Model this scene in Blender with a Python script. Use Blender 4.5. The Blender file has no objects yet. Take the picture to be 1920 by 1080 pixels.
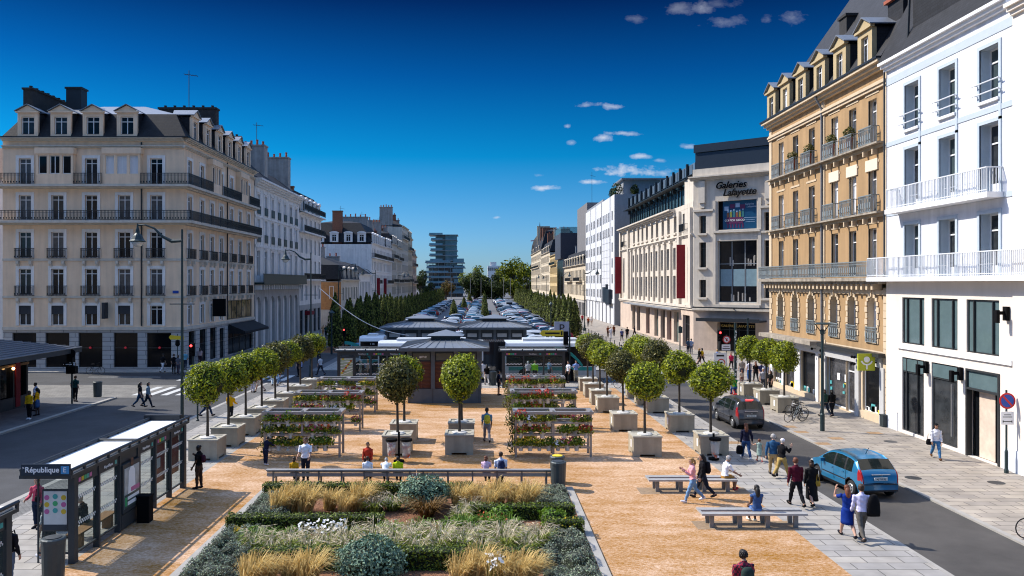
import bpy, math, random
from mathutils import Vector, Matrix
import numpy as np
R = math.radians
SC = bpy.context.scene
COL = SC.collection
rnd = random.Random(7)

# ------------------------------------------------------------------ camera, sky, sun, exposure
FPX, VX, VY, CAMH = 1500.0, 905.0, 531.0, 8.0        # focal length in photo pixels, vanishing point, eye height
cd = bpy.data.cameras.new('camera'); cam = bpy.data.objects.new('camera', cd); COL.objects.link(cam)
cam.location = (0, 0, CAMH); cam.rotation_euler = (R(90), 0, 0)
cd.sensor_width = 36; cd.lens = FPX / 1920 * 36
cd.shift_x = (960 - VX) / 1920; cd.shift_y = (VY - 540) / 1920
cd.clip_start = .5; cd.clip_end = 6000
SC.camera = cam
SUN_EL, SUN_AZ = 43.0, 159.0          # azimuth: direction towards the sun, degrees ccw from +X
W = bpy.data.worlds.new("World"); SC.world = W; W.use_nodes = True
wn, wl = W.node_tree.nodes, W.node_tree.links
bg = wn['Background']; bg.inputs['Strength'].default_value = 0.15
sky = wn.new('ShaderNodeTexSky'); sky.sky_type = 'NISHITA'; sky.sun_disc = False
sky.sun_elevation = R(SUN_EL); sky.sun_rotation = R(90 - SUN_AZ)
sky.altitude = 200; sky.air_density = 1.0; sky.dust_density = 0.6; sky.ozone_density = 4.0
sd = bpy.data.lights.new('sun', 'SUN'); sun = bpy.data.objects.new('sun', sd); COL.objects.link(sun)
sd.energy = 2.2; sd.angle = R(.5); sd.color = (1, .93, .82)
_sv = Vector((math.cos(R(SUN_EL)) * math.cos(R(SUN_AZ)), math.cos(R(SUN_EL)) * math.sin(R(SUN_AZ)), math.sin(R(SUN_EL))))
sun.rotation_euler = _sv.to_track_quat('Z', 'Y').to_euler(); sun.location = (-40, 30, 60)
SC.view_settings.view_transform = 'Standard'; SC.view_settings.look = 'None'
SC.view_settings.exposure = 1.5; SC.view_settings.gamma = 1
SC.cycles.max_bounces = 6; SC.cycles.diffuse_bounces = 3; SC.cycles.glossy_bounces = 2
SC.cycles.transmission_bounces = 4; SC.cycles.transparent_max_bounces = 12
SC.cycles.caustics_reflective = False; SC.cycles.caustics_refractive = False
SC.cycles.use_denoising = True; SC.cycles.filter_width = 1.1

def build_sky():
    """deepen the sky towards the zenith and add the small fair-weather clouds (all in sky directions)"""
    tc = wn.new('ShaderNodeTexCoord')
    gm = wn.new('ShaderNodeGamma'); gm.inputs['Gamma'].default_value = SKY_GAMMA
    wl.new(sky.outputs[0], gm.inputs[0])
    mul = wn.new('ShaderNodeMix'); mul.data_type = 'RGBA'; mul.blend_type = 'MULTIPLY'; mul.inputs[0].default_value = 1
    mul.inputs[7].default_value = SKY_TINT
    wl.new(gm.outputs[0], mul.inputs[6])
    sep = wn.new('ShaderNodeSeparateXYZ'); wl.new(tc.outputs['Generated'], sep.inputs[0])
    # a polarised band: the sky is deepest some 20 degrees up and pale again at the horizon and overhead
    rp = wn.new('ShaderNodeValToRGB'); wl.new(sep.outputs[2], rp.inputs[0]); e = rp.color_ramp.elements
    for i, (p_, c_) in enumerate(SKY_RAMP):
        q_ = e[i] if i < 2 else e.new(p_); q_.position = p_; q_.color = (*c_, 1)
    wl.new(rp.outputs[0], mul.inputs[7])
    def m(op, a, b=None, clamp=False):
        n = wn.new('ShaderNodeMath'); n.operation = op; n.use_clamp = clamp
        for i, v in enumerate((a, b)):
            if v is None: continue
            if isinstance(v, (int, float)): n.inputs[i].default_value = v
            else: wl.new(v, n.inputs[i])
        return n.outputs[0]
    # tangent-plane coordinates towards +Y
    tx = m('DIVIDE', sep.outputs[0], m('MAXIMUM', sep.outputs[1], .05))
    tz = m('DIVIDE', sep.outputs[2], m('MAXIMUM', sep.outputs[1], .05))
    cmb = wn.new('ShaderNodeCombineXYZ'); wl.new(tx, cmb.inputs[0]); wl.new(tz, cmb.inputs[1])
    def noise(sx, sy, scale, det):
        mp = wn.new('ShaderNodeMapping'); mp.inputs['Scale'].default_value = (sx, sy, 1); wl.new(cmb.outputs[0], mp.inputs[0])
        nz = wn.new('ShaderNodeTexNoise'); nz.inputs['Scale'].default_value = scale; nz.inputs['Detail'].default_value = det
        nz.inputs['Roughness'].default_value = .62
        wl.new(mp.outputs[0], nz.inputs['Vector']); return nz.outputs[0]
    n1 = noise(1, 1.6, 38, 6)
    tot = None
    for (px, py, w, h, s) in CLOUDS:
        cx, cz = (px - VX) / FPX, (VY - py) / FPX
        dx = m('DIVIDE', m('SUBTRACT', tx, cx), w / FPX); dz = m('DIVIDE', m('SUBTRACT', tz, cz), h / FPX)
        d = m('SQRT', m('ADD', m('MULTIPLY', dx, dx), m('MULTIPLY', dz, dz)))
        # ragged edge: distance + noise
        v = m('SUBTRACT', m('ADD', m('MULTIPLY', n1, 4.2), -.95), m('MULTIPLY', d, 1.15))
        e = m('MULTIPLY', m('MULTIPLY', v, .75, True), s)
        tot = e if tot is None else m('MAXIMUM', tot, e)
    fac = m('MULTIPLY', tot, m('GREATER_THAN', sep.outputs[1], .1))
    mix = wn.new('ShaderNodeMix'); mix.data_type = 'RGBA'; mix.inputs[7].default_value = CLOUD_COL
    wl.new(fac, mix.inputs[0]); wl.new(mul.outputs[2], mix.inputs[6]); wl.new(mix.outputs[2], bg.inputs[0])
SKY_RAMP = [(0.0, (.15, .22, .32)), (.055, (.10, .20, .315)), (.155, (.003, .15, .245)), (.25, (.001, .07, .158)), (.335, (.001, .018, .059)), (.45, (.12, .18, .3)), (.62, (1, .97, .93)), (1.0, (1, .97, .93))]
SKY_GAMMA = 1.0; SKY_TINT = (1, 1, 1, 1); CLOUD_COL = (1.8, 1.9, 2.15, 1)
CLOUDS = [(1275, 14, 40, 12, .2), (1315, 16, 30, 14, .28), (1365, 40, 44, 11, .18), (1440, 35, 12, 9, .16), (1488, 32, 25, 11, .2), (1350, 8, 40, 9, .12),
          (1190, 36, 20, 8, .16), (1100, 197, 26, 6, .62), (1148, 200, 20, 6, .62), (1063, 237, 9, 5, .5), (1132, 258, 22, 7, .72),
          (1165, 250, 34, 5, .6), (1072, 268, 9, 5, .4), (1205, 293, 22, 5, .62), (1288, 275, 26, 5, .5), (1182, 319, 62, 11, 1.0),
          (1112, 341, 28, 5, .8), (1022, 353, 25, 5, .75), (1010, 329, 12, 4, .3), (1237, 301, 12, 4, .4), (932, 408, 9, 3, .55), (1246, 325, 20, 8, .5)]
build_sky()

# ------------------------------------------------------------------ helpers
def G(px, py, z=0.0):
    """ground point of the photograph (height z)"""
    Y = FPX * (CAMH - z) / (py - VY)
    return Vector(((px - VX) / FPX * Y, Y, z))
def lin(h):
    h = h.lstrip('#'); c = [int(h[i:i+2], 16) / 255 for i in (0, 2, 4)]
    return tuple(x / 12.92 if x <= .04045 else ((x + .055) / 1.055) ** 2.4 for x in c)

M = {}
def mat(name, col, rough=.7, metal=0.0, var=.12, scale=3.0, bump=0.0, bscale=40.0, spec=.4, island=0.0, tint=None, emit=None, trans=0.0, stains=0.0):
    m_ = bpy.data.materials.new(name); m_.use_nodes = True; M[name] = m_
    nt = m_.node_tree; n, l = nt.nodes, nt.links
    b = n['Principled BSDF']
    b.inputs['Roughness'].default_value = rough; b.inputs['Metallic'].default_value = metal
    b.inputs['Specular IOR Level'].default_value = spec
    out = None
    tc = n.new('ShaderNodeTexCoord')
    base = n.new('ShaderNodeRGB'); base.outputs[0].default_value = (*col, 1); out = base.outputs[0]
    def hsv(src, fac, amt, sat=0.0):
        """vary value by fac in 0..1 around .5"""
        mr = n.new('ShaderNodeMapRange'); mr.inputs[3].default_value = 1 - amt; mr.inputs[4].default_value = 1 + amt
        l.new(fac, mr.inputs[0])
        h = n.new('ShaderNodeHueSaturation'); l.new(mr.outputs[0], h.inputs['Value']); l.new(src, h.inputs['Color'])
        return h.outputs[0]
    if island:
        g = n.new('ShaderNodeNewGeometry')
        if tint:
            mx = n.new('ShaderNodeMix'); mx.data_type = 'RGBA'; mx.inputs[7].default_value = (*tint, 1)
            cr = n.new('ShaderNodeMath'); cr.operation = 'POWER'; cr.inputs[1].default_value = 1.5
            l.new(g.outputs['Random Per Island'], cr.inputs[0]); l.new(cr.outputs[0], mx.inputs[0]); l.new(out, mx.inputs[6]); out = mx.outputs[2]
        out = hsv(out, g.outputs['Random Per Island'], island)
    if var:
        nz = n.new('ShaderNodeTexNoise'); nz.inputs['Scale'].default_value = scale; nz.inputs['Detail'].default_value = 5
        nz.inputs['Roughness'].default_value = .65
        l.new(tc.outputs['Object'], nz.inputs['Vector'])
        mr = n.new('ShaderNodeMapRange'); mr.inputs[1].default_value = .3; mr.inputs[2].default_value = .7
        l.new(nz.outputs[0], mr.inputs[0])
        out = hsv(out, mr.outputs[0], var)
    if stains:
        mp = n.new('ShaderNodeMapping'); mp.inputs['Scale'].default_value = (1.3, 1.3, .12); l.new(tc.outputs['Object'], mp.inputs[0])
        nz = n.new('ShaderNodeTexNoise'); nz.inputs['Scale'].default_value = 1.6; nz.inputs['Detail'].default_value = 6
        l.new(mp.outputs[0], nz.inputs['Vector'])
        mr = n.new('ShaderNodeMapRange'); mr.inputs[1].default_value = .35; mr.inputs[2].default_value = .65
        l.new(nz.outputs[0], mr.inputs[0]); out = hsv(out, mr.outputs[0], stains)
    l.new(out, b.inputs['Base Color'])
    if bump:
        nz = n.new('ShaderNodeTexNoise'); nz.inputs['Scale'].default_value = bscale; nz.inputs['Detail'].default_value = 4
        l.new(tc.outputs['Object'], nz.inputs['Vector'])
        bp = n.new('ShaderNodeBump'); bp.inputs['Strength'].default_value = bump; bp.inputs['Distance'].default_value = .05
        l.new(nz.outputs[0], bp.inputs['Height']); l.new(bp.outputs[0], b.inputs['Normal'])
    if emit:
        b.inputs['Emission Color'].default_value = (*emit[0], 1); b.inputs['Emission Strength'].default_value = emit[1]
    if trans:
        # thin leaf: part of the light goes through
        t = n.new('ShaderNodeBsdfTranslucent'); l.new(out, t.inputs['Color'])
        mx = n.new('ShaderNodeMixShader'); mx.inputs[0].default_value = trans
        l.new(b.outputs[0], mx.inputs[1]); l.new(t.outputs[0], mx.inputs[2])
        l.new(mx.outputs[0], n['Material Output'].inputs[0])
    return m_

def glass(name, tintc, opacity, rough=.03):
    m_ = bpy.data.materials.new(name); m_.use_nodes = True; M[name] = m_
    n, l = m_.node_tree.nodes, m_.node_tree.links
    b = n['Principled BSDF']; b.inputs['Base Color'].default_value = (*tintc, 1); b.inputs['Roughness'].default_value = rough
    t = n.new('ShaderNodeBsdfTransparent'); t.inputs[0].default_value = (.9, .95, .95, 1)
    mx = n.new('ShaderNodeMixShader'); mx.inputs[0].default_value = opacity
    l.new(t.outputs[0], mx.inputs[1]); l.new(b.outputs[0], mx.inputs[2]); l.new(mx.outputs[0], n['Material Output'].inputs[0])
    return m_

def brickmat(name, c1, c2, mortar, bw, bh, ms=.015, rough=.75, vertical=False, var=.15, scale=2.0, offset=.5, bump=.3, rot=0.0):
    """slabs or bricks laid in object space, width bw, height bh in metres; vertical: on walls"""
    m_ = bpy.data.materials.new(name); m_.use_nodes = True; M[name] = m_
    n, l = m_.node_tree.nodes, m_.node_tree.links
    b = n['Principled BSDF']; b.inputs['Roughness'].default_value = rough; b.inputs['Specular IOR Level'].default_value = .3
    tc = n.new('ShaderNodeTexCoord'); vec = tc.outputs['Object']
    if vertical:
        sp = n.new('ShaderNodeSeparateXYZ'); l.new(vec, sp.inputs[0])
        ad = n.new('ShaderNodeMath'); ad.operation = 'ADD'; l.new(sp.outputs[0], ad.inputs[0]); l.new(sp.outputs[1], ad.inputs[1])
        cb = n.new('ShaderNodeCombineXYZ'); l.new(ad.outputs[0], cb.inputs[0]); l.new(sp.outputs[2], cb.inputs[1]); vec = cb.outputs[0]
    mp = n.new('ShaderNodeMapping'); mp.inputs['Rotation'].default_value = (0, 0, rot); l.new(vec, mp.inputs[0])
    br = n.new('ShaderNodeTexBrick'); l.new(mp.outputs[0], br.inputs['Vector'])
    br.inputs['Color1'].default_value = (*c1, 1); br.inputs['Color2'].default_value = (*c2, 1); br.inputs['Mortar'].default_value = (*mortar, 1)
    br.inputs['Scale'].default_value = 1; br.inputs['Mortar Size'].default_value = ms; br.inputs['Brick Width'].default_value = bw; br.inputs['Row Height'].default_value = bh
    br.offset = offset; br.inputs['Bias'].default_value = 0
    nz = n.new('ShaderNodeTexNoise'); nz.inputs['Scale'].default_value = scale; nz.inputs['Detail'].default_value = 6; l.new(tc.outputs['Object'], nz.inputs['Vector'])
    mr = n.new('ShaderNodeMapRange'); mr.inputs[1].default_value = .3; mr.inputs[2].default_value = .7; mr.inputs[3].default_value = 1 - var; mr.inputs[4].default_value = 1 + var
    l.new(nz.outputs[0], mr.inputs[0])
    h = n.new('ShaderNodeHueSaturation'); l.new(mr.outputs[0], h.inputs['Value']); l.new(br.outputs[0], h.inputs['Color']); l.new(h.outputs[0], b.inputs['Base Color'])
    if bump:
        bp = n.new('ShaderNodeBump'); bp.inputs['Strength'].default_value = bump; bp.inputs['Distance'].default_value = .01; bp.invert = True
        l.new(br.outputs['Fac'], bp.inputs['Height']); l.new(bp.outputs[0], b.inputs['Normal'])
    return m_

class Fr:
    """facade frame: u along the wall (seen from outside, left to right), z up, d outwards"""
    def __init__(s, O, n):
        n = Vector((n[0], n[1], 0)).normalized(); s.O = Vector((O[0], O[1], 0)); s.n = n; s.u = Vector((-n.y, n.x, 0))
        s.rot = math.atan2(s.u.y, s.u.x)
    def p(s, u, z, d=0.0):
        q = s.O + s.u * u + s.n * d; return (q.x, q.y, z)

class MB:
    def __init__(s): s.v = []; s.f = []; s.m = []
    def add(s, vs, fs, m=0):
        k = len(s.v); s.v.extend([tuple(x) for x in vs]); s.f.extend([tuple(i + k for i in f) for f in fs]); s.m.extend([m] * len(fs))
    def quad(s, a, b, c, d, m=0): s.add([a, b, c, d], [(0, 1, 2, 3)], m)
    def poly(s, pts, m=0): s.add(pts, [tuple(range(len(pts)))], m)
    def hexa(s, p, m=0):
        s.add(p, [(0, 3, 2, 1), (4, 5, 6, 7), (0, 1, 5, 4), (1, 2, 6, 5), (2, 3, 7, 6), (3, 0, 4, 7)], m)
    def box(s, x0, x1, y0, y1, z0, z1, m=0):
        s.hexa([(x0, y0, z0), (x1, y0, z0), (x1, y1, z0), (x0, y1, z0), (x0, y0, z1), (x1, y0, z1), (x1, y1, z1), (x0, y1, z1)], m)
    def fbox(s, F, u0, u1, z0, z1, d0, d1, m=0):
        p = F.p
        s.hexa([p(u0, z0, d1), p(u1, z0, d1), p(u1, z0, d0), p(u0, z0, d0), p(u0, z1, d1), p(u1, z1, d1), p(u1, z1, d0), p(u0, z1, d0)], m)
    def rbox(s, c, sx, sy, sz, rot=0.0, m=0, z0=None):
        """box centred at c (z0: base) turned by rot"""
        ca, sa = math.cos(rot), math.sin(rot); out = []
        zb = c[2] - sz / 2 if z0 is None else z0
        for z in (zb, zb + sz):
            for (x, y) in ((-sx/2, -sy/2), (sx/2, -sy/2), (sx/2, sy/2), (-sx/2, sy/2)):
                out.append((c[0] + x * ca - y * sa, c[1] + x * sa + y * ca, z))
        s.hexa(out, m)
    def tube(s, pts, r, n=6, m=0, cap=True):
        pts = [Vector(p) for p in pts]; rs = r if isinstance(r, (list, tuple)) else [r] * len(pts)
        k = len(s.v); nrm = None
        for i, p in enumerate(pts):
            t = (pts[min(i + 1, len(pts) - 1)] - pts[max(i - 1, 0)])
            t = t.normalized() if t.length > 1e-9 else Vector((0, 0, 1))
            if nrm is None:
                nrm = t.orthogonal().normalized()
            else:
                nrm = (nrm - t * nrm.dot(t)); nrm = nrm.normalized() if nrm.length > 1e-6 else t.orthogonal().normalized()
            b = t.cross(nrm)
            for j in range(n):
                a = 2 * math.pi * j / n; q = p + (nrm * math.cos(a) + b * math.sin(a)) * rs[i]; s.v.append(tuple(q))
        for i in range(len(pts) - 1):
            for j in range(n):
                s.f.append((k + i * n + j, k + i * n + (j + 1) % n, k + (i + 1) * n + (j + 1) % n, k + (i + 1) * n + j)); s.m.append(m)
        if cap:
            s.f.append(tuple(k + j for j in range(n))[::-1]); s.m.append(m)
            e = k + (len(pts) - 1) * n; s.f.append(tuple(e + j for j in range(n))); s.m.append(m)
    def lathe(s, prof, c=(0, 0, 0), n=12, m=0, sx=1.0, sy=1.0):
        k = len(s.v)
        for (r, z) in prof:
            for j in range(n):
                a = 2 * math.pi * j / n; s.v.append((c[0] + r * sx * math.cos(a), c[1] + r * sy * math.sin(a), c[2] + z))
        for i in range(len(prof) - 1):
            for j in range(n):
                s.f.append((k + i*n + j, k + i*n + (j+1) % n, k + (i+1)*n + (j+1) % n, k + (i+1)*n + j)); s.m.append(m)
        s.f.append(tuple(k + j for j in range(n))[::-1]); s.m.append(m)
        e = k + (len(prof) - 1) * n; s.f.append(tuple(e + j for j in range(n))); s.m.append(m)
    def ball(s, c, r, m=0, n=10, rings=6, sx=1, sy=1, sz=1):
        prof = [(max(1e-3, math.sin(math.pi * i / rings)) * r, -math.cos(math.pi * i / rings) * r * sz) for i in range(rings + 1)]
        s.lathe(prof, c, n, m, sx, sy)
    def prism(s, poly, F, d0, d1, m=0):
        """polygon of (u,z) extruded from depth d0 to d1 of frame F"""
        n = len(poly); a = [F.p(u, z, d1) for u, z in poly]; b = [F.p(u, z, d0) for u, z in poly]
        s.add(a + b, [tuple(range(n)), tuple(range(2 * n - 1, n - 1, -1))] + [(i, n + i, n + (i + 1) % n, (i + 1) % n) for i in range(n)], m)
    def extr(s, poly, z0, z1, m=0):
        n = len(poly); a = [(x, y, z0) for x, y in poly]; b = [(x, y, z1) for x, y in poly]
        s.add(a + b, [tuple(range(n - 1, -1, -1)), tuple(range(n, 2 * n))] + [(i, (i + 1) % n, n + (i + 1) % n, n + i) for i in range(n)], m)
    def mesh(s, name, mats, origin=(0, 0, 0), smooth=False):
        me = bpy.data.meshes.new(name); o = origin
        me.from_pydata([(v[0] - o[0], v[1] - o[1], v[2] - o[2]) for v in s.v], [], s.f)
        for x in ([mats] if isinstance(mats, str) else mats): me.materials.append(M[x])
        if len(s.f): me.polygons.foreach_set('material_index', s.m)
        if smooth: me.polygons.foreach_set('use_smooth', [True] * len(s.f))
        me.update(); return me
    def build(s, name, mats, parent=None, origin=None, smooth=False):
        """links the shapes as ONE mesh object; parent: verts are given in the frame of `origin` (default the parent's own world location)"""
        if origin is None: origin = wloc(parent) if parent else (0, 0, 0)
        return link(name, s.mesh(name, mats, origin, smooth), parent)
def wloc(o):
    v = Vector((0, 0, 0))
    while o is not None: v = v + o.location; o = o.parent
    return v
def link(name, data, parent=None, loc=(0, 0, 0), rz=0.0):
    o = bpy.data.objects.new(name, data); COL.objects.link(o); o.location = loc; o.rotation_euler.z = rz
    if parent: o.parent = parent
    return o
def tag(o, label=None, cat=None, group=None, kind=None):
    if label: o['label'] = label
    if cat: o['category'] = cat
    if group: o['group'] = group
    if kind: o['kind'] = kind
    return o
def empty(name, loc=(0, 0, 0), rz=0.0, label=None, cat=None, group=None):
    o = bpy.data.objects.new(name, None); COL.objects.link(o); o.location = loc; o.rotation_euler.z = rz; o.empty_display_size = .2
    return tag(o, label, cat, group)
KIDS = {}
def kids(o):
    return [c for c in o.children]
def copy_tree(o, parent=None):
    c = o.copy(); COL.objects.link(c)
    if parent is not None: c.parent = parent
    for ch in list(o.children): copy_tree(ch, c)
    return c
def copy_at(o, loc, rz=0.0, label=None, scale=None):
    c = copy_tree(o); c.location = loc; c.rotation_euler.z = rz
    if label: c['label'] = label
    if scale: c.scale = scale if isinstance(scale, (tuple, list)) else (scale,) * 3
    return c
ORD = ['first', 'second', 'third', 'fourth', 'fifth', 'sixth', 'seventh', 'eighth', 'ninth', 'tenth', 'eleventh', 'twelfth', 'thirteenth', 'fourteenth', 'fifteenth', 'sixteenth',
       'seventeenth', 'eighteenth', 'nineteenth', 'twentieth'] + ['%s-%s' % (t, o) for t in ('twenty', 'thirty', 'forty', 'fifty', 'sixty', 'seventy') for o in
       ('first', 'second', 'third', 'fourth', 'fifth', 'sixth', 'seventh', 'eighth', 'ninth', 'tenth')]
# ------------------------------------------------------------------ materials
mat('asphalt', (.042, .043, .047), .85, var=.35, scale=.35, bump=.25, bscale=60)
mat('asphalt_new', (.032, .034, .04), .85, var=.2, scale=.5, bump=.2, bscale=60)
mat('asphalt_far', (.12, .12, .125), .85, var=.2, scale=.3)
brickmat('slab', (.36, .33, .29), (.29, .275, .26), (.12, .11, .1), 1.05, .52, .018, var=.16, scale=1.4, rot=R(0))
brickmat('slab_warm', (.36, .315, .26), (.27, .24, .21), (.12, .1, .085), .95, .48, .018, var=.2, scale=.9)
brickmat('cobble', (.2, .19, .18), (.14, .135, .13), (.06, .06, .055), .2, .12, .012, var=.2, scale=2)
mat('kerb', (.33, .31, .28), .8, var=.15, scale=2)
mat('chim_dark', (.035, .033, .033), .9, var=.3, scale=2)
mat('paint_white', (.5, .5, .48), .7, var=.15, scale=3)
def sandmat():
    m_ = mat('sand', (.455, .272, .145), .95, var=.0, bump=.5, bscale=30, spec=.1)
    n, l = m_.node_tree.nodes, m_.node_tree.links; b = n['Principled BSDF']
    tc = n['Texture Coordinate']; src = b.inputs['Base Color'].links[0].from_socket
    for sc, amt, det, st in ((.16, .3, 6, (.6, 1, 1)), (1.6, .24, 8, (.45, 1, 1)), (14, .34, 4, (.6, 1, 1))):
        mp = n.new('ShaderNodeMapping'); mp.inputs['Scale'].default_value = st; l.new(tc.outputs['Object'], mp.inputs[0])
        nz = n.new('ShaderNodeTexNoise'); nz.inputs['Scale'].default_value = sc; nz.inputs['Detail'].default_value = det; nz.inputs['Roughness'].default_value = .7
        l.new(mp.outputs[0], nz.inputs['Vector'])
        mr = n.new('ShaderNodeMapRange'); mr.inputs[1].default_value = .3; mr.inputs[2].default_value = .7; mr.inputs[3].default_value = 1 - amt; mr.inputs[4].default_value = 1 + amt
        l.new(nz.outputs[0], mr.inputs[0]); h = n.new('ShaderNodeHueSaturation'); l.new(mr.outputs[0], h.inputs['Value'])
        sr = n.new('ShaderNodeMapRange'); sr.inputs[1].default_value = .3; sr.inputs[2].default_value = .7; sr.inputs[3].default_value = 1 + amt * .8; sr.inputs[4].default_value = 1 - amt * .8
        l.new(nz.outputs[0], sr.inputs[0]); l.new(sr.outputs[0], h.inputs['Saturation'])
        l.new(src, h.inputs['Color']); src = h.outputs[0]
    l.new(src, b.inputs['Base Color'])
sandmat()
mat('mulch', (.22, .11, .065), .95, var=.5, scale=18, bump=.8, bscale=25, spec=.1)
mat('stucco', (.85, .625, .435), .9, var=.06, scale=.8, bump=.1, stains=.07)
mat('stone_white', (.80, .76, .72), .8, var=.08, scale=1.2, stains=.08)
mat('stone_cream', (.60, .535, .45), .8, var=.08, scale=1.0, stains=.08)
mat('stone_pink', (.54, .43, .35), .8, var=.12, scale=.9, stains=.05)
mat('stone_grey', (.42, .40, .38), .85, var=.12, scale=1, stains=.1)
mat('tuffeau', (.56, .48, .36), .85, var=.14, scale=.6, stains=.16)
mat('white_paint', (.82, .82, .83), .7, var=.03, scale=1, stains=.03)
mat('wall_white', (.70, .71, .75), .75, var=.05, scale=.5, stains=.10)
mat('blue_grey', (.46, .53, .6), .7, var=.04)
mat('ochre', (.375, .24, .12), .9, var=.07, scale=.8, bump=.1, stains=.1)
mat('ochre_trim', (.58, .46, .32), .8, var=.07, scale=1, stains=.06)
mat('travertine', (.74, .67, .60), .65, var=.035, scale=1.5, stains=.03)
brickmat('rustic', (.5, .485, .47), (.44, .43, .42), (.2, .19, .19), 2.2, .42, .03, vertical=True, var=.07)
brickmat('orange_brick', (.5, .23, .07), (.42, .17, .05), (.3, .2, .12), .25, .08, .012, vertical=True, var=.15, bump=0)
brickmat('slate', (.017, .018, .023), (.011, .012, .016), (.006, .006, .007), .3, .16, .012, rough=.7, vertical=True, var=.25)
mat('zinc', (.22, .235, .26), .45, metal=.35, var=.12, scale=2)
mat('zinc_light', (.36, .38, .41), .4, metal=.4, var=.1, scale=2)
mat('dark_metal', (.022, .026, .032), .45, metal=.2, var=.1)
mat('green_metal', (.012, .03, .03), .5, metal=.1, var=.1)
mat('grey_metal', (.2, .21, .22), .4, metal=.5, var=.1)
mat('alu', (.5, .5, .5), .35, metal=.6, var=.08)
mat('iron_black', (.012, .013, .015), .5, var=.1)
mat('iron_grey', (.2, .235, .25), .55, var=.15)
mat('iron_white', (.66, .69, .73), .5, var=.05)
mat('frame_white', (.72, .72, .72), .5, var=.04)
mat('frame_grey', (.28, .32, .36), .5, var=.05)
mat('frame_dark', (.03, .033, .036), .4, var=.05)
mat('win_dark', (.008, .009, .012), .08, var=.3, scale=1.2, spec=.25)
mat('win_curtain', (.10, .10, .105), .18, var=.45, scale=1.1, spec=.3)
mat('win_mid', (.03, .034, .038), .08, var=.5, scale=1.2, spec=.35)
mat('win_blue', (.05, .1, .13), .05, var=.2, scale=1, spec=.8)
mat('blind_white', (.66, .66, .68), .6, var=.03)
mat('blind_dark', (.03, .034, .042), .7, var=.1)
mat('blind_cream', (.74, .64, .5), .7, var=.03)
mat('shop_dark', (.006, .007, .009), .1, var=.3, scale=.8, spec=.2)
mat('shop_glow', (.25, .16, .09), .2, var=.5, scale=2)
mat('awning_black', (.012, .012, .014), .8, var=.1)
mat('fascia', (.50, .5, .5), .5, var=.04)
mat('brick_chim', (.24, .1, .06), .9, var=.25, scale=4)
brickmat('brick_gold', (.62, .26, .035), (.45, .16, .02), (.2, .1, .04), .22, .07, .012, vertical=True, var=.2, bump=0)
mat('terracotta', (.32, .085, .045), .8, var=.2, scale=5)
mat('chim_grey', (.32, .3, .28), .9, var=.15, scale=1.5, stains=.15)
mat('red_banner', (.2, .004, .013), .7, var=.06)
mat('red', (.55, .01, .012), .4, var=.05)
mat('yellow', (.75, .55, .03), .5, var=.05)
mat('lime_sign', (.42, .45, .02), .5, var=.04)
mat('black', (.005, .005, .006), .8, var=0, spec=.1)
mat('text_white', (.85, .85, .85), .5, var=0)
mat('text_black', (.01, .01, .01), .6, var=0)
mat('text_gold', (.55, .4, .12), .4, var=0)
mat('sign_blue', (.01, .06, .35), .45, var=0)
mat('sign_lightblue', (.05, .25, .5), .45, var=0)
glass('glass_clear', (.05, .08, .08), .2)
glass('glass_dark', (.015, .02, .024), .5)
glass('glass_green', (.1, .22, .22), .45)
mat('red_lamp', (.4, .02, .03), .4, emit=((.9, .05, .08), .06)); mat('shop_gold', (.3, .2, .1), .08, var=.9, scale=.8, spec=.7)
mat('terracotta_dull', (.16, .1, .075), .9, var=.25, scale=3)
mat('win_teal', (.10, .15, .16), .08, var=.12, scale=1.2, spec=.5); mat('win_teal_dark', (.05, .07, .075), .08, var=.2, scale=1); mat('win_shop', (.05, .05, .055), .08, var=.6, scale=2, spec=.6)
mat('travertine_in', (.62, .5, .4), .6, var=.15, scale=2); mat('blue_grey_light', (.6, .63, .68), .7, var=.06); mat('stone_bright', (.80, .73, .65), .75, var=.04)
mat('stone_dirty', (.3, .26, .21), .9, var=.35, scale=2, stains=.2); mat('ochre_light', (.45, .35, .2), .9, var=.08); mat('brick_dark', (.03, .028, .028), .9, var=.2); mat('sign_teal', (.1, .4, .42), .5)
brickmat('slate_fine', (.026, .026, .03), (.019, .019, .022), (.01, .01, .011), .28, .15, .01, rough=.6, vertical=True, var=.2)
mat('win_frost', (.2, .3, .35), .25, var=.1); mat('poster_blue', (.008, .06, .14), .3, var=.1); mat('poster_purple', (.10, .018, .075), .4); mat('poster_rust', (.22, .08, .04), .4); mat('poster_green', (.2, .22, .05), .4)
mat('poster_teal', (.03, .15, .17), .4); mat('poster_pale', (.3, .4, .55), .4); mat('attic_panel', (.13, .18, .24), .3, metal=.2, var=.08); mat('navy_metal', (.022, .035, .055), .4, metal=.3, var=.08)
mat('shop_tint', (.2, .24, .22), .12, var=.5, scale=1.2, spec=.6); mat('shop_warm', (.14, .06, .05), .15, var=.5, scale=1)
mat('modern_white', (.62, .63, .66), .7, var=.04, stains=.06)
mat('modern_grey', (.26, .27, .29), .7, var=.08, stains=.05)
mat('grey_blank', (.17, .165, .17), .9, var=.1, stains=.1)
mat('grey_clad', (.2, .2, .2), .6, var=.1); mat('black_clad', (.05, .045, .055), .5, var=.15)
mat('tuffeau_gold', (.55, .42, .22), .85, var=.14, scale=.6, stains=.14)
mat('crane_pink', (.5, .2, .22), .6)
mat('tower_glass', (.03, .07, .1), .1, var=.3, scale=.25, spec=.7); mat('tower_slab', (.22, .27, .3), .6, var=.1); mat('tower_rail', (.10, .22, .28), .15, var=.35, scale=.2, spec=.8)
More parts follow.
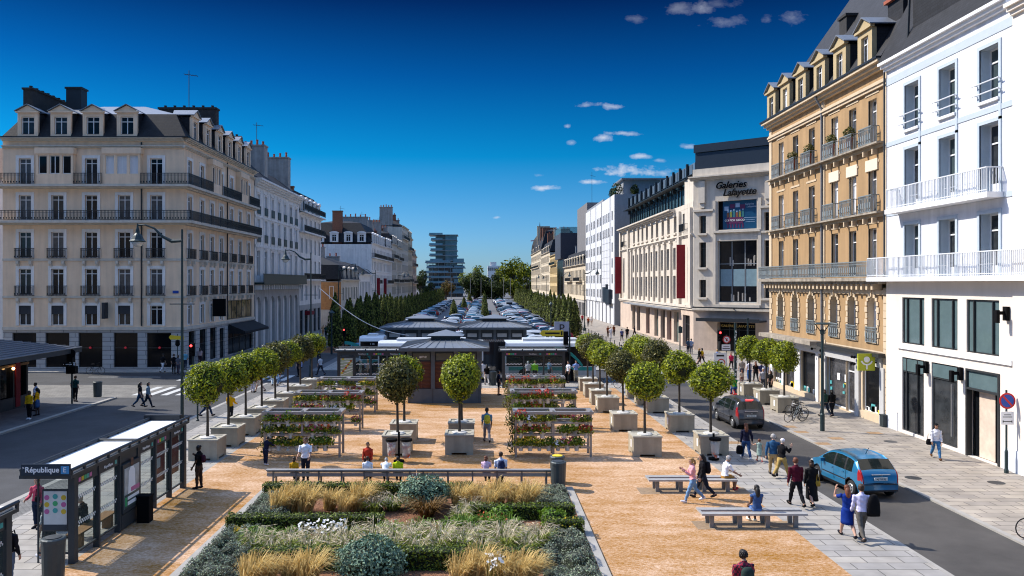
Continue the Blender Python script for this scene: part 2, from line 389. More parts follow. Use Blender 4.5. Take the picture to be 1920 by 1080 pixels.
# ------------------------------------------------------------------ architecture kit
def facade(mb, F, L, z0, z1, ops, m=0, mr=None, rev=.3, u_start=0.0, caps=True):
    """wall from u_start to L with rectangular openings (u0,u1,z0,z1) and their reveals"""
    mr = m if mr is None else mr
    us = sorted(set([u_start, L] + [x for o in ops for x in o[:2]])); zs = sorted(set([z0, z1] + [x for o in ops for x in o[2:]]))
    us = [u for u in us if u_start <= u <= L]; zs = [z for z in zs if z0 <= z <= z1]
    for i in range(len(us) - 1):
        for j in range(len(zs) - 1):
            cu, cz = (us[i] + us[i+1]) / 2, (zs[j] + zs[j+1]) / 2
            if any(o[0] < cu < o[1] and o[2] < cz < o[3] for o in ops): continue
            mb.quad(F.p(us[i], zs[j]), F.p(us[i+1], zs[j]), F.p(us[i+1], zs[j+1]), F.p(us[i], zs[j+1]), m)
    for (a, b, c, d) in ops:
        p = F.p
        mb.quad(p(a, c), p(a, d), p(a, d, -rev), p(a, c, -rev), mr); mb.quad(p(b, c), p(b, c, -rev), p(b, d, -rev), p(b, d), mr)
        mb.quad(p(a, d), p(b, d), p(b, d, -rev), p(a, d, -rev), mr); mb.quad(p(a, c), p(a, c, -rev), p(b, c, -rev), p(b, c), mr)
    if caps:
        e = -rev - .02
        for u in (u_start, L): mb.quad(F.p(u, z0), F.p(u, z1), F.p(u, z1, e), F.p(u, z0, e), m)
        mb.quad(F.p(u_start, z1), F.p(L, z1), F.p(L, z1, e), F.p(u_start, z1, e), m)
_wc = {}
def win_mesh(w, h, sur, smat, fmat, mull, trans, solid, arch, head):
    """(frame mesh, pane mesh), local x along the wall, y inwards (0 = wall face), z up from the sill"""
    k = (round(w, 2), round(h, 2), sur, smat, fmat, mull, trans, solid, arch, head)
    if k in _wc: return _wc[k]
    mb = MB(); y0, y1 = .16, .24; t = .07
    if sur:                       # stone or plaster surround, proud of the wall
        mb.box(-w/2 - sur, -w/2, -.05, .02, -.02, h + sur, 0); mb.box(w/2, w/2 + sur, -.05, .02, -.02, h + sur, 0)
        mb.box(-w/2, w/2, -.05, .02, h, h + sur, 0)
        if head: mb.box(-w/2 - sur - .06, w/2 + sur + .06, -.14, .02, h + sur + .003, h + sur + .13, 0)
    mb.box(-w/2, -w/2 + t, y0, y1, 0, h, 1); mb.box(w/2 - t, w/2, y0, y1, 0, h, 1)
    mb.box(-w/2 + t, w/2 - t, y0, y1, 0, t, 1); mb.box(-w/2 + t, w/2 - t, y0, y1, h - t, h, 1)
    for i in range(mull):
        x = -w/2 + w * (i + 1) / (mull + 1); mb.box(x - t*.55, x + t*.55, y0 - .005, y1 - .003, t, h - t, 1)
    if trans: mb.box(-w/2 + t, w/2 - t, y0 - .012, y1 - .006, h * trans, h * trans + .07, 1)
    if solid: mb.box(-w/2 + t, w/2 - t, y0 + .003, y1, t, h * solid, 1)
    fm = mb.mesh('window', [smat or fmat, fmat])
    pb = MB(); pb.quad((-w/2, .2, 0), (w/2, .2, 0), (w/2, .2, h), (-w/2, .2, h)); pm = pb
    _wc[k] = (fm, {}, (w, h)); return _wc[k]
def pane_mesh(rec, pmat):
    if pmat not in rec[1]:
        w, h = rec[2]; pb = MB(); pb.quad((-w/2, .2, 0), (w/2, .2, 0), (w/2, .2, h), (-w/2, .2, h)); rec[1][pmat] = pb.mesh('pane', pmat)
    return rec[1][pmat]
_rc = {}
def rail_mesh(L, h, style, d=0.0, mat_='iron_black', step=.13):
    k = (round(L, 2), h, style, d, mat_, step)
    if k in _rc: return _rc[k]
    mb = MB(); a, b = -L/2, L/2
    mb.box(a, b, -.025, .025, h - .05, h, 0); mb.box(a, b, -.02, .02, .06, .1, 0)
    n = max(2, int(L / step)); bt = .015
    for i in range(n + 1):
        x = a + .015 + (L - .03) * i / n; mb.box(x - bt, x + bt, -bt, bt, .1, h - .05, 0)
    if style == 'ornate':
        mb.box(a, b, -.015, .015, h - .2, h - .17, 0)
        for i in range(n):
            x = a + L * (i + .5) / n
            if i % 2 == 0: mb.box(x - .045, x + .045, -.012, .012, .3, .62, 0); mb.box(x - .03, x + .03, -.012, .012, .12, .22, 0)
    if style == 'panel':
        mb.box(a, b, -.015, .015, h - .22, h - .19, 0)
        for i in range(0, n, 2):
            x = a + L * (i + .5) / n; mb.box(x - .03, x + .03, -.012, .012, .15, .3, 0)
    if d:
        for x in (a, b):
            mb.box(x - .02, x + .02, 0, d, h - .05, h, 0); mb.box(x - .02, x + .02, 0, d, .06, .1, 0)
            for j in range(1, max(2, int(d / step))): mb.box(x - bt, x + bt, d * j / max(2, int(d / step)) - bt, d * j / max(2, int(d / step)) + bt, .1, h - .05, 0)
    _rc[k] = mb.mesh('balcony_railing', mat_); return _rc[k]
_dc = {}
def dormer_mesh(w, h, depth, wm, rm, ww, wh, arch=False):
    k = (w, h, depth, wm, rm, ww, wh, arch)
    if k in _dc: return _dc[k]
    mb = MB(); o = .22; g = .55 if not arch else .35
    zs = (h - wh) * .35
    F = Fr((-w/2, 0), (0, -1))
    facade(mb, F, w, 0, h, [(w/2 - ww/2, w/2 + ww/2, zs, zs + wh)], 0, rev=.25)
    mb.box(-w/2, w/2, .28, depth, 0, h, 1)                       # slate-hung cheeks
    if arch:
        pts = [(w/2 + (w/2 + .12) * math.cos(a), h + .45 * math.sin(a)) for a in [math.pi * i / 8 for i in range(9)]]
        mb.prism(pts, F, -.3, .12, 0); mb.prism([(u, z + .03) for u, z in pts], F, -depth, -.301, 1)
    else:
        mb.box(-w/2 - o*.6, w/2 + o*.6, -.16, .1, h + .002, h + .14, 0)
        mb.prism([(-o*.5, h + .14), (w + o*.5, h + .14), (w/2, h + .14 + g)], F, -.15, .06, 0)
        # sloping zinc roof
        for s in (-1, 1):
            a = (s * (w/2 + o), -.22, h + .12); b = (0, -.22, h + .2 + g); c = (0, depth + .5, h + .2 + g); d_ = (s * (w/2 + o), depth + .2, h + .12)
            mb.add([a, b, c, d_] + [(x, y, z + .07) for x, y, z in (a, b, c, d_)], [(0, 1, 2, 3), (4, 7, 6, 5), (0, 4, 5, 1), (1, 5, 6, 2), (2, 6, 7, 3), (3, 7, 4, 0)], 2)
    _dc[k] = (mb.mesh('dormer', [wm, rm, 'zinc']), zs); return _dc[k]

class Bld:
    def __init__(s, name, loc, label, cat='building', group=None):
        s.root = empty(name, loc, 0, label, cat, group); s.r = random.Random(hash(label) % 1000 if False else sum(map(ord, label)))
    def part(s, name, data, F, u, z, d=0.0, parent=None):
        o = bpy.data.objects.new(name, data); COL.objects.link(o); o.parent = parent or s.root
        o.location = Vector(F.p(u, z, d)) - s.root.location; o.rotation_euler.z = F.rot; return o
    def win(s, F, u, z, w, h, frame='frame_white', panes=('win_dark', 'win_dark', 'win_mid', 'win_curtain'), mull=1, trans=.76, sur=0, smat=None, solid=0, arch=False, d=0.0, head=False, name='window'):
        rec = win_mesh(w, h, sur, smat, frame, mull, trans, solid, arch, head)
        o = s.part(name, rec[0], F, u, z, d)
        p = bpy.data.objects.new('pane', pane_mesh(rec, s.r.choice(panes))); COL.objects.link(p); p.parent = o
        return o
    def rail(s, F, u0, u1, z, h=1.0, d=.4, style='panel', m='iron_black', ret=True, step=.13):
        return s.part('balcony_railing', rail_mesh(u1 - u0, h, style, d if ret else 0.0, m, step), F, (u0 + u1) / 2, z, d)
    def dormer(s, F, u, z, d, w=1.9, h=2.2, depth=1.6, wm='stucco', rm='slate', ww=1.1, wh=1.5, panes=('win_dark', 'win_mid'), arch=False):
        me, zs = dormer_mesh(w, h, depth, wm, rm, ww, wh, arch)
        o = s.part('dormer', me, F, u, z, d)
        rec = win_mesh(ww, wh, 0, None, 'frame_white', 1, .7, 0, False, False)
        f = bpy.data.objects.new('window', rec[0]); COL.objects.link(f); f.parent = o; f.location = (0, 0, zs)
        q = pane_mesh(rec, s.r.choice(panes)); p = bpy.data.objects.new('pane', q); COL.objects.link(p); p.parent = o; p.location = (0, 0.0, zs)
        return o
    def chimney(s, x, y, z0, z1, sx, sy, m='chim_grey', cap='chim_grey', pots=0, along='x', potm='terracotta'):
        mb = MB(); mb.box(x - sx/2, x + sx/2, y - sy/2, y + sy/2, z0, z1, 0); mb.box(x - sx/2 - .1, x + sx/2 + .1, y - sy/2 - .1, y + sy/2 + .1, z1, z1 + .18, 1)
        o = mb.build('chimney', [m, cap], s.root)
        if pots:
            pb = MB()
            for i in range(pots):
                t = (i + .5) / pots - .5; px, py = (x + t * sx, y) if along == 'x' else (x, y + t * sy)
                h = potm == 'chim_dark' and .28 or .55 + .12 * ((i * 7) % 3); pb.lathe([(.17, 0), (.14, h * .8), (.17, h * .82), (.17, h)], (px, py, z1 + .18), 8)
            pb.build('chimney_pots', potm, o, origin=wloc(s.root))
        return o
    def mb(s, mb, name, mats, smooth=False): return mb.build(name, mats, s.root, smooth=smooth)
def mansard(mb, x0, x1, y0, y1, z0, z1, i1, z2, i2, m1=0, m2=1):
    a = [(x0, y0), (x1, y0), (x1, y1), (x0, y1)]; b = [(x0+i1, y0+i1), (x1-i1, y0+i1), (x1-i1, y1-i1), (x0+i1, y1-i1)]
    w = min(x1 - x0, y1 - y0) / 2 - .01; i2 = min(i2, w); c = [(x0+i2, y0+i2), (x1-i2, y0+i2), (x1-i2, y1-i2), (x0+i2, y1-i2)]
    for k in range(4):
        j = (k + 1) % 4
        mb.quad((*a[k], z0), (*a[j], z0), (*b[j], z1), (*b[k], z1), m1); mb.quad((*b[k], z1), (*b[j], z1), (*c[j], z2), (*c[k], z2), m2)
    mb.poly([(*p, z2) for p in c], m2)
def cornice(mb, F, u0, u1, z, h, d, m=0, steps=3):
    for i in range(steps):
        mb.fbox(F, u0, u1, z + h * i / steps, z + h * (i + 1) / steps - .002, -.02, d * (i + 1) / steps, m)
def antenna(x, y, z, h, label, name='roof_antenna'):
    mb = MB(); mb.tube([(x, y, z), (x, y, z + h)], .04, 5); mb.tube([(x - .5, y, z + h * .9), (x + .9, y, z + h * .85)], .03, 4)
    for i in range(5): mb.tube([(x - .4 + i * .3, y - .35, z + h * (.895 - i * .01)), (x - .4 + i * .3, y + .35, z + h * (.895 - i * .01))], .02, 4)
    tag(mb.build(name, 'dark_metal', origin=(x, y, z)), label, 'antenna').location = (x, y, z)
_fonts = {}
def text_mesh(body, size, m, ext=.02, shear=0.0, align='CENTER', bold=0.0, space=1.0):
    c = bpy.data.curves.new('lettering', 'FONT'); c.body = body; c.size = size; c.extrude = ext; c.shear = shear; c.align_x = align; c.align_y = 'CENTER'; c.offset = bold; c.space_character = space
    c.resolution_u = 3
    o = bpy.data.objects.new('lettering', c); COL.objects.link(o)
    me = bpy.data.meshes.new_from_object(o.evaluated_get(bpy.context.evaluated_depsgraph_get()))
    bpy.data.objects.remove(o); bpy.data.curves.remove(c)
    me.materials.clear(); me.materials.append(M[m]); me.name = 'lettering'; return me
def text_on(parent, body, size, m, loc, rz=0.0, ext=.01, name='lettering', **k):
    """upright lettering; loc in the parent's frame, facing local -Y turned by rz"""
    o = bpy.data.objects.new(name, text_mesh(body, size, m, ext, **k)); COL.objects.link(o)
    o.location = loc; o.rotation_euler = (R(90), 0, rz)
    if parent: o.parent = parent
    return o
# ------------------------------------------------------------------ buildings on the left of the square
def corner_building():
    X0, X1, Y0, Y1 = -45.0, -28.0, 75.0, 98.0
    B = Bld('corner_building', (-36.5, 86.5, 0), 'beige rendered corner building with slate roof, iron balconies and black shops at street level')
    FF, FS = Fr((X0, Y0), (0, -1)), Fr((X1, Y0), (1, 0)); LF, LS = X1 - X0, Y1 - Y0
    uf = [2.1, 5.15, 8.3, 11.4, 14.4]; us = [1.5, 4.85, 7.76, 10.7, 14.2, 17.3, 20.6]
    fl = [(4.05, 5.9), (6.85, 9.35), (10.35, 12.8), (13.9, 16.25), (17.2, 19.7)]
    w = 1.15
    wall = MB()
    opf = [(u - w/2, u + w/2, a, b) for i, (a, b) in enumerate(fl) for k, u in enumerate(uf) if not (i == 4 and k in (1, 3))]
    ops = [(u - w*.45, u + w*.45, a, b) for i, (a, b) in enumerate(fl) for k, u in enumerate(us) if not (i == 4 and k in (2, 5)) and not (i == 0 and k >= 4)]
    ops.append((12.9, 22.2, 3.95, 6.1))
    facade(wall, FF, LF, 3.9, 21.3, opf, 0, caps=False); facade(wall, FS, LS, 3.9, 21.3, ops, 0, caps=False)
    wall.box(X0, X1 - .33, Y0 + .33, Y1, 0, 21.3, 0)
    # projecting bays on the top floor
    B.mb(wall, 'wall', ['stucco'])
    for F, lst in ((FF, (5.15, 11.4)), (FS, (7.76, 17.3))):
        for u in lst:
            b = MB(); hw = 1.72 if F is FF else 1.5
            F2 = Fr(F.p(u - hw, 0, .55)[:2], F.n)
            o3 = [(.2, 1.0, 18.2, 19.9), (1.25, 2*hw - 1.25, 18.2, 19.9), (2*hw - 1.0, 2*hw - .2, 18.2, 19.9)]
            facade(b, F2, 2*hw, 17.1, 20.6, o3, 0, rev=.22, caps=False)
            b.fbox(F, u - hw, u - hw + .02, 17.1, 20.6, -.02, .545); b.fbox(F, u + hw - .02, u + hw, 17.1, 20.6, -.02, .545)
            b.fbox(F, u - hw - .1, u + hw + .1, 20.05, 20.62, -.02, .65); b.fbox(F, u - hw + .02, u + hw - .02, 17.1, 20.05, -.02, .3)
            B.mb(b, 'bay', ['stucco'])
            for k, (a, c, za, zb) in enumerate(o3):
                blind = F is FF and u > 10
                B.win(F2, (a + c) / 2, za, c - a, zb - za, trans=0, mull=1 if k == 1 else 0, panes=('blind_white',) if blind else ('win_dark', 'win_curtain', 'win_dark'), d=.03)
    trim = MB()
    for F, L in ((FF, LF), (FS, LS)):
        for z in (6.6, 10.1): trim.fbox(F, 0, L, z, z + .22, -.02, .07)
        trim.fbox(F, 0, L, 3.6, 3.9, -.02, .12); cornice(trim, F, -.3 if F is FS else 0, L, 20.65, .25, .3); cornice(trim, F, 0, L, 21.3, .3, .55)
        for u in (uf if F is FF else us):
            for z in (6.6, 10.1):
                for s in (-.6, .6): trim.fbox(F, u + s - .12, u + s + .12, z - .3, z, 0, .3); trim.fbox(F, u + s - .12, u + s + .12, z - .48, z - .3, 0, .16)
    B.mb(trim, 'trim', ['stone_cream'])
    sl = MB()
    for z, d in ((13.6, 1.0), (17.0, .75)):
        sl.box(X0 - .2, X1 + d, Y0 - d, Y0, z, z + .22); sl.box(X1, X1 + d, Y0 + .002, Y1, z, z + .219)
        sl.box(X0 - .2, X1 + d * .5, Y0 - d * .5, Y0, z - .15, z - .003); sl.box(X1, X1 + d*.5, Y0 + .002, Y1, z - .149, z - .004)
    B.mb(sl, 'balcony_slab', ['stone_cream'])
    for i, (a, b) in enumerate(fl):
        for F, lst in ((FF, uf), (FS, us)):
            for k, u in enumerate(lst):
                if i == 4 and k in ((1, 3) if F is FF else (2, 5)): continue
                if i == 0 and F is FS and k >= 4: continue
                ww = w if F is FF else w * .9
                o = B.win(F, u, a, ww, b - a, sur=.28, smat='stone_white', panes=('win_dark', 'win_dark', 'win_curtain', 'win_mid') if F is FF else ('win_blue', 'win_dark', 'win_mid'), trans=.8)
                if i == 0 and (F is FF and k < 4): # dark half-lowered awning blind
                    bl = MB(); bl.box(-ww/2, ww/2, .04, .14, 1.05, 1.85); q = link('blind', bl.mesh('blind', 'blind_dark'), o)
                if i in (1, 2): B.rail(F, u - .85, u + .85, a - .08, 1.0, .32)
    B.rail(FF, -.2, LF + .95, 13.82, .95, .95, ret=False); B.rail(FS, -.9, LS, 13.82, .95, .95, ret=False)
    for a, b in ((-.2, 3.35), (6.95, 9.6), (13.2, LF + .7)): B.rail(FF, a, b, 17.2, 1.05, .7, ret=False)
    for a, b in ((-.68, 6.2), (9.3, 15.7), (18.9, LS)): B.rail(FS, a, b, 17.2, 1.05, .7, ret=False)
    # ground floor
    g = MB(); og = [(a, b, .1, 3.35) for a, b in ((.9, 3.15), (4.0, 6.25), (7.1, 9.35), (10.4, 12.65), (13.5, 15.8))]
    os_ = [(1.2, 3.0, .1, 3.4), (4.2, 6.2, .1, 3.4), (7.2, 9.2, .1, 3.4), (10.2, 11.8, 0, 3.2), (13.0, 22.4, .1, 3.3)]
    facade(g, FF, LF, 0, 3.6, og, 0, rev=.3, caps=False); facade(g, FS, LS, 0, 3.6, os_, 0, rev=.3, caps=False)
    B.mb(g, 'ground_floor', ['rustic'])
    for F, lst in ((FF, og), (FS, os_)):
        for a, b, c, d in lst: B.win(F, (a + b) / 2, c, b - a, d - c, frame='frame_dark', panes=('shop_dark',), mull=0 if b - a < 3 else 3, trans=.55, name='shop_window')
    for i, u in enumerate((8.2, 11.5, 14.7)):   # red lamps that glow inside the cafe
        lb = MB(); lb.ball(FF.p(u, 1.95, -.02), .11, 0); B.mb(lb, 'cafe_lamp', ['red_lamp'])
    B.win(FS, 17.55, 3.98, 9.2, 2.1, frame='frame_dark', panes=('shop_gold',), mull=4, trans=0)
    aw = MB(); aw.prism([(0, 0), (1, 0)], FS, 0, 1) if False else None
    p = FS.p
    aw.add([p(13, 3.5, .05), p(22.6, 3.5, .05), p(22.6, 2.7, 1.9), p(13, 2.7, 1.9), p(13, 2.45, 1.9), p(22.6, 2.45, 1.9), p(13, 2.45, .05), p(22.6, 2.45, .05)],
           [(0, 1, 2, 3), (3, 2, 5, 4), (0, 3, 4, 6), (1, 7, 5, 2), (0, 6, 7, 1)], 0)
    B.mb(aw, 'awning', ['awning_black'])
    # roof
    rf = MB(); mansard(rf, X0, X1 + .3, Y0 - .3, Y1, 21.62, 24.1, 1.5, 25.9, 6.5)
    rf.box(X0 - .1, X1 + .62, Y0 - .62, Y1, 21.6, 21.68, 2)
    B.mb(rf, 'roof', ['slate', 'zinc', 'dark_metal'])
    for px in (49.5, 111.5, 172, 236): B.dormer(FF, (px - 905) * .0497 - X0, 21.72, .24, ww=1.2, wh=1.65)
    for u in (2.4, 6.0, 9.6, 13.0, 16.4, 19.8): B.dormer(FS, u, 21.72, .24, w=1.75, ww=1.15, wh=1.65)
    B.chimney(-43.2, 79.5, 22, 26.4, .9, 7, pots=7, along='y', m='chim_dark', cap='chim_dark', potm='chim_dark'); B.chimney(-40.6, 80, 24, 27.3, 1.5, 1.2, cap='dark_metal', m='dark_metal')
    B.chimney(-31.2, 85, 23, 26.4, 6, 1.0, pots=6, m='chim_dark', cap='chim_dark', potm='chim_dark'); B.chimney(-31, 95, 23, 25.2, 4.5, 1, pots=5, m='chim_dark', cap='chim_dark', potm='chim_dark')
    dp = MB()
    for F, u in ((FF, 13.05), (FS, 12.5)): dp.tube([F.p(u, 4, .1), F.p(u, 21.2, .1)], .07, 6)
    B.mb(dp, 'downpipe', ['dark_metal'])
    sg = MB(); sg.fbox(FF, 9.7, 9.95, 4.7, 6.2, .15, .9); sg2 = B.mb(sg, 'shop_sign', ['blind_dark'])
    pl = MB(); pl.fbox(FF, 15.95, 16.5, 7.05, 7.3, .0, .05); B.mb(pl, 'street_plate', ['sign_blue'])
    sg = MB(); sg.fbox(FS, 7.0, 7.3, 4.6, 6.4, .3, 1.6); B.mb(sg, 'shop_sign', ['black'])
    antenna(-30.1, 82, 26.0, 3.8, 'thin aerial on the roof of the beige corner building')
corner_building()

def white_arcade_building():
    X, Y0, Y1 = -28.0, 98.3, 122.0
    B = Bld('white_arcade_building', (-34, 110, 0), 'white stone building with tall arcade and dark green balcony beside the beige corner building')
    F = Fr((X, Y0), (1, 0)); L = Y1 - Y0
    us = [1.6 + i * 3.35 for i in range(7)]
    fl = [(8.9, 12.1), (13.2, 16.0), (16.7, 19.1)]
    wall = MB(); ops = [(u - .65, u + .65, a, b) for a, b in fl for u in us]
    facade(wall, F, L, 7.9, 20.0, ops, 0); wall.box(X - 12, X - .33, Y0, Y1, 0, 20.0, 0)
    B.mb(wall, 'wall', ['stone_white'])
    g = MB(); og = [(u - 1.05, u + 1.05, 0, 6.3) for u in us]; facade(g, F, L, 0, 7.85, og, 0, rev=.5)
    for u in us:  # arch heads
        pts = [(u + 1.05 * math.cos(a), 5.25 + 1.05 * math.sin(a)) for a in [math.pi * i / 10 for i in range(11)]]
        for k in range(10):
            (a0, z0), (a1, z1) = pts[k], pts[k+1]; g.quad(F.p(a1, z1), F.p(a0, z0), F.p(a0, 6.3), F.p(a1, 6.3)); g.quad(F.p(a0, z0), F.p(a1, z1), F.p(a1, z1, -.5), F.p(a0, z0, -.5))
    B.mb(g, 'arcade', ['stone_grey'])
    for u in us: B.win(F, u, 0, 2.1, 6.3, frame='frame_dark', panes=('shop_dark', 'win_dark'), trans=.5, name='shop_window', d=-.2)
    tr = MB(); cornice(tr, F, 0, L, 20.0, 1.0, .9, steps=4); tr.fbox(F, 0, L, 12.5, 12.8, -.02, .12); tr.fbox(F, 0, L, 16.2, 16.45, -.02, .12)
    for u in us:
        for s in (-.95, .95): tr.fbox(F, u + s - .1, u + s + .1, 8.2, 19.7, -.02, .06)
    for i in range(20): tr.fbox(F, i * 1.2 + .1, i * 1.2 + .45, 7.2, 7.8, 0, .8)
    B.mb(tr, 'trim', ['stone_white'])
    bs = MB(); bs.fbox(F, -.1, L + .1, 7.85, 8.1, -.02, 1.2); B.mb(bs, 'balcony_slab', ['green_metal'])
    rl = MB(); rl.fbox(F, -.1, L + .1, 8.1, 9.1, 1.1, 1.16); rl.fbox(F, -.1, L + .1, 9.1, 9.18, 1.06, 1.2); B.mb(rl, 'balcony_railing', ['green_metal'])
    for i, (a, b) in enumerate(fl):
        for u in us:
            B.win(F, u, a, 1.3, b - a, sur=.2, smat='stone_white', panes=('blind_white', 'win_curtain', 'blind_white', 'win_mid'), head=True)
            if i: 
                q = MB(); q.fbox(F, u - .75, u + .75, a - .05, a + .95, .08, .14); B.mb(q, 'window_guard', ['green_metal'])
    rf = MB(); mansard(rf, X - 12, X + .4, Y0, Y1, 21.0, 23.6, 3.2, 24.6, 5.5); B.mb(rf, 'roof', ['slate', 'slate'])
    B.chimney(X - 2.4, 98.8, 19, 25.2, 1.6, .9, pots=3); B.chimney(X - 4, 108, 20, 26.4, 5.5, 1.6, pots=7); B.chimney(X - 4, 121, 20, 26.8, 5.5, 1.6, pots=6)
    antenna(X - 2.5, 108, 26.5, 3.2, 'thin aerial on the wide chimney of the white arcade building')
white_arcade_building()

def white_end_building():
    X, Y0, Y1 = -28.0, 122.2, 138.6
    B = Bld('white_end_building', (-34, 130, 0), 'white stone building with dark mansard and long iron balconies ending its row')
    F = Fr((X, Y0), (1, 0)); L = Y1 - Y0; FE = Fr((X, Y1), (0, 1))
    us = [1.5 + i * 3.3 for i in range(5)]; fl = [(5.3, 7.6), (8.7, 11.6), (12.7, 15.0), (16.1, 18.2)]
    wall = MB(); facade(wall, F, L, 4.6, 18.9, [(u - .6, u + .6, a, b) for a, b in fl for u in us]); wall.box(X - 12, X - .33, Y0, Y1, 0, 18.9); B.mb(wall, 'wall', ['stone_white'])
    g = MB(); facade(g, F, L, 0, 4.6, [(u - 1.1, u + 1.1, 0, 3.8) for u in us]); B.mb(g, 'ground_floor', ['stone_grey'])
    for u in us: B.win(F, u, 0, 2.2, 3.8, frame='frame_dark', panes=('shop_dark',), trans=.6, name='shop_window')
    for a, b in fl:
        for u in us: B.win(F, u, a, 1.2, b - a, sur=.2, smat='stone_white', panes=('win_curtain', 'win_mid', 'blind_white'))
    tr = MB(); cornice(tr, F, 0, L, 18.7, .35, .5)
    for z in (8.4, 15.8, 18.9): tr.fbox(F, 0, L, z, z + .2, -.02, .85)
    B.mb(tr, 'balcony_slab', ['stone_white'])
    for z in (8.6, 16.0, 19.25): B.rail(F, 0, L, z, .95, .8, ret=False)
    rf = MB(); mansard(rf, X - 12, X, Y0, Y1, 19.1, 22.3, 1.0, 23.2, 4); B.mb(rf, 'roof', ['slate', 'slate'])
    for u in us: B.dormer(F, u, 19.15, .06, w=1.5, h=2.0, wm='stone_white', ww=.95, wh=1.5, arch=True)
    B.chimney(X - 6, Y1 - 1, 21, 24.5, 3, .8, m='brick_chim', cap='brick_chim')
    aw = MB(); aw.fbox(F, 3.6, 6.2, 3.0, 3.6, .05, 1.0); B.mb(aw, 'awning', ['red_banner'])
white_end_building()

def row_house(name, label, F, L, z_e, depth, floors, us, m='stone_white', w=1.2, roof=None, shop=True, sur=.18, smat=None, rails=(), railm='iron_black', dorm=(), panes=('win_dark', 'win_mid', 'win_curtain'), chims=(),
              roofm='slate', shopm='stone_grey', frame='frame_white', doorm=(), cor=.5, wallm=None):
    """one terrace house: wall, windows, cornice, balconies, roof, dormers and chimneys"""
    c = F.p(L / 2, 0, -depth / 2); B = Bld(name, (c[0], c[1], 0), label)
    wall = MB(); zg = 3.8 if shop else 0
    facade(wall, F, L, zg, z_e, [(u - w/2, u + w/2, a, b) for a, b in floors for u in us]); wall.fbox(F, 0, L, 0, z_e, -depth, -.33); B.mb(wall, 'wall', [wallm or m])
    if shop:
        g = MB(); og = [(u - w*.85, u + w*.85, 0, 3.2) for u in us]; facade(g, F, L, 0, zg, og); B.mb(g, 'ground_floor', [shopm])
        for u in us: B.win(F, u, 0, w * 1.7, 3.2, frame='frame_dark', panes=('shop_dark', 'win_dark'), trans=.7, name='shop_window')
    for a, b in floors:
        for u in us: B.win(F, u, a, w, b - a, sur=sur, smat=smat or m, panes=panes, frame=frame)
    tr = MB(); cornice(tr, F, 0, L, z_e, .4, cor)
    if shop: tr.fbox(F, 0, L, 3.8, 4.0, -.02, .15)
    for a, b in floors[1:]: tr.fbox(F, 0, L, a - .3, a - .12, -.02, .1)
    B.mb(tr, 'cornice', [smat or m])
    for (k, u0, u1) in rails:
        s = MB(); s.fbox(F, u0, u1, floors[k][0] - .25, floors[k][0] - .06, -.02, .75); B.mb(s, 'balcony_slab', [smat or m]); B.rail(F, u0, u1, floors[k][0] - .06, .95, .7, m=railm)
    if roof:
        h1, i1, h2, i2 = roof; a, b = F.p(0, 0, .2), F.p(L, 0, -depth); rf = MB()
        mansard(rf, min(a[0], b[0]), max(a[0], b[0]), min(a[1], b[1]), max(a[1], b[1]), z_e + .4, z_e + .4 + h1, i1, z_e + .4 + h2, i2); B.mb(rf, 'roof', [roofm, roofm])
    for u in dorm: B.dormer(F, u, z_e + .45, .14, w=1.6, h=1.9, wm=smat or m, ww=.95, wh=1.4, arch=True)
    for (u, d, h, su, sd_, cm, n) in chims:
        x, y, _ = F.p(u, 0, -d); al = abs(F.u.x) > .5
        B.chimney(x, y, z_e, z_e + h, su if al else sd_, sd_ if al else su, m=cm, cap=cm, pots=n, along='x' if al == (su > sd_) else 'y')
    return B
def fl(z0, n, h, wh): return [(z0 + i * h, z0 + i * h + wh) for i in range(n)]
# orange brick house past the side street: its flank faces the square
B = row_house('orange_brick_house', 'orange brick house with black mansard roofs past the side street', Fr((-25.3, 143), (1, 0)), 20, 8.3, 12, [(4.9, 7.2)], [2, 5, 8, 11.5, 14.5, 17.5], m='stone_cream', roof=(2.6, .8, 4.2, 5),
              dorm=(3, 8, 13, 17), chims=((1, 6, 5.2, .9, 2.5, 'chim_grey', 3), (9, 6, 6.4, 1, 2.5, 'chim_grey', 4), (19, 5, 5, 1, 2.5, 'chim_grey', 2)))
q = MB(); FO = Fr((-37.3, 142.9), (0, -1)); q.fbox(FO, 0, 12, 3.3, 8.2, -.05, .04); B.mb(q, 'flank_wall', ['orange_brick'])
q = MB(); q.fbox(FO, 0, 12, 0, 3.2, -.05, .1); B.mb(q, 'flank_base', ['stone_grey'])
B.win(FO, 10.3, 5.2, .6, 2.2, sur=.1, smat='stone_white', mull=0, d=.06); B.win(FO, 4.4, 3.6, 1.0, 1.3, sur=.15, smat='stone_white', d=.06)
row_house('low_white_house', 'low white house with pale windows between the orange brick house and the banner building', Fr((-25.2, 163.3), (1, 0)), 16.5, 9.6, 12, [(4.7, 8.3)], [1.6 + i * 2.2 for i in range(7)], w=1.0, roof=(1.8, 2.5, 2.6, 5))
B = row_house('banner_building', 'large white building with grey mansard, arched dormers and two dark red banners', Fr((-25, 180), (1, 0)), 25, 16.8, 16, fl(4.9, 4, 3, 2.0), [1.6 + i * 2.7 for i in range(9)], w=1.1, roof=(4.6, 3.2, 5.2, 6),
              rails=((3, 0, 25), (1, 10, 14)), dorm=(2, 6, 10, 14, 18, 22), chims=((2, 8, 7.5, 1, 2.2, 'brick_chim', 0), (15, 6, 7.2, 1.2, 6, 'chim_grey', 5), (23, 5, 7, 1, 4, 'chim_grey', 3)))
FB = Fr((-41, 179.9), (0, -1))
q = MB(); q.fbox(FB, 0, 16, 0, 16.8, -.05, .05); B.mb(q, 'flank_wall', ['stone_white'])
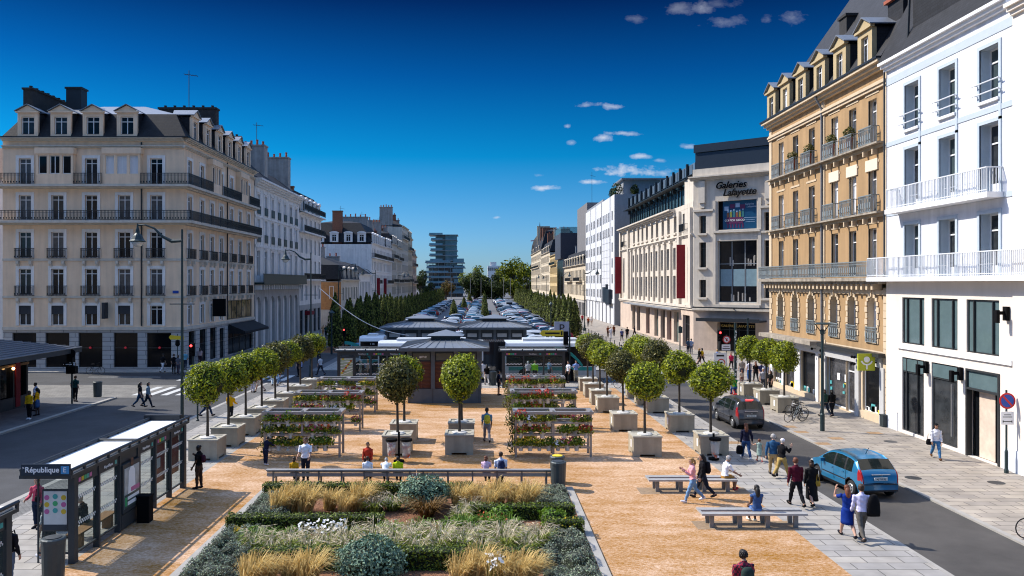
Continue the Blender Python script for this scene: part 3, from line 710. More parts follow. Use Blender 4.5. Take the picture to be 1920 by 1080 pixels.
for u in (5, 8.2, 11.4, 14.4):
    B.win(FB, u, 13.3, 1.2, 2.3, sur=.25, smat='stone_white', d=.07); B.dormer(FB, u - .6, 17.25, .15, w=1.9, h=2.0, wm='stone_white', ww=1.0, wh=1.5, arch=True)
FBS = Fr((-25, 180), (1, 0))
for u in (6.5, 19.5):
    q = MB(); q.fbox(FBS, u, u + .12, 5.2, 9.2, .3, 1.05); B.mb(q, 'banner', ['red_banner'])
antenna(-33, 186, 21, 5, 'tall aerial on the banner building'); antenna(-38, 184, 21.5, 4, 'aerial beside the brick chimney of the banner building')
hs = [(205.2, 14.5, 17.0, 4, 'stone_white'), (219.8, 14, 18.6, 4, 'stone_cream'), (233.9, 14, 18.2, 4, 'stone_cream'), (248, 20, 25.5, 6, 'stone_cream'), (268.2, 16, 23.0, 5, 'tuffeau'), (284.3, 18, 17.5, 4, 'stone_pink')]
names = [('white_terrace_house', 'narrow white terrace house just past the banner building'), ('cream_terrace_house', 'cream terrace house with long iron balconies in the far left row'), ('stone_terrace_house', 'cream stone terrace house with brick chimneys just before the tall cream block'),
         ('tall_cream_block', 'tall cream apartment block standing above the far left row'), ('tan_far_house', 'tan stone house behind the tall cream block'), ('pink_end_house', 'pink grey house at the far end of the left row')]
for (y, L, ze, nf, m), (nm, lb) in zip(hs, names):
    row_house(nm, lb, Fr((-25, y), (1, 0)), L, ze, 14, fl(4.9, nf, (ze - 5) / nf, 2.0), [1.5 + i * 2.7 for i in range(int((L - 1) / 2.7))], m=m, w=1.1, roof=(2.8, 1.2, 4.2, 5) if nf < 6 else (1.5, 2.5, 2.2, 5), sur=.12,
              rails=((1, .5, L - .5), (nf - 1, .5, L - .5)), dorm=(3, 7, 11) if nf < 6 else (), chims=((.6, 5, 6, .9, 4, 'chim_grey', 5), (L - .8, 6, 5.2, .9, 4, 'brick_chim', 4)))
antenna(-32, 212, 21, 6, 'aerial on the narrow white terrace house'); antenna(-31, 240, 22, 6, 'aerial on the cream terrace house with brick chimneys')
# brown-tiled house peeping out left of the corner building, and the office block left of the square that shades the road
B = Bld('brown_roof_house', (-53, 86, 0), 'house with brown tiled roof peeping out behind the left edge of the corner building')
q = MB(); q.box(-60, -46.2, 80, 96, 0, 18.5); B.mb(q, 'wall', ['stone_white']); q = MB(); mansard(q, -60.3, -45.9, 79.7, 96.3, 18.5, 22.3, 5, 22.6, 7); B.mb(q, 'roof', ['terracotta_dull', 'terracotta_dull'])
row_house('shading_office_block', 'stone office block along the left of the road, just outside the photo', Fr((-38.5, 43), (1, 0)), 14, 20.5, 14, fl(4.9, 5, 3.1, 2.1), [1.8 + i * 2.6 for i in range(5)], m='stone_cream', roof=(2.0, 2.5, 3, 6))
# ------------------------------------------------------------------ buildings on the right of the square
def white_building():
    X, Y0, Y1 = 22.5, 33.9, 44.6
    B = Bld('white_building', (28, 39, 0), 'bright white building with grey window surrounds, steel railings and big black framed shop windows')
    F = Fr((X, Y1), (-1, 0)); L = Y1 - Y0
    us = [2.7, 5.9, 9.1]; rows = [(16.14, 18.5), (11.95, 15.1), (8.36, 11.1)]
    wall = MB(); facade(wall, F, L, 8.1, 19.75, [(u - .68, u + .68, a, b) for a, b in rows for u in us], 0, 1, rev=.55)
    wall.box(X + .6, X + 14, Y0, Y1, 0, 19.75, 0); B.mb(wall, 'wall', ['wall_white', 'blue_grey'])
    g = MB(); og = [(1.7, 3.85, 4.8, 7.25), (4.5, 6.7, 4.8, 7.25), (7.4, 9.75, 4.8, 7.25), (1.7, 3.8, .15, 4.05), (4.5, 6.7, .15, 4.05), (7.4, 9.8, .02, 4.05)]
    facade(g, F, L, 0, 8.1, og, 0, rev=.3); B.mb(g, 'ground_floor', ['travertine'])
    for i, (a, b, c, d) in enumerate(og):
        if i < 3:
            o = B.win(F, (a + b) / 2, c, b - a, d - c, frame='frame_dark', panes=('win_teal',), mull=0, trans=0, d=.1, name='window')
            q = MB(); w = b - a
            for s in (-.5 + .22, .5 - .2): q.box(w * s - .03, w * s + .03, .1, .19, .07, d - c - .07)
            link('mullion', q.mesh('mullion', 'frame_dark'), o)
        elif i < 5: 
            o = B.win(F, (a + b) / 2, c, b - a, d - c, frame='frame_dark', panes=('win_mid', 'win_shop'), mull=0, trans=.8, d=.1, name='shop_window')
            q = MB(); w = b - a
            if i == 3:
                for s in (-.3, .2): q.box(w * s - .03, w * s + .03, .1, .19, .07, d - c - .07)
                link('mullion', q.mesh('mullion', 'frame_dark'), o)
            else:
                q.box(w * .3 - .02, w * .3 + .02, .05, .13, .5, 3.0); link('door_pull', q.mesh('door_pull', 'alu'), o)
            q = MB(); q.box(-w/2 + .07, w/2 - .07, .12, .18, 3.2, d - c - .07); link('transom_panel', q.mesh('transom_panel', 'win_teal'), o)
        else:
            w = b - a; q = MB(); m_ = (a + b) / 2
            q.fbox(F, a, a + .09, c, d, -.2, .06); q.fbox(F, b - .09, b, c, d, -.2, .06); q.fbox(F, a + .09, b - .09, d - .09, d, -.2, .06); q.fbox(F, a + .09, b - .09, 3.1, 3.2, -.2, .06); B.mb(q, 'entrance_frame', ['frame_dark'])
            q = MB(); q.fbox(F, a + .09, b - .09, 3.2, d - .09, -.12, -.04); B.mb(q, 'transom_panel', ['win_teal'])
            q = MB(); q.fbox(F, a + .1, b - .1, 0, 3.1, -.31, -.29, 0); q.fbox(F, a + .55, b - .75, .05, 3.05, -.29, -.26, 1); q.fbox(F, b - .95, b - .1, .05, 3.05, -.29, -.24, 2); q.fbox(F, b - .62, b - .55, .05, 3.05, -.24, -.2, 3); B.mb(q, 'entrance_door', ['shop_dark', 'travertine_in', 'travertine_in', 'black'])
    for a, b in rows:
        for u in us:
            o = B.win(F, u, a, 1.36, b - a, frame='frame_white', panes=('win_teal_dark', 'win_mid'), mull=0, trans=.72, d=-.28, solid=.16 if b < 16 else 0)
            q = MB()    # flat grey band framing the opening
            for x0, x1, z0, z1 in ((-.84, -.68, -.1, b - a + .16), (.68, .84, -.1 if b < 16 else -1.0, b - a + .16), (-.68, .68, b - a, b - a + .16)): q.box(x0, x1, -.34, -.25, z0, z1)
            link('surround', q.mesh('surround', 'blue_grey'), o)
            if b > 16:
                q = MB()
                for z in (.32, .78): q.tube([(-.95, -.5, z), (.95, -.5, z)], .03, 6); q.tube([(-.8, -.5, z), (-.8, -.3, z)], .03, 5); q.tube([(.8, -.5, z), (.8, -.3, z)], .03, 5)
                link('window_bar', q.mesh('window_bar', 'iron_white'), o)
                q = MB(); q.box(-.75, .75, -.42, -.2, -.14, -.01); link('sill', q.mesh('sill', 'white_paint'), o)
    tr = MB(); tr.fbox(F, 0, L, 15.55, 15.8, -.02, .035); tr.fbox(F, 0, L, 11.7, 11.94, -.02, .035); tr.fbox(F, 0, L, 18.95, 19.35, -.02, .03); B.mb(tr, 'band', ['blue_grey'])
    tr = MB(); cornice(tr, F, 0, L, 19.75, .45, .5); tr.fbox(F, 1.3, L, 4.5, 4.72, -.02, .1); B.mb(tr, 'cornice', ['white_paint'])
    sl = MB(); sl.fbox(F, -.9, L + 3, 8.1, 8.32, -.02, .7); sl.fbox(F, 1.3, L - .6, 11.72, 11.96, .0, .75); B.mb(sl, 'balcony_slab', ['white_paint'])
    def steel(u0, u1, z, d, h=1.05):
        q = MB(); n = int((u1 - u0) / .125)
        for i in range(n + 1):
            u = u0 + (u1 - u0) * i / n; r = .012 if i % 9 else .024; q.fbox(F, u - r, u + r, z, z + h, d - r, d + r)
        q.fbox(F, u0, u1, z + h, z + h + .05, d - .03, d + .03); q.fbox(F, u0, u1, z + .08, z + .12, d - .02, d + .02)
        for u in (u0, u1):
            for j in range(5): q.fbox(F, u - .012, u + .012, z, z + h, j * .14, j * .14 + .024)
            q.fbox(F, u - .02, u + .02, z + h, z + h + .049, 0, d - .03)
        for i in range(int((u1 - u0) / 1.6)):  # wind braces
            u = u0 + .5 + i * 1.6; q.fbox(F, u, u + 1.0, z + .5, z + .53, d - .06, d - .035)
            q.tube([F.p(u + .35, z + .45, d - .1), F.p(u + .6, z + .05, d - .5)], .015, 4)
        B.mb(q, 'balcony_railing', ['iron_white'])
    steel(-.85, L + 2.95, 8.32, .64); steel(1.4, L - .7, 11.96, .69)
    rf = MB(); a0 = F.p(0, 20.2, .5); 
    rf.add([F.p(0, 20.2, .5), F.p(L, 20.2, .5), F.p(L, 24.5, -1.7), F.p(0, 24.5, -1.7), F.p(0, 26.5, -7), F.p(L, 26.5, -7), F.p(L, 20.2, -13), F.p(0, 20.2, -13)], [(0, 1, 2, 3), (3, 2, 5, 4), (4, 5, 6, 7), (0, 3, 4, 7), (1, 6, 5, 2)], 0); B.mb(rf, 'roof', ['slate'])
    d = MB(); d.fbox(F, 2.6, 7.8, 20.6, 24.6, -3.5, -.1, 0); d.fbox(F, 2.4, 8.0, 24.6, 24.8, -3.7, .1, 1); d.fbox(F, 8.0, 10.6, 21.0, 24.0, -3, -.4, 1); B.mb(d, 'dormer_block', ['slate', 'dark_metal'])
    d = MB(); d.tube([F.p(2.4, 20.3, .1), F.p(2.4, 25.2, -.1)], .07, 6); d.tube([F.p(.02, 8.4, .12), F.p(.02, 20, .12)], .05, 6); B.mb(d, 'downpipe', ['frame_dark'])
    for u, z in ((4.15, 3.45), (7.05, 3.45), (10.35, 6.4)):
        q = MB(); q.fbox(F, u - .13, u + .13, z, z + .6, .02, .16); q.fbox(F, u - .04, u + .04, z + .25, z + .4, .16, .42); q.fbox(F, u - .1, u + .1, z - .1, z + .45, .42, .56); B.mb(q, 'wall_lamp', ['black'])
    pl = MB(); pl.fbox(F, .05, 1.25, 0, 1.0, .0, .03); pl.fbox(F, 9.95, L, 0, .95, .0, .03); B.mb(pl, 'plinth', ['blue_grey_light'])
    # stone-clad neighbour on the frame's edge
    C = Bld('cream_building', (28, 28, 0), 'cream building on the right edge with stone cladding below its terrace')
    F2 = Fr((X - .06, Y0 - .02), (-1, 0)); q = MB()
    facade(q, F2, 9, 8.1, 19.3, [(2.2 + i * 3, 3.5 + i * 3, a, b) for i in range(2) for a, b in rows], 0); q.box(X + .4, X + 14, Y0 - 9, Y0 - .03, 0, 19.3); C.mb(q, 'wall', ['stone_bright'])
    for i in range(2):
        for a, b in rows: C.win(F2, 2.85 + i * 3, a, 1.3, b - a)
    q = MB(); facade(q, F2, 9, 0, 8.1, [(4, 6.5, .1, 4), (4, 6.5, 4.8, 7.2)], 0); C.mb(q, 'ground_floor', ['travertine'])
    for z, h in ((.1, 3.9), (4.8, 2.4)): C.win(F2, 5.25, z, 2.5, h, frame='frame_dark', panes=('win_teal',))
    q = MB(); cornice(q, F2, 0, 9, 19.3, .5, .4); C.mb(q, 'cornice', ['stone_bright'])
    q = MB(); q.fbox(F2, -.0, 9, 0, .95, 0, .03); C.mb(q, 'plinth', ['blue_grey_light'])
white_building()

def ochre_building():
    X, Y0, Y1 = 22.7, 44.7, 63.2
    B = Bld('ochre_building', (29, 54, 0), 'ochre rendered building with white trim, wrought iron balconies and gabled attic dormers')
    F = Fr((X, Y1), (-1, 0)); L = Y1 - Y0
    us = [2.35, 5.15, 8.0, 11.6, 14.1, 16.6]
    rows = [(16.05, 18.7), (12.1, 14.7), (8.42, 11.2)]; w = 1.0
    wall = MB(); facade(wall, F, L, 8.2, 20.3, [(u - w/2, u + w/2, a, b) for a, b in rows for u in us], 0, 1, rev=.4); wall.box(X + .45, X + 13, Y0, Y1, 0, 20.3, 0); B.mb(wall, 'wall', ['ochre', 'ochre_trim'])
    e = MB(); er = (4.5, 7.2); facade(e, F, L, 4.1, 7.75, [(u - .55, u + .55, *er) for u in us], 0, 1, rev=.45)
    for u in us:
        c = [(u + .55 * math.cos(a), 6.65 + .55 * math.sin(a)) for a in [math.pi * i / 8 for i in range(9)]]
        for k in range(8): e.quad(F.p(*c[k+1]), F.p(*c[k]), F.p(c[k][0], 7.2), F.p(c[k+1][0], 7.2)); e.quad(F.p(*c[k]), F.p(*c[k+1]), F.p(*c[k+1], -.45), F.p(*c[k], -.45), 1)
    B.mb(e, 'entresol_wall', ['ochre', 'ochre_trim'])
    qn = MB()
    for u in us:
        for s in (-1, 1):
            for j in range(6):
                ww = .3 if j % 2 else .2; a, b = sorted((u + s * .55, u + s * (.55 + ww))); qn.fbox(F, a, b, 4.5 + j * .36, 4.5 + j * .36 + .31, -.02, .06)
        for a in [math.pi * (i + .5) / 7 for i in range(7)]:
            qn.rbox(F.p(u + .68 * math.cos(a), 6.65 + .68 * math.sin(a), .01), .12, .24, .24, 0)
        qn.fbox(F, u - .14, u + .14, 7.22, 7.6, -.02, .16)
    for u0 in (0, L - .55, 9.75):
        for j in range(18): qn.fbox(F, u0, u0 + (.55 if j % 2 else .42), .0 + j * .43 if j * .43 < 7.5 else 7.3, j * .43 + .4 if j * .43 < 7.5 else 7.32, -.02, .05)
    B.mb(qn, 'quoins', ['ochre_trim'])
    tr = MB()
    for u0 in (0.0, 9.7, L - .5): tr.fbox(F, u0, u0 + .5, 8.35, 20.3, -.02, .07)
    tr.fbox(F, 0, L, 19.15, 19.55, -.02, .16); tr.fbox(F, 0, L, 19.32, 19.45, .16, .24); cornice(tr, F, -.2, L, 20.1, .5, .65)
    for a, b in rows[:2]:
        tr.fbox(F, 0, L, a - .3, a - .05, -.02, .12)
        for u in us:
            for s in (-.55, .55): tr.fbox(F, u + s - .07, u + s + .07, a - .62, a - .3, 0, .3)
    for i in range(int(L / .62)): tr.fbox(F, i * .62 + .15, i * .62 + .37, 7.62, 7.95, 0, .55)
    tr.fbox(F, 0, L, 7.35, 7.6, -.02, .1)
    B.mb(tr, 'trim', ['ochre_trim'])
    sl = MB(); sl.fbox(F, -.3, L + .1, 8.12, 8.32, -.02, .85); sl.fbox(F, -.2, L, 7.95, 8.12, -.02, .6)
    for a, b in rows[:2]: sl.fbox(F, .3, L - .4, a - .12, a - .02, -.02, .5)
    B.mb(sl, 'balcony_slab', ['stone_dirty'])
    B.rail(F, -.28, L + .05, 8.32, .95, .8, style='ornate', m='iron_grey', ret=False)
    for k, (a, b) in enumerate(rows):
        for i, u in enumerate(us):
            blind = k == 1 and i >= 3
            pn = ('blind_white',) if (k == 1 and i in (0, 3, 4)) or (k == 0 and i in (0, 3)) else ('win_dark', 'win_mid', 'win_curtain', 'win_dark')
            o = B.win(F, u, a, w, b - a, sur=.26, smat='ochre_trim', panes=pn, head=True, d=-.1, frame='frame_white', trans=.74)
            q = MB()
            if blind: q.box(-w/2 - .22, w/2 + .22, -.18, .0, b - a - .15, b - a + .5, 0); link('roller_blind_box', q.mesh('roller_blind_box', 'blind_cream'), o)
            if k < 2: B.rail(F, u - .8, u + .8, a - .05, 1.05, .45, style='ornate', m='iron_grey')
    for i, u in enumerate(us):
        B.win(F, u, 4.5, 1.1, 2.7, panes=('win_dark', 'win_dark', 'win_curtain') if i < 5 else ('blind_white',), d=-.2, trans=.7); B.rail(F, u - .65, u + .65, 4.5, .95, .12, style='ornate', m='iron_grey')
    # pot plants on the upper balconies
    # ground floor shops
    g = MB(); og = [(.8, 2.6, .35, 3.2), (3.2, 5.0, .35, 3.2), (6.2, 8.7, .35, 3.2), (10.4, 13.2, .1, 3.2), (13.25, 14.6, .05, 3.2), (15.4, 17.6, .45, 3.2)]
    facade(g, F, L, 0, 4.1, og, 0, rev=.4); B.mb(g, 'ground_floor', ['ochre_trim'])
    tr = MB(); tr.fbox(F, 0, 9.9, 3.85, 4.12, -.02, .9, 0); tr.fbox(F, 9.95, L - .3, 3.8, 4.02, .0, .45, 1); B.mb(tr, 'shop_cornice', ['stone_dirty', 'frame_dark'])
    fa = MB(); fa.fbox(F, .3, 9.6, 3.25, 3.8, .0, .1, 0); fa.fbox(F, 10.1, L - .7, 3.2, 3.78, .0, .12, 1)
    for u in (.3, 2.7, 5.2, 5.7, 8.8): fa.fbox(F, u, u + .45, .0, 3.25, .0, .1, 0)
    for u in (9.98, 14.65, 17.65): fa.fbox(F, u, u + .5, .0, 3.2, .0, .13, 1)
    fa.fbox(F, .8, 8.7, 0, .33, -.02, .12, 2); fa.fbox(F, 15.2, 17.7, 0, .42, -.02, .12, 2)
    B.mb(fa, 'shop_front', ['white_paint', 'fascia', 'ochre_trim'])
    for j, (a, b, c, d) in enumerate(og): B.win(F, (a + b) / 2, c, b - a, d - c, frame='frame_dark' if j < 3 else 'frame_white', panes=('win_shop', 'shop_dark'), mull=0, trans=.78 if j == 4 else 0, d=.02, name='shop_door' if j == 4 else 'shop_window')
    # goods just behind the glass
    gd = MB()
    for j, (a, b, c, d) in enumerate(og):
        if j == 4: continue
        for i in range(7):
            u = a + .2 + (b - a - .4) * rnd.random(); z = c + .03 if j != 3 else c + rnd.choice((.9, 1.3, 1.7)); s = .1 + .14 * rnd.random(); gd.fbox(F, u - s, u + s, z, z + .15 + .3 * rnd.random(), -.17, -.13, rnd.choice((0, 0, 1, 2)))
    B.mb(gd, 'shop_display', ['text_white', 'yellow', 'sign_teal'])
    sp = MB()
    for u in (2.9, 5.4, 8.9, 10.3, 14.8, 15.1, 17.3):
        for z in (3.55, 3.15): sp.tube([F.p(u, z, .1), F.p(u, z, .32)], .02, 5); sp.ball(F.p(u, z, .36), .09, 0, 8, 5)
    B.mb(sp, 'spotlight', ['black'])
    # roof with a tall hip and gabled dormers
    p = F.p; zr = 20.62
    rf = MB(); rf.add([p(-.3, zr, .5), p(L, zr, .5), p(L, zr, -13), p(-.3, zr, -13), p(5.2, 31.5, -6), p(L, 31.5, -6)], [(0, 1, 5, 4), (0, 4, 3), (3, 4, 5, 2), (1, 2, 5)], 0)
    rf.fbox(F, -.35, L, zr - .02, zr + .1, .3, .72, 1); B.mb(rf, 'roof', ['slate_fine', 'dark_metal'])
    for i, u in enumerate((1.5, 4.3, 7.2, 10.3, 13.3, 16.6)): B.dormer(F, u, zr + .05, .45, w=1.75, h=2.0, depth=2.4, wm='ochre_light', ww=.85, wh=1.5, panes=('blind_white',) if i == 1 else ('win_dark', 'win_mid'))
    B.chimney(X + 4.5, 46.3, 20, 31.5, 2.2, 1.3, m='brick_gold', cap='brick_gold'); B.chimney(X + 2.6, 55.3, 21, 26.3, .8, 1.1, m='brick_dark', cap='brick_dark')
    q = MB(); q.box(X + .9, X + 4, 44.9, 46.6, 21, 24.2, 0); q.box(X + .7, X + 4.2, 44.75, 46.7, 24.2, 24.4, 1); B.mb(q, 'party_wall', ['slate', 'terracotta'])
    q = MB(); q.tube([p(9.95, 4.2, .14), p(9.95, 19.6, .14), p(9.9, 20.3, .5), p(9.9, 20.6, .6)], .075, 6); B.mb(q, 'downpipe', ['zinc'])
    # lime square sign of the optician: a white lens over a curved bowl
    sg = MB(); FN = Fr(p(L - 1.15, 0, .75)[:2], (0, -1)); s = .48
    sg.fbox(FN, -s, s, 3.0, 3.96, 0, .12, 0); 
    sg.prism([(.0 + .17 * math.cos(a), 3.64 + .17 * math.sin(a)) for a in [2 * math.pi * i / 16 for i in range(16)]], FN, .12, .15, 1)
    for i in range(8):
        a0, a1 = math.pi * (1.05 + .9 * i / 8), math.pi * (1.05 + .9 * (i + 1) / 8)
        sg.prism([(.34 * math.cos(a0), 3.6 + .3 * math.sin(a0)), (.34 * math.cos(a1), 3.6 + .3 * math.sin(a1)), (.26 * math.cos(a1), 3.6 + .22 * math.sin(a1)), (.26 * math.cos(a0), 3.6 + .22 * math.sin(a0))], FN, .12, .15, 1)
    sg.fbox(FN, -.04, .04, 3.08, 3.32, .12, .149, 1); sg.fbox(F, L - 1.17, L - 1.12, 3.4, 3.5, .1, .8, 2); B.mb(sg, 'shop_sign', ['lime_sign', 'text_white', 'black'])
ochre_building()

def department_store():
    A = Vector((25.5, 96.8, 0)); B = Bld('department_store', (34, 115, 0), 'pale stone department store with tall pilastered windows, glazed corner front and dark glass attic storey', 'store')
    F = Fr((25.5, 148), (-1, 0)); L = 51.2; FG = Fr((25.5, 96.8), (-.638, -.77)); LG = 14.0
    # long side
    cu = [13.2, 17, 20.3, 23.8, 27.6, 31, 34.7, 38.2, 42.0]
    wall = MB(); w = 1.1; ops = [(u - w, u + w, 5.9, 9.0) for u in cu] + [(u - w, u + w, 9.8, 12.7) for u in cu] + [(u - .75, u + .75, 14.7, 16.8) for u in cu]
    ops += [(3, 4.2, 6.3, 12.5), (6.5, 7.7, 6.3, 12.5), (3, 4.2, 14.7, 16.8), (6.5, 7.7, 14.7, 16.8), (46, 47, 14.7, 16.8), (49.2, 50.2, 14.7, 16.8)]
    facade(wall, F, L, 5.0, 17.3, ops, 0, rev=.5)
    wall.box(26.1, 55, 97.6, 148, 0, 17.25, 0); wall.extr([(26.5, 98.1), (35.6, 90.5), (45, 96), (45, 108), (26.0, 108)], 0, 17.2, 0); wall.extr([(26.5, 98.1), (35.6, 90.5), (42, 98), (30, 108), (26.0, 103)], 17.2, 21.2, 0)
    facade(wall, FG, LG, 5.0, 21.2, [(.75, 1.6, 14, 16.1), (.75, 1.6, 9.9, 12.9), (.75, 1.6, 6.3, 8.4), (8.6, 9.4, 14, 16.1), (8.6, 9.4, 9.9, 12.9), (8.6, 9.4, 6.3, 8.4), (3.05, 7.75, 14.3, 17.7), (3.05, 7.75, 5.75, 13.0)], 0, rev=.6)
    B.mb(wall, 'wall', ['stone_cream'])
    for u in cu:
        B.win(F, u, 5.9, 2 * w, 3.1, frame='frame_dark', panes=('win_mid', 'win_dark'), d=-.25); B.win(F, u, 9.8, 2 * w, 2.9, frame='frame_dark', panes=('win_mid', 'win_dark'), d=-.25); B.win(F, u, 14.7, 1.5, 2.1, frame='frame_dark', panes=('win_mid', 'win_dark'), d=-.25)
    for a, b, c, d in ops[-6:]: B.win(F, (a + b) / 2, c, b - a, d - c, frame='frame_dark', panes=('win_dark', 'win_mid'), d=-.25)
    for u, lst in ((1.175, ((14, 2.1), (9.9, 3), (6.3, 2.1))), (9.0, ((14, 2.1), (9.9, 3), (6.3, 2.1)))):
        for z, h in lst: B.win(FG, u, z, .85, h, frame='frame_dark', panes=('win_dark', 'win_mid'), d=-.3)
    tr = MB(); cornice(tr, F, 1, L - 9, 17.2, .6, .9); tr.fbox(F, 0, L, 17.3, 17.9, -.6, .02); cornice(tr, F, 0, L, 13.7, .35, .3); tr.fbox(F, 0, L, 5.0, 5.3, -.02, .35); tr.fbox(F, 0, L, 4.75, 5.0, -.02, .2)
    for i in range(len(cu) + 1):
        u = cu[0] - 1.8 if i == 0 else cu[-1] + 1.8 if i == len(cu) else (cu[i-1] + cu[i]) / 2
        tr.fbox(F, u - .35, u + .35, 5.3, 13.4, -.02, .28); tr.fbox(F, u - .45, u + .45, 13.4, 13.7, -.02, .36)
    for u in cu: tr.fbox(F, u - .9, u + .9, 14.4, 14.6, 0, .2); tr.fbox(F, u - .3, u + .3, 16.8, 17.15, 0, .25)
    for u in (1, 8.8, L - 6.4, L - .8): tr.fbox(F, u - .5, u + .5, 5.3, 17.2, -.02, .35)
    cornice(tr, FG, -.35, LG, 20.3, .5, .8); tr.fbox(FG, 0, LG, 20.8, 21.7, -.62, .2)
    for u in (1.2, 9.2): tr.fbox(FG, u - .4, u + .4, 17.6, 20.2, -.02, .4); tr.fbox(FG, u - .28, u + .28, 17.0, 17.6, -.02, .25)
    tr.fbox(FG, 0, 2.6, 16.6, 16.85, -.02, .22); tr.fbox(FG, 8.2, LG, 16.6, 16.85, -.02, .22); tr.fbox(FG, 2.6, 8.2, 13.95, 14.2, -.02, .3); tr.fbox(FG, 2.5, 2.85, 5.3, 17.8, -.02, .14); tr.fbox(FG, 7.95, 8.3, 5.3, 17.8, -.02, .14)
    for u in (1.175, 9.0):
        for z in (14, 9.9, 6.3): tr.fbox(FG, u - .62, u + .62, z - .25, z - .02, -.02, .3)
    tr.fbox(FG, 2.6, 8.2, 5.15, 5.5, -.02, .4); tr.fbox(FG, 0, LG, 4.75, 5.0, -.02, .45)
    B.mb(tr, 'trim', ['stone_cream'])
    # ground floor
    g = MB(); og = [(u - 1.35, u + 1.35, .2, 4.2) for u in (13, 17, 24.5, 30.5, 34.7, 38.6, 42.6)] + [(46, 49.5, 0, 4.0)]
    facade(g, F, L, 0, 4.75, og, 0, rev=.5); facade(g, FG, LG, 0, 4.75, [(3.0, 7.6, 0, 3.4)], 0, rev=.9); B.mb(g, 'ground_floor', ['stone_pink'])
    for i, (a, b, c, d) in enumerate(og): B.win(F, (a + b) / 2, c, b - a, d - c, frame='frame_dark', panes=('shop_tint', 'shop_dark', 'shop_warm')[i % 3:i % 3 + 1], mull=0, trans=.7, d=-.25, name='shop_window')
    q = MB(); q.fbox(F, 10, 45, 4.55, 4.72, .0, 1.3); B.mb(q, 'canopy', ['zinc_light'])
    B.win(FG, 5.3, 0, 4.6, 3.4, frame='frame_dark', panes=('shop_dark',), mull=3, trans=.72, d=-.75, name='entrance_door')
    q = MB(); q.fbox(FG, 1.4, 8.9, 3.55, 3.75, .02, 2.4, 0); q.fbox(FG, 1.4, 8.9, 3.75, 3.95, 2.25, 2.4, 0); B.mb(q, 'entrance_canopy', ['dark_metal'])
    text_on(B.root, 'GALERIES LAFAYETTE', .42, 'text_gold', Vector(FG.p(5.3, 2.95, -.5)) - B.root.location, FG.rot, .02)
    q = MB(); q.fbox(FG, 5.2, 5.3, 4.95, 5.05, 0, .6); q.tube([FG.p(.3, 5.12, .9), FG.p(LG, 5.12, .9)], .09, 6); B.mb(q, 'light_rail', ['dark_metal'])
    # big display window and the poster window over it
    o = B.win(FG, 5.4, 5.75, 4.7, 7.25, frame='frame_grey', panes=('win_dark',), mull=2, trans=.62, d=-.35, name='display_window')
    q = MB()
    for i in range(3): q.box(-2.2 + i * 1.56, -.8 + i * 1.52, .17, .185, 1.9, 3.9)
    link('frosted_panel', q.mesh('frosted_panel', 'win_frost'), o)
    q = MB()
    for i in range(16): x, z = rnd.uniform(-2.1, 2.1), rnd.choice((.15, .15, 4.3, 4.3, 4.9)); h = rnd.uniform(.3, 1.1); q.box(x - .08, x + .08, .17, .19, z, z + h, 0)
    for i in range(12): q.box(rnd.uniform(-2, 2), 0, .17, .188, 0, 0) if False else None
    link('display_goods', q.mesh('display_goods', 'chim_grey'), o)
    ps = MB(); ps.fbox(FG, 3.05, 7.75, 14.3, 17.7, -.5, -.38, 0)
    ps.fbox(FG, 3.05, 3.55, 14.3, 17.7, -.38, -.36, 1); ps.fbox(FG, 4.0, 6.0, 15.0, 15.75, -.38, -.35, 2)
    for i in range(6):
        u = 4.05 + i * .36; ps.fbox(FG, u, u + .26, 15.75, 16.3 + .1 * (i % 3), -.38, -.355, 3 + i % 3); ps.fbox(FG, u + .05, u + .2, 14.5, 15.0, -.38, -.355, 2)
        ps.fbox(FG, u + .06, u + .2, 16.32 + .1 * (i % 3), 16.5 + .1 * (i % 3), -.38, -.355, 6)
    for u, z, s in ((3.75, 16.55, .5), (4.4, 16.8, .6), (5.1, 16.9, .5), (5.65, 16.7, .6)): ps.fbox(FG, u, u + s, z, z + .5, -.38, -.352, 2 if s > .55 else 6)
    ps.fbox(FG, 6.1, 7.6, 15.6, 15.65, -.38, -.36, 6); ps.fbox(FG, 6.1, 7.4, 15.35, 15.39, -.38, -.36, 6); ps.fbox(FG, 6.3, 7.4, 15.12, 15.16, -.38, -.36, 6)
    po = B.mb(ps, 'poster', ['poster_blue', 'black', 'poster_purple', 'poster_rust', 'poster_green', 'poster_teal', 'poster_pale'])
    text_on(po, 'GO FOR GOOD', .34, 'text_white', Vector(FG.p(5.0, 15.38, -.33)) - B.root.location, FG.rot, .01)
    text_on(po, 'Galeries', .32, 'poster_pale', Vector(FG.p(6.75, 17.2, -.33)) - B.root.location, FG.rot, .01, shear=.25); text_on(po, 'Lafayette', .32, 'poster_pale', Vector(FG.p(7.0, 16.9, -.33)) - B.root.location, FG.rot, .01, shear=.25)
    # handwritten black name over the front
    text_on(B.root, 'Galeries', 1.12, 'black', Vector(FG.p(4.7, 19.5, .22)) - B.root.location, FG.rot, .06, name='name_sign', shear=.3, bold=.012, space=1.0)
    text_on(B.root, 'Lafayette', 1.15, 'black', Vector(FG.p(5.75, 18.6, .22)) - B.root.location, FG.rot, .06, name='name_sign', shear=.3, bold=.012, space=.95)
    for u in (48.3, 2.2):
        q = MB(); q.fbox(F, u, u + .15, 6.1, 12.8, .3, 1.35); B.mb(q, 'banner', ['red_banner'])
    for u in (47.6, 5): B.rail(F, u - 1.2, u + 1.2, 14.4, 1.0, .6, style='thick')
    # attic storey
    at = MB(); at.box(27.2, 50, 101, 147, 17.9, 23.2, 0); at.fbox(F, .8, 46, 22.0, 23.4, -2.3, -1.55, 1)
    for i in range(24): at.fbox(F, 1 + i * 1.9, 1.12 + i * 1.9, 17.9, 23.3, -1.68, -1.5, 2)
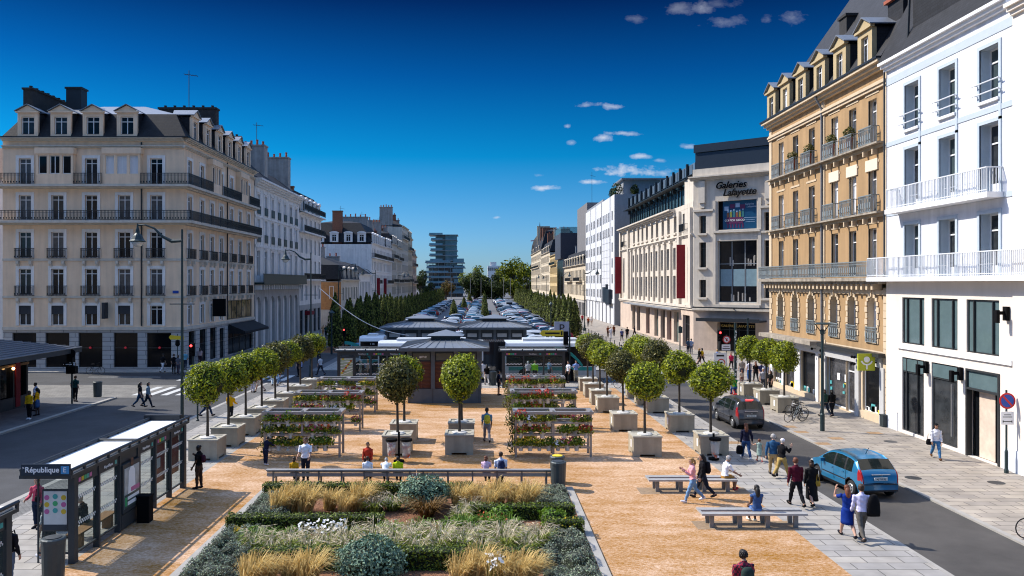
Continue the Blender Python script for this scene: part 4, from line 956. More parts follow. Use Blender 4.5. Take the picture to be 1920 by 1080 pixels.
    for i in range(12): at.fbox(F, 1 + i * 3.8, 1.35 + i * 3.8, 20.6, 23.6, -1.5, -1.2, 2)
    at.fbox(F, .8, 46, 21.2, 21.28, -1.5, -.3, 3)
    at.fbox(F, .8, 46, 21.95, 22.02, -1.5, -1.3, 2); B.mb(at, 'attic_storey', ['win_blue', 'attic_panel', 'dark_metal', 'dark_metal'])
    d0 = Vector(FG.p(.15, 0, -.2)); d1 = Vector(FG.p(LG, 0, -.2)); ib = FG.n * -9
    bx = MB(); bx.extr([(d0.x, d0.y), (d1.x, d1.y), (d1.x + ib.x, d1.y + ib.y), (d0.x + ib.x, d0.y + ib.y)], 21.71, 23.7, 0)
    e0 = Vector(FG.p(.0, 0, -.05)); e1 = Vector(FG.p(LG, 0, -.05)); bx.extr([(e0.x, e0.y), (e1.x, e1.y), (e1.x + ib.x, e1.y + ib.y), (e0.x + ib.x, e0.y + ib.y)], 23.76, 24.7, 0)
    B.mb(bx, 'attic_box', ['navy_metal'])
department_store()

def modern_building():
    B = Bld('modern_building', (32, 173, 0), 'white modern office block with small square windows and planted roof terrace')
    F = Fr((25, 194), (-1, 0)); L = 42; FE = Fr((25, 151.9), (0, -1))
    cols = [1.2, 3.7, 6.2] + [10.5, 13, 15.5, 19.5, 22, 24.5] + [28, 30.5, 33, 35.5, 39.5]
    rows = [(4.9 + i * 3.05, 6.7 + i * 3.05) for i in range(6)]
    lower = lambda u, k: not (28 <= u <= 36 and k < 4)
    wall = MB(); ops = [(u - .62, u + .62, a, b) for k, (a, b) in enumerate(rows) for u in cols if lower(u, k)]; facade(wall, F, L, 4.1, 24.9, ops, 0, rev=.15); wall.box(25.2, 45, 152.3, 194, 0, 24.9, 0)
    wall.fbox(F, 0, L, 0, 4.1, -6, -4, 1); wall.fbox(FE, 0, 20, 0, 24.85, -.05, .3, 2); B.mb(wall, 'wall', ['modern_white', 'shop_dark', 'modern_grey'])  # end wall is darker grey, its shade put into the colour
    for k, (a, b) in enumerate(rows):
        for u in cols:
            if lower(u, k): B.win(F, u, a, 1.24, b - a, frame='frame_dark', panes=('win_dark', 'win_mid', 'win_blue'), mull=0, trans=0, d=.1)
    gp = MB()
    for u in (26.2, 37.3): gp.fbox(F, u - .08, u + .08, 4.1, 24.9, 0, .1)
    for u in (8.4, 17.5): gp.fbox(F, u - .12, u + .12, 4.1, 24.9, 0, .06)
    for i in range(9): gp.fbox(F, 26.3, 37.2, 6.2 + i * 1.4, 6.24 + i * 1.4, 0, .03)
    for i in range(5): gp.fbox(F, 28.2 + i * 2, 28.24 + i * 2, 5.5, 17.2, 0, .025)
    B.mb(gp, 'joint', ['modern_grey'])
    sh = MB(); cols_ = ('text_white', 'poster_blue', 'yellow', 'red', 'sign_teal')
    for i in range(24): u = 27 + rnd.random() * 13; z = .3 + rnd.random() * 3; sh.fbox(F, u, u + .4 + rnd.random(), z, z + .3 + .6 * rnd.random(), -3.95, -3.9 + i * .003, rnd.choice((0, 0, 1, 2, 3, 4)))
    sh.fbox(F, 26, 41, .2, 3.8, -4, -3.96, 0); B.mb(sh, 'shop_front', list(cols_))
    q = MB()
    for i in range(9): q.fbox(F, 1 + i * 5, 1.5 + i * 5, 0, 4.1, -.5, -.05)
    B.mb(q, 'pier', ['modern_grey'])
    q = MB(); q.fbox(F, 30, 33.5, 4.2, 7.2, .05, .5); q.fbox(F, 34.5, 39, 3.9, 6.8, .05, .6); q.fbox(F, 33.6, 34.4, 4.2, 7.8, .05, .4); B.mb(q, 'sign_box', ['navy_metal'])
    t = MB(); t.box(27, 44, 153.5, 162, 24.9, 27.8, 0); t.box(26.5, 45, 152.6, 163, 27.8, 28.1, 1); t.fbox(F, 0, 26, 25, 25.6, -.6, -.3, 0); B.mb(t, 'roof_pavilion', ['modern_grey', 'zinc'])
    return B
MODERN = modern_building()

# the far right row
B = row_house('ornate_stone_house', 'ornate tan stone house with curly attic and iron balconies beside the white office block', Fr((25, 245), (-1, 0)), 50.5, 12.4, 14, [(4.9, 7.6), (8.6, 11.4)], [2 + i * 3 for i in range(16)], m='tuffeau', roof=(3.6, 1.4, 5, 5), rails=((1, 8, 22), (1, 30, 44)), dorm=(4, 10, 16, 22, 28, 34, 40, 46), w=1.3,
              chims=((8, 4, 6.5, 1.2, 3, 'zinc', 0), (34, 4, 6.5, 1.2, 3, 'tuffeau', 5)))
q = MB(); q.box(26.5, 40, 203, 224, 0, 28.5, 0); tag(B.mb(q, 'rear_tower', ['grey_blank']))
q.v and None
antenna(28, 205, 28.5, 8, 'mast on the blank grey wall above the ornate stone house'); 
B = Bld('black_clad_building', (31, 255, 0), 'slim dark clad modern building with glass roof edge in the far right row')
q = MB(); q.box(24.8, 38, 246, 266, 0, 15.5, 0); q.box(24.0, 38, 246.5, 265, 15.6, 23.5, 1)
for i in range(9): q.box(24.65, 24.8, 246.5 + i * 2.2, 247.2 + i * 2.2, 4, 15, 2)
B.mb(q, 'wall', ['grey_clad', 'black_clad', 'win_dark']); q = MB(); q.box(24.1, 37, 247, 264.5, 23.5, 25.4); B.mb(q, 'glass_balustrade', ['glass_green'])
row_house('yellow_terrace_house', 'yellowish stone house with green balcony in the far right row', Fr((25, 297), (-1, 0)), 30.5, 17.5, 14, fl(4.9, 4, 3.2, 2.1), [1.8 + i * 2.8 for i in range(10)], m='tuffeau_gold', roof=(2.2, 2.5, 3, 5), rails=((3, 2, 26),), railm='green_metal', w=1.2)
row_house('pale_stone_house', 'pale stone house with dark rounded roof in the far right row', Fr((25, 341), (-1, 0)), 43.5, 19.5, 14, fl(4.9, 4, 3.7, 2.4), [2 + i * 3 for i in range(13)], m='tuffeau', roof=(4.5, 1.6, 5.5, 5), w=1.3, chims=((38, 5, 9, 1.2, 6, 'tuffeau', 4), (8, 5, 9, 1.2, 6, 'brick_chim', 4)), dorm=(6, 14, 22, 30, 38))
B = row_house('domed_corner_house', 'tall stone house with domed corner roof and spire at the end of the right row', Fr((25, 412), (-1, 0)), 70, 22, 16, fl(4.9, 5, 3.4, 2.3), [2 + i * 3.2 for i in range(21)], m='tuffeau', roof=(8, 2.4, 9, 5), w=1.3, rails=((3, 4, 60),), chims=((30, 4, 13, 1.2, 6, 'ochre_trim', 0), (50, 4, 11, 1.2, 6, 'brick_chim', 0), (64, 4, 10, 1.2, 6, 'brick_chim', 0)), dorm=(10, 20, 40, 55))
q = MB(); q.lathe([(4.2, 22.3), (4.4, 24), (4.0, 27), (3.0, 30), (1.6, 32), (.3, 33.2), (.25, 37), (.02, 39)], (29, 406, 0), 12); B.mb(q, 'dome', ['slate'])
def tower_crane():
    q = MB(); q.tube([(60, 700, 0), (60, 700, 46)], .8, 4); q.tube([(42, 700, 45), (72, 700, 47.5)], .6, 4); tag(q.build('tower_crane', 'crane_pink'), 'small pinkish tower crane far away behind the right row', 'crane')
tower_crane()
# ------------------------------------------------------------------ far end of the mall
def glass_tower():
    Y = 480.0; k = Y / FPX; B = Bld('glass_tower', (-22, Y, 0), 'stepped glass residential tower with jutting floor slabs at the far end of the mall', 'tower')
    x = lambda px: (px - VX) * k; z = lambda py: CAMH + (VY - py) * k
    core = MB(); core.box(x(803), x(868), Y + 2, Y + 18, 0, z(496), 0); core.box(x(816), x(855), Y + 3, Y + 14, z(496), z(443), 0); B.mb(core, 'core', ['tower_glass'])
    for i in range(9):      # wide lower floors
        zz = z(493) - i * 3.05; o = 1.5 * math.sin(i * 2.1)
        if zz < 1: break
        s = MB(); s.box(x(797) + o * .6, x(871) + o * .3, Y - 1.5 + o * .5, Y + 18, zz, zz + .4); sl = B.mb(s, 'floor_slab', ['tower_slab'])
        g = MB(); g.box(x(798) + o * .6, x(845) + o, Y - 1.3 + o * .5, Y - 1.2 + o * .5, zz + .4, zz + 1.4); g.box(x(850) + o * .3, x(870) + o * .3, Y - 1.3 + o * .5, Y - 1.2 + o * .5, zz + .4, zz + (1.4 if i % 2 else 2.6)); B.mb(g, 'balustrade', ['tower_rail'])
        c = MB()
        for j in range(7): c.box(x(800 + j * 11) , x(800 + j * 11) + .4, Y + .2, Y + .7, zz - 2.6, zz)
        B.mb(c, 'columns', ['tower_slab'])
    for i in range(6):
        zz = z(441) - i * 3.1; o = 1.3 * math.cos(i * 1.7)
        if zz < z(490): break
        s = MB(); s.box(x(808) - abs(o), x(857) + o * .3, Y - 1 + o * .3, Y + 15, zz, zz + .4); B.mb(s, 'floor_slab', ['tower_slab'])
        g = MB(); g.box(x(809) - abs(o), x(830), Y - .9, Y - .8, zz + .4, zz + 1.4); g.box(x(835), x(857), Y + 1.0, Y + 1.1, zz - 2.6, zz); B.mb(g, 'balustrade', ['tower_rail'])
glass_tower()
B = Bld('distant_white_block', (9, 640, 0), 'distant white apartment block showing between the two big trees'); q = MB(); q.box(4, 14, 640, 660, 0, 22); q.box(6, 11, 641, 655, 22, 25)
for i in range(6): q.box(4.6 + i * 1.6, 5.4 + i * 1.6, 639.8, 640, 18, 20.5, 1)
B.mb(q, 'wall', ['stone_white', 'win_dark'])
B = Bld('distant_dark_roof_house', (48, 455, 0), 'distant dark roofed house at the right end of the trees'); q = MB(); q.box(25, 50, 450, 460, 0, 13, 0); mansard(q, 24.5, 50.5, 449, 461, 13, 19, 3, 21, 5.5, 1, 1); B.mb(q, 'wall', ['tuffeau', 'slate'])
mat('asphalt_warm', (.066, .06, .055), .85, var=.34, scale=.3, bump=.2, bscale=60)
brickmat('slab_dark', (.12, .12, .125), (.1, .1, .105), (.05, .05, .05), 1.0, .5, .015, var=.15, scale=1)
# ------------------------------------------------------------------ ground, roads, pavements
def sheet(name, x0, x1, y0, y1, z, m): 
    q = MB(); q.quad((x0, y0, z), (x1, y0, z), (x1, y1, z), (x0, y1, z)); return tag(q.build(name, m), kind='structure')
def slab(name, poly, m, z=0.0, zb=-.12, side='kerb'):
    q = MB(); n = len(poly); q.add([(x, y, z) for x, y in poly], [tuple(range(n))], 0)
    a = [(x, y, z) for x, y in poly]; b = [(x, y, zb) for x, y in poly]
    q.add(a + b, [(i, n + i, n + (i + 1) % n, (i + 1) % n) for i in range(n)], 1)
    return tag(q.build(name, [m, side]), kind='structure')
rect = lambda x0, x1, y0, y1: [(x0, y0), (x1, y0), (x1, y1), (x0, y1)]
brickmat('cobble_pale', (.24, .225, .2), (.18, .17, .155), (.08, .08, .075), .22, .13, .012, var=.2, scale=1)
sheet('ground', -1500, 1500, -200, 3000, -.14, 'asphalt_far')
sheet('road', -26, -16, 5, 160, -.10, 'asphalt'); sheet('road', 12.6, 17, 5, 62.5, -.06, 'asphalt_warm'); sheet('road', -60, 26, 56, 74, -.104, 'asphalt')
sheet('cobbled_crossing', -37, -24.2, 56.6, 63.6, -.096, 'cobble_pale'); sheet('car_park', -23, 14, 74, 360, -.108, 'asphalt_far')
sheet('plaza_sand', -11.8, 10.1, 8, 61, 0.0, 'sand')
slab('plaza_base', rect(-17.2, 12.8, 8, 64.2), 'slab', -.004)
slab('pavement', rect(-15.9, -11.8, 8, 61), 'slab', .0, -.06); slab('pavement', rect(10.1, 12.75, 8, 61), 'slab', .0, -.06); slab('pavement', rect(-15.9, 12.75, 61, 64.1), 'slab', .0, -.06)
slab('cobble_strip', rect(-17.15, -15.9, 8, 64), 'cobble', .0, -.06)
slab('kerb', rect(-17.4, -17.15, 8, 64.2), 'kerb', .004, -.12); slab('kerb', rect(12.75, 12.9, 8, 63), 'kerb', .004, -.12); slab('kerb', rect(16.6, 16.8, 5, 64), 'kerb', .004, -.12)
slab('pavement', [(16.8, 5), (23.5, 5), (23.5, 64), (30, 72), (40, 88), (35, 90), (25.5, 97), (25.5, 200), (15.6, 200), (15.6, 76), (16.8, 72)], 'slab_warm')
slab('pavement', rect(15.6, 25.5, 200, 420), 'slab_warm')
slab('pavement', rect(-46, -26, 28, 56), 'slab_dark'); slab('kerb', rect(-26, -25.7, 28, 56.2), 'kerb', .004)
slab('pavement', rect(-60, -24, 72.2, 75.2), 'slab'); slab('pavement', rect(-28.2, -23.6, 75.2, 140), 'slab'); slab('pavement', rect(-25.4, -21, 142, 420), 'slab')
slab('traffic_island', rect(-15, 13, 73.8, 86), 'slab')
slab('verge', rect(-19.3, -15.2, 92, 400), 'mulch'); slab('verge', rect(11.6, 14.4, 108, 330), 'mulch')
q = MB()
for i in range(5): q.box(-25.4 + i * 1.05, -24.9 + i * 1.05, 57.8, 62.5, -.1, -.091)
for i in range(10): q.box(-25.5 + i * .95, -25.0 + i * .95, 66.5, 70.2, -.1, -.091)
q.box(-34, -27.8, 68.9, 69.1, -.1, -.091); q.box(-21.6, -21.45, 75, 140, -.1, -.091)
for i in range(5): q.box(14 + i * 1.0, 14.55 + i * 1.0, 70, 73.5, -.1, -.091)
tag(q.build('road_markings', 'paint_white'), kind='structure')
q = MB()   # raised strips of gravel under the benches, manhole covers
for x0, x1, y0, y1 in ((6.0, 10.2, 30.35, 31.3), (7.0, 10.3, 26.0, 26.9)): q.box(x0, x1, y0, y1, -.02, .006)
mat('pad', (.27, .19, .12), .95, var=.25, scale=8); tag(q.build('bench_pad', 'pad'), kind='structure')
q = MB()
for (px, py) in ((1670, 828), (1712, 896), (1868, 905)):
    g = G(px, py); q.lathe([(.32, -.01), (.32, .005)], (g.x, g.y, 0), 14)
for (px, py) in ((1480, 800), (1502, 810), (1543, 832), (1568, 822), (1640, 812), (1375, 830)):
    g = G(px, py); q.box(g.x - .35, g.x + .35, g.y - .3, g.y + .3, -.01, .005, 1)
mat('rust_slab', (.3, .19, .1), .9, var=.3, scale=4); tag(q.build('manhole_covers', ['dark_metal', 'rust_slab']), kind='structure')
# garden bed with its stone edging
q = MB()
for a in (rect(-8.5, -8.25, 16, 31.2), rect(3.25, 3.5, 16, 31.2), rect(-8.25, 3.25, 30.95, 31.2)): q.extr(a, -.05, .07)
tag(q.build('bed_edging', 'kerb'), kind='structure')
sheet('planting_bed', -8.25, 3.25, 16, 30.95, .03, 'mulch')
# ------------------------------------------------------------------ vegetation
mat('leaf_topiary', (.09, .15, .008), .45, var=0, island=.6, tint=(.38, .40, .02), trans=.35, spec=.35)
mat('leaf_topiary_dark', (.055, .07, .016), .45, var=0, island=.55, tint=(.17, .15, .03), trans=.25, spec=.35)
mat('leaf_core', (.012, .018, .005), .9, var=.3, scale=8)  # near-black filler inside foliage, the shade between leaves put into its colour
mat('bark', (.055, .045, .035), .9, var=.3, scale=12); mat('bark_grey', (.1, .085, .07), .9, var=.3, scale=6)
mat('leaf_cone', (.045, .07, .014), .6, var=0, island=.6, tint=(.2, .22, .04), trans=.15, spec=.25)
mat('leaf_big', (.06, .10, .01), .6, var=0, island=.55, tint=(.26, .27, .02), trans=.35, spec=.2)
mat('leaf_big_dark', (.018, .035, .01), .6, var=0, island=.5, tint=(.06, .08, .015), trans=.3, spec=.2)
mat('leaf_rust', (.16, .08, .02), .6, var=0, island=.5, tint=(.08, .09, .02), trans=.3, spec=.2)
mat('planter_stone', (.34, .30, .225), .75, var=.12, scale=2.2, stains=.16); mat('planter_lid', (.4, .37, .3), .8, var=.12, scale=3); mat('cover_white', (.6, .58, .54), .6, var=.1)

def leaf(mb, p, nrm, size, r, m=0, asp=.55):
    """one pointed leaf: a folded quad lying roughly across nrm"""
    t = Vector((r.gauss(0, 1), r.gauss(0, 1), r.gauss(0, 1))); n = (nrm + t * .55).normalized()
    a = n.orthogonal().normalized(); a = Matrix.Rotation(r.uniform(0, 6.283), 3, n) @ a; b = n.cross(a)
    s = size * r.uniform(.65, 1.3)
    mb.add([p - a * s, p + b * s * asp + n * s * .12, p + a * s, p - b * s * asp + n * s * .12], [(0, 1, 2, 3)], m)
def ball_crown(seed, rad, n, lsize, squash=.97, m=0):
    r = random.Random(seed); mb = MB()
    lob = [(Vector((r.gauss(0, 1), r.gauss(0, 1), r.gauss(0, 1))).normalized(), r.uniform(-.2, .1)) for _ in range(30)]
    def rr(d):
        v = 1.0
        for (c, a) in lob:
            k = max(0, d.dot(c)); v += a * k ** 10
        return v
    for i in range(n):
        d = Vector((r.gauss(0, 1), r.gauss(0, 1), r.gauss(0, 1))).normalized(); q = 1 - abs(r.gauss(0, .14)) if r.random() < .88 else r.uniform(1.0, 1.13)
        p = d * rad * rr(d) * q; p.z *= squash
        leaf(mb, p, (d + Vector((0, 0, .25))).normalized(), lsize, r, m)
    return mb
def topiary(name, seed, leafm, cat='potted tree'):
    """clipped ball tree in a square stone planter"""
    root = empty(name, (0, 0, 0)); r = random.Random(seed)
    pl = MB(); s = .65; t = .09
    pl.box(-s, s, -s, s, .1, .88, 0)
    for x in (-1, 1):
        for y in (-1, 1): pl.box(x * s - (.3 if x > 0 else 0), x * s + (.3 if x < 0 else 0), y * s - (.3 if y > 0 else 0), y * s + (.3 if y < 0 else 0), 0, .1, 0)
    for a in ((-s - .03, s + .03, -s - .03, -s + t), (-s - .03, s + .03, s - t, s + .03), (-s - .03, -s + t, -s + t, s - t), (s - t, s + .03, -s + t, s - t)): pl.box(*a, .88, .95, 1)
    pl.box(-s + t, s - t, -s + t, s - t, .88, .91, 1)
    p = pl.build('planter', ['planter_stone', 'planter_lid'], root)
    q = MB(); q.lathe([(.36, .91), (.36, .96), (.3, .985), (.16, .985)], n=14); q.build('soil_cover', 'cover_white', root)
    q = MB(); q.box(-s - .012, -s - .001, -.2, .02, .35, .7); q.build('plaque', 'text_white', root)
    tr = MB(); b = .05 * r.uniform(-1, 1); tr.tube([(0, 0, .9), (b * .6, .02, 1.6), (b, 0, 2.4), (b, 0, 3.0)], [.075, .06, .055, .05], 8); tr.build('trunk', 'bark', root)
    cr = ball_crown(seed, 1.0, 3800, .072)
    o = link('crown', cr.mesh('crown', leafm), root, (b, 0, 3.42))
    co = MB(); co.ball((0, 0, 0), .72, 0, 14, 9); link('dark_core', co.mesh('dark_core', 'leaf_core', smooth=True), o)  # solid dark ball closes the crown and stands in for inner shade
    return root
topi = [topiary('topiary_tree', 11, 'leaf_topiary'), topiary('topiary_tree', 12, 'leaf_topiary'), topiary('topiary_tree', 13, 'leaf_topiary_dark')]
used = [0, 0, 0]
def put_topiary(k, loc, rz, label, group, sc=1.0):
    if used[k]: o = copy_tree(topi[k])
    else: o = topi[k]; used[k] = 1
    o.location = loc; tag(o, label, 'potted tree', group); o.rotation_euler.z = 0
    for c in o.children:
        if c.name.startswith('crown'): c.rotation_euler.z = rz; q_ = random.Random(label); c.scale = [sc * q_.uniform(.9, 1.07) for _ in 'xyz']
    return o
rowY = [36.7, 39.7, 42.6, 45.7, 48.7, 51.8, 55.4, 59.1]
for i, y in enumerate(rowY):
    put_topiary((0, 0, 1, 0, 2, 1, 2, 1)[i], (-12.62, y, 0), i * 1.3, '%s ball tree from the front in the left planter row' % ORD[i] if i else 'nearest ball tree of the left row, in the planter behind the bus shelter', 'ball trees in the left row', (1, .98, .96, 1, 1.02, .98, 1, 1.02)[i])
for i, (x, y) in enumerate([(7.6, 37.5), (7.7, 43.8), (7.77, 50), (7.8, 53.2), (7.82, 56.6), (7.85, 59.8)]):
    put_topiary((0, 2, 1, 0, 2, 1)[i], (x, y, 0), 2 + i * 1.1, '%s ball tree from the front in the row beside the right flower racks' % ORD[i], 'ball trees along the right of the sand', (1.02, 1.0, .95, .9, .92, .95)[i])
for i, (x, y) in enumerate([(10.75, 37.7), (10.7, 43.5), (10.8, 49.8), (10.8, 53), (10.8, 56.2)]):
    put_topiary((1, 0, 2, 1, 0)[i], (x, y, 0), 4 + i * .9, '%s ball tree from the front in the row beside the narrow road' % ORD[i], 'ball trees beside the narrow road', 1.02)
for i, (x, y) in enumerate([(18.85, 50), (18.9, 53.3), (18.9, 56.6)]):
    put_topiary((0, 1, 0)[i], (x, y, 0), 1 + i * 2.9, '%s ball tree in front of the ochre building shops' % ('nearest', 'middle', 'farthest')[i], 'ball trees in front of the ochre building', 1.0)
for i, (x, y, lb) in enumerate([(-1.1, 37.9, 'ball tree in a scuffed planter in front of the brown kiosk'), (-1.08, 41.0, 'ball tree hidden behind the scuffed planter in front of the kiosk'),
                                (-4.0, 37.7, 'ball tree with rubbish bags hung before its planter'), (-4.0, 40.8, 'ball tree right behind the planter with the rubbish bags')]):
    put_topiary((1, 0, 2, 0)[i], (x, y, 0), .5 + i * 1.7, lb, 'ball trees in front of the kiosk', 1.02)

# clipped cone trees along the car park
def cone_tree(seed, h=5.0, rad=.95):
    r = random.Random(seed); mb = MB(); root = empty('cone_tree')
    prof = lambda t: rad * (1 - t ** 1.9) * (.72 + .28 * min(1, t / .22))
    for i in range(1700):
        t = r.random() ** 1.25; a = r.uniform(0, 6.283); q = prof(t) * (1 + .10 * math.sin(a * 3 + t * 9 + seed) + r.gauss(0, .06)) + .02
        p = Vector((math.cos(a) * q, math.sin(a) * q, .35 + t * (h - .35))); leaf(mb, p, Vector((math.cos(a), math.sin(a), .35)), .13, r)
    mb.build('crown', 'leaf_cone', root)
    co = MB(); co.lathe([(prof(t) * .86 + .01, .4 + t * (h - .5)) for t in [i / 8 for i in range(9)]], n=10); co.build('dark_core', 'leaf_core', root.children[0])
    tr = MB(); tr.tube([(0, 0, -.1), (0, 0, .6)], .09, 6); tr.build('trunk', 'bark', root)
    return root
cones = [cone_tree(1), cone_tree(2, 5.2, .9), cone_tree(3, 4.8, 1.0)]; cused = [0, 0, 0]
def put_cone(x, y, label, group, h=1.0):
    k = int(rnd.random() * 3)
    if cused[k]: o = copy_tree(cones[k])
    else: o = cones[k]; cused[k] = 1
    o.location = (x, y, -.1); tag(o, label, 'cone tree', group); o.rotation_euler.z = rnd.uniform(0, 6); w = rnd.uniform(.92, 1.1); o.scale = (w, w, h * rnd.uniform(.93, 1.08))
for i in range(56):
    y = 97 + i * 4.4 + (i % 2) * .6
    put_cone(-17.6 + (.7 if i % 2 else -.3), y, '%s clipped cone tree from the front in the left car park hedge row' % ORD[i], 'cone trees left of the car park', 1.24 if i < 12 else 1.1)
for i in range(46):
    y = 114 + i * 4.2
    put_cone(13.0 + (.55 if i % 2 else -.45), y, '%s clipped cone tree from the front in the right car park hedge row' % ORD[i], 'cone trees right of the car park', 1.22)
for (x, y, lb) in ((-6.3, 174, 'lone cone tree nearest the kiosks among the parked cars'), (-5.2, 222, 'second lone cone tree among the cars, left of the lane'), (-4.9, 300, 'farthest lone cone tree among the cars, left of the lane'),
                   (.5, 185, 'short lone cone tree beside the driving lane, nearer of its pair'), (.55, 228, 'tall lone cone tree beside the driving lane, farther of its pair')):
    put_cone(x, y, lb, 'lone cone trees among the cars', {185: .78, 228: 1.2}.get(y, .92))

def big_tree(name, seed, h, rad, lm, label, loc, group=None, n=4200):
    """broad tree: trunk, limbs, and a crown of many leaf sprays in lobes"""
    r = random.Random(seed); root = empty(name, loc, 0, label, 'tree', group); tr = MB(); cr = MB()
    tr.tube([(0, 0, -.2), (.1, 0, h * .25), (0, .1, h * .45)], [rad * .09, rad * .07, rad * .05], 8)
    lobes = []
    for i in range(17):
        a = i * 2.4 + r.random(); q = math.sqrt((i + .5) / 17) * rad * .78; z = h * (.2 + .62 * r.random() * (1 - .35 * q / rad)) if i else h * .82
        c = Vector((math.cos(a) * q, math.sin(a) * q, z)); s = rad * r.uniform(.27, .44); lobes.append((c, s)); tr.tube([(0, 0, h * .3), tuple(c * .5 + Vector((0, 0, h * .2))), tuple(c)], [rad * .045, rad * .025, rad * .01], 5)
    for (c, s) in lobes:
        for k in range(n // 17):
            d = Vector((r.gauss(0, 1), r.gauss(0, 1), r.gauss(0, 1))).normalized(); p = c + d * s * (r.random() ** .35) * r.uniform(.85, 1.12); leaf(cr, p, (d + Vector((0, 0, .5))).normalized(), rad * .068, r)
    tr.build('trunk', 'bark_grey', root, origin=(0, 0, 0)); cr.build('crown', lm, root, origin=(0, 0, 0)); return root
k = lambda px, Y: ((px - VX) / FPX * Y, Y, 0)
big_tree('plane_tree', 5, 21.5, 11.5, 'leaf_big', 'tallest plane tree at the far end of the car park, right of the gap', k(962, 430), 'trees closing the far end')
big_tree('plane_tree', 6, 17.5, 9, 'leaf_big', 'bright green plane tree at the far end, left of the white block', k(893, 432), 'trees closing the far end')
big_tree('plane_tree', 7, 13, 9, 'leaf_big_dark', 'dark low tree between the two bright plane trees', k(925, 415), 'trees closing the far end')
big_tree('plane_tree', 8, 14, 8, 'leaf_big_dark', 'dark tree in front of the left bright plane tree', k(890, 415), 'trees closing the far end')
big_tree('plane_tree', 9, 15, 7, 'leaf_big_dark', 'dark green tree between the left row and the glass tower', k(790, 400), 'trees closing the far end')
big_tree('plane_tree', 10, 9.5, 5.5, 'leaf_rust', 'rust tinged tree at the foot of the glass tower', k(836, 400), 'trees closing the far end', 2500)
big_tree('plane_tree', 15, 16, 6, 'leaf_big', 'olive green tree at the right end of the far trees', k(988, 440), 'trees closing the far end', 2500)
# planting on the roof terrace of the modern block
for i, (x, y, z, s) in enumerate(((25.8, 154, 25, 1.9), (25.7, 158, 25, 1.4), (29, 152.6, 25, 1.5), (33, 152.5, 25, 1.5), (38, 152.6, 25, 1.6), (42, 153, 25.4, 2.0), (44, 153, 26, 2.4))):
    b = ball_crown(40 + i, s * .55, 420, .16, 1.3); tag(link('roof_shrub', b.mesh('roof_shrub', 'leaf_big_dark'), None, (x, y, z + s * .55)), '%s shrub from the street edge on the roof terrace of the white block' % ORD[i], 'shrub', 'roof terrace shrubs')
for i, (u, z) in enumerate(((5.15, 16.3), (8.0, 16.3), (11.6, 16.3), (14.1, 16.3))):
    p = Fr((22.7, 63.2), (-1, 0)).p(u, z + .35, .2); root = empty('potted_shrub', (p[0], p[1], z), 0, '%s round potted shrub from the left on the top balconies of the ochre building' % ORD[i], 'shrub', 'potted shrubs on ochre balconies')
    b = ball_crown(60 + i, .36, 420, .06); link('foliage', b.mesh('foliage', 'leaf_topiary_dark'), root, (0, 0, .95)); q = MB(); q.lathe([(.14, 0), (.2, .6), (.2, .65)], n=10); q.build('pot', 'terracotta', root, origin=(0, 0, 0))

# ---- garden bed
mat('grass_gold', (.60, .44, .16), .7, var=0, island=.35, tint=(.8, .6, .26), trans=.35, spec=.2)
mat('grass_pale', (.58, .5, .34), .7, var=0, island=.4, tint=(.75, .66, .5), trans=.35, spec=.2); mat('grass_green', (.12, .19, .03), .6, var=0, island=.5, tint=(.34, .38, .07), trans=.3, spec=.2)
mat('grass_rust', (.26, .13, .025), .6, var=0, island=.5, tint=(.10, .07, .02), trans=.2); mat('shrub_blue', (.08, .16, .11), .6, var=0, island=.5, tint=(.2, .29, .18), trans=.15)
mat('leaf_hedge', (.05, .085, .008), .55, var=0, island=.5, tint=(.16, .2, .012), trans=.2); mat('lavender', (.2, .195, .17), .8, var=.25, scale=2.5, island=.55, tint=(.26, .33, .2), trans=.1)
mat('leaf_lime', (.10, .2, .012), .6, var=0, island=.4, tint=(.16, .26, .02), trans=.3); mat('petal_white', (.85, .84, .8), .6, var=0, island=.1, trans=.2); mat('petal_yellow', (.7, .48, .02), .6, var=0, island=.25, trans=.2)
mat('petal_red', (.42, .02, .025), .6, var=0, island=.4, tint=(.5, .08, .02), trans=.2); mat('petal_orange', (.55, .13, .02), .6, var=0, island=.4, tint=(.35, .03, .02), trans=.2); mat('petal_pink', (.6, .12, .2), .6, var=0, island=.3, trans=.2)
def blades(mb, r, n, h, spread, lean=(0, 0), w=.012, m=0, base=.12, head=None):
    """arching grass blades from a tuft; head: feathery seed heads in material `head`"""
    for i in range(n):
        a = r.uniform(0, 6.283); q = base * math.sqrt(r.random()); o = Vector((math.cos(a) * q, math.sin(a) * q, 0)); a2 = a + r.gauss(0, .5); s = spread * r.uniform(.3, 1.1); hh = h * r.uniform(.55, 1.1)
        d = Vector((math.cos(a2) * s + lean[0], math.sin(a2) * s + lean[1], 0)); sd = Vector((-math.sin(a2), math.cos(a2), 0)) * w
        p1 = o + d * .28 + Vector((0, 0, hh * .6)); p2 = o + d * .72 + Vector((0, 0, hh * .95)); p3 = o + d * 1.15 + Vector((0, 0, hh * r.uniform(.75, 1.0)))
        mb.add([o - sd, o + sd, p1 + sd * .9, p1 - sd * .9, p2 + sd * .6, p2 - sd * .6, p3], [(0, 1, 2, 3), (3, 2, 4, 5), (5, 4, 6)], m)
        if head is not None and r.random() < .55:
            t = (p3 - p2).normalized(); up = Vector((0, 0, 1))
            for k in range(3):
                c = p2 + (p3 - p2) * (.2 + .45 * k); sd2 = Matrix.Rotation(k * 1.1, 3, t) @ (t.cross(up).normalized() * w * 2.0); mb.add([c - t * .07, c + sd2, c + t * .09, c - sd2], [(0, 1, 2, 3)], head)
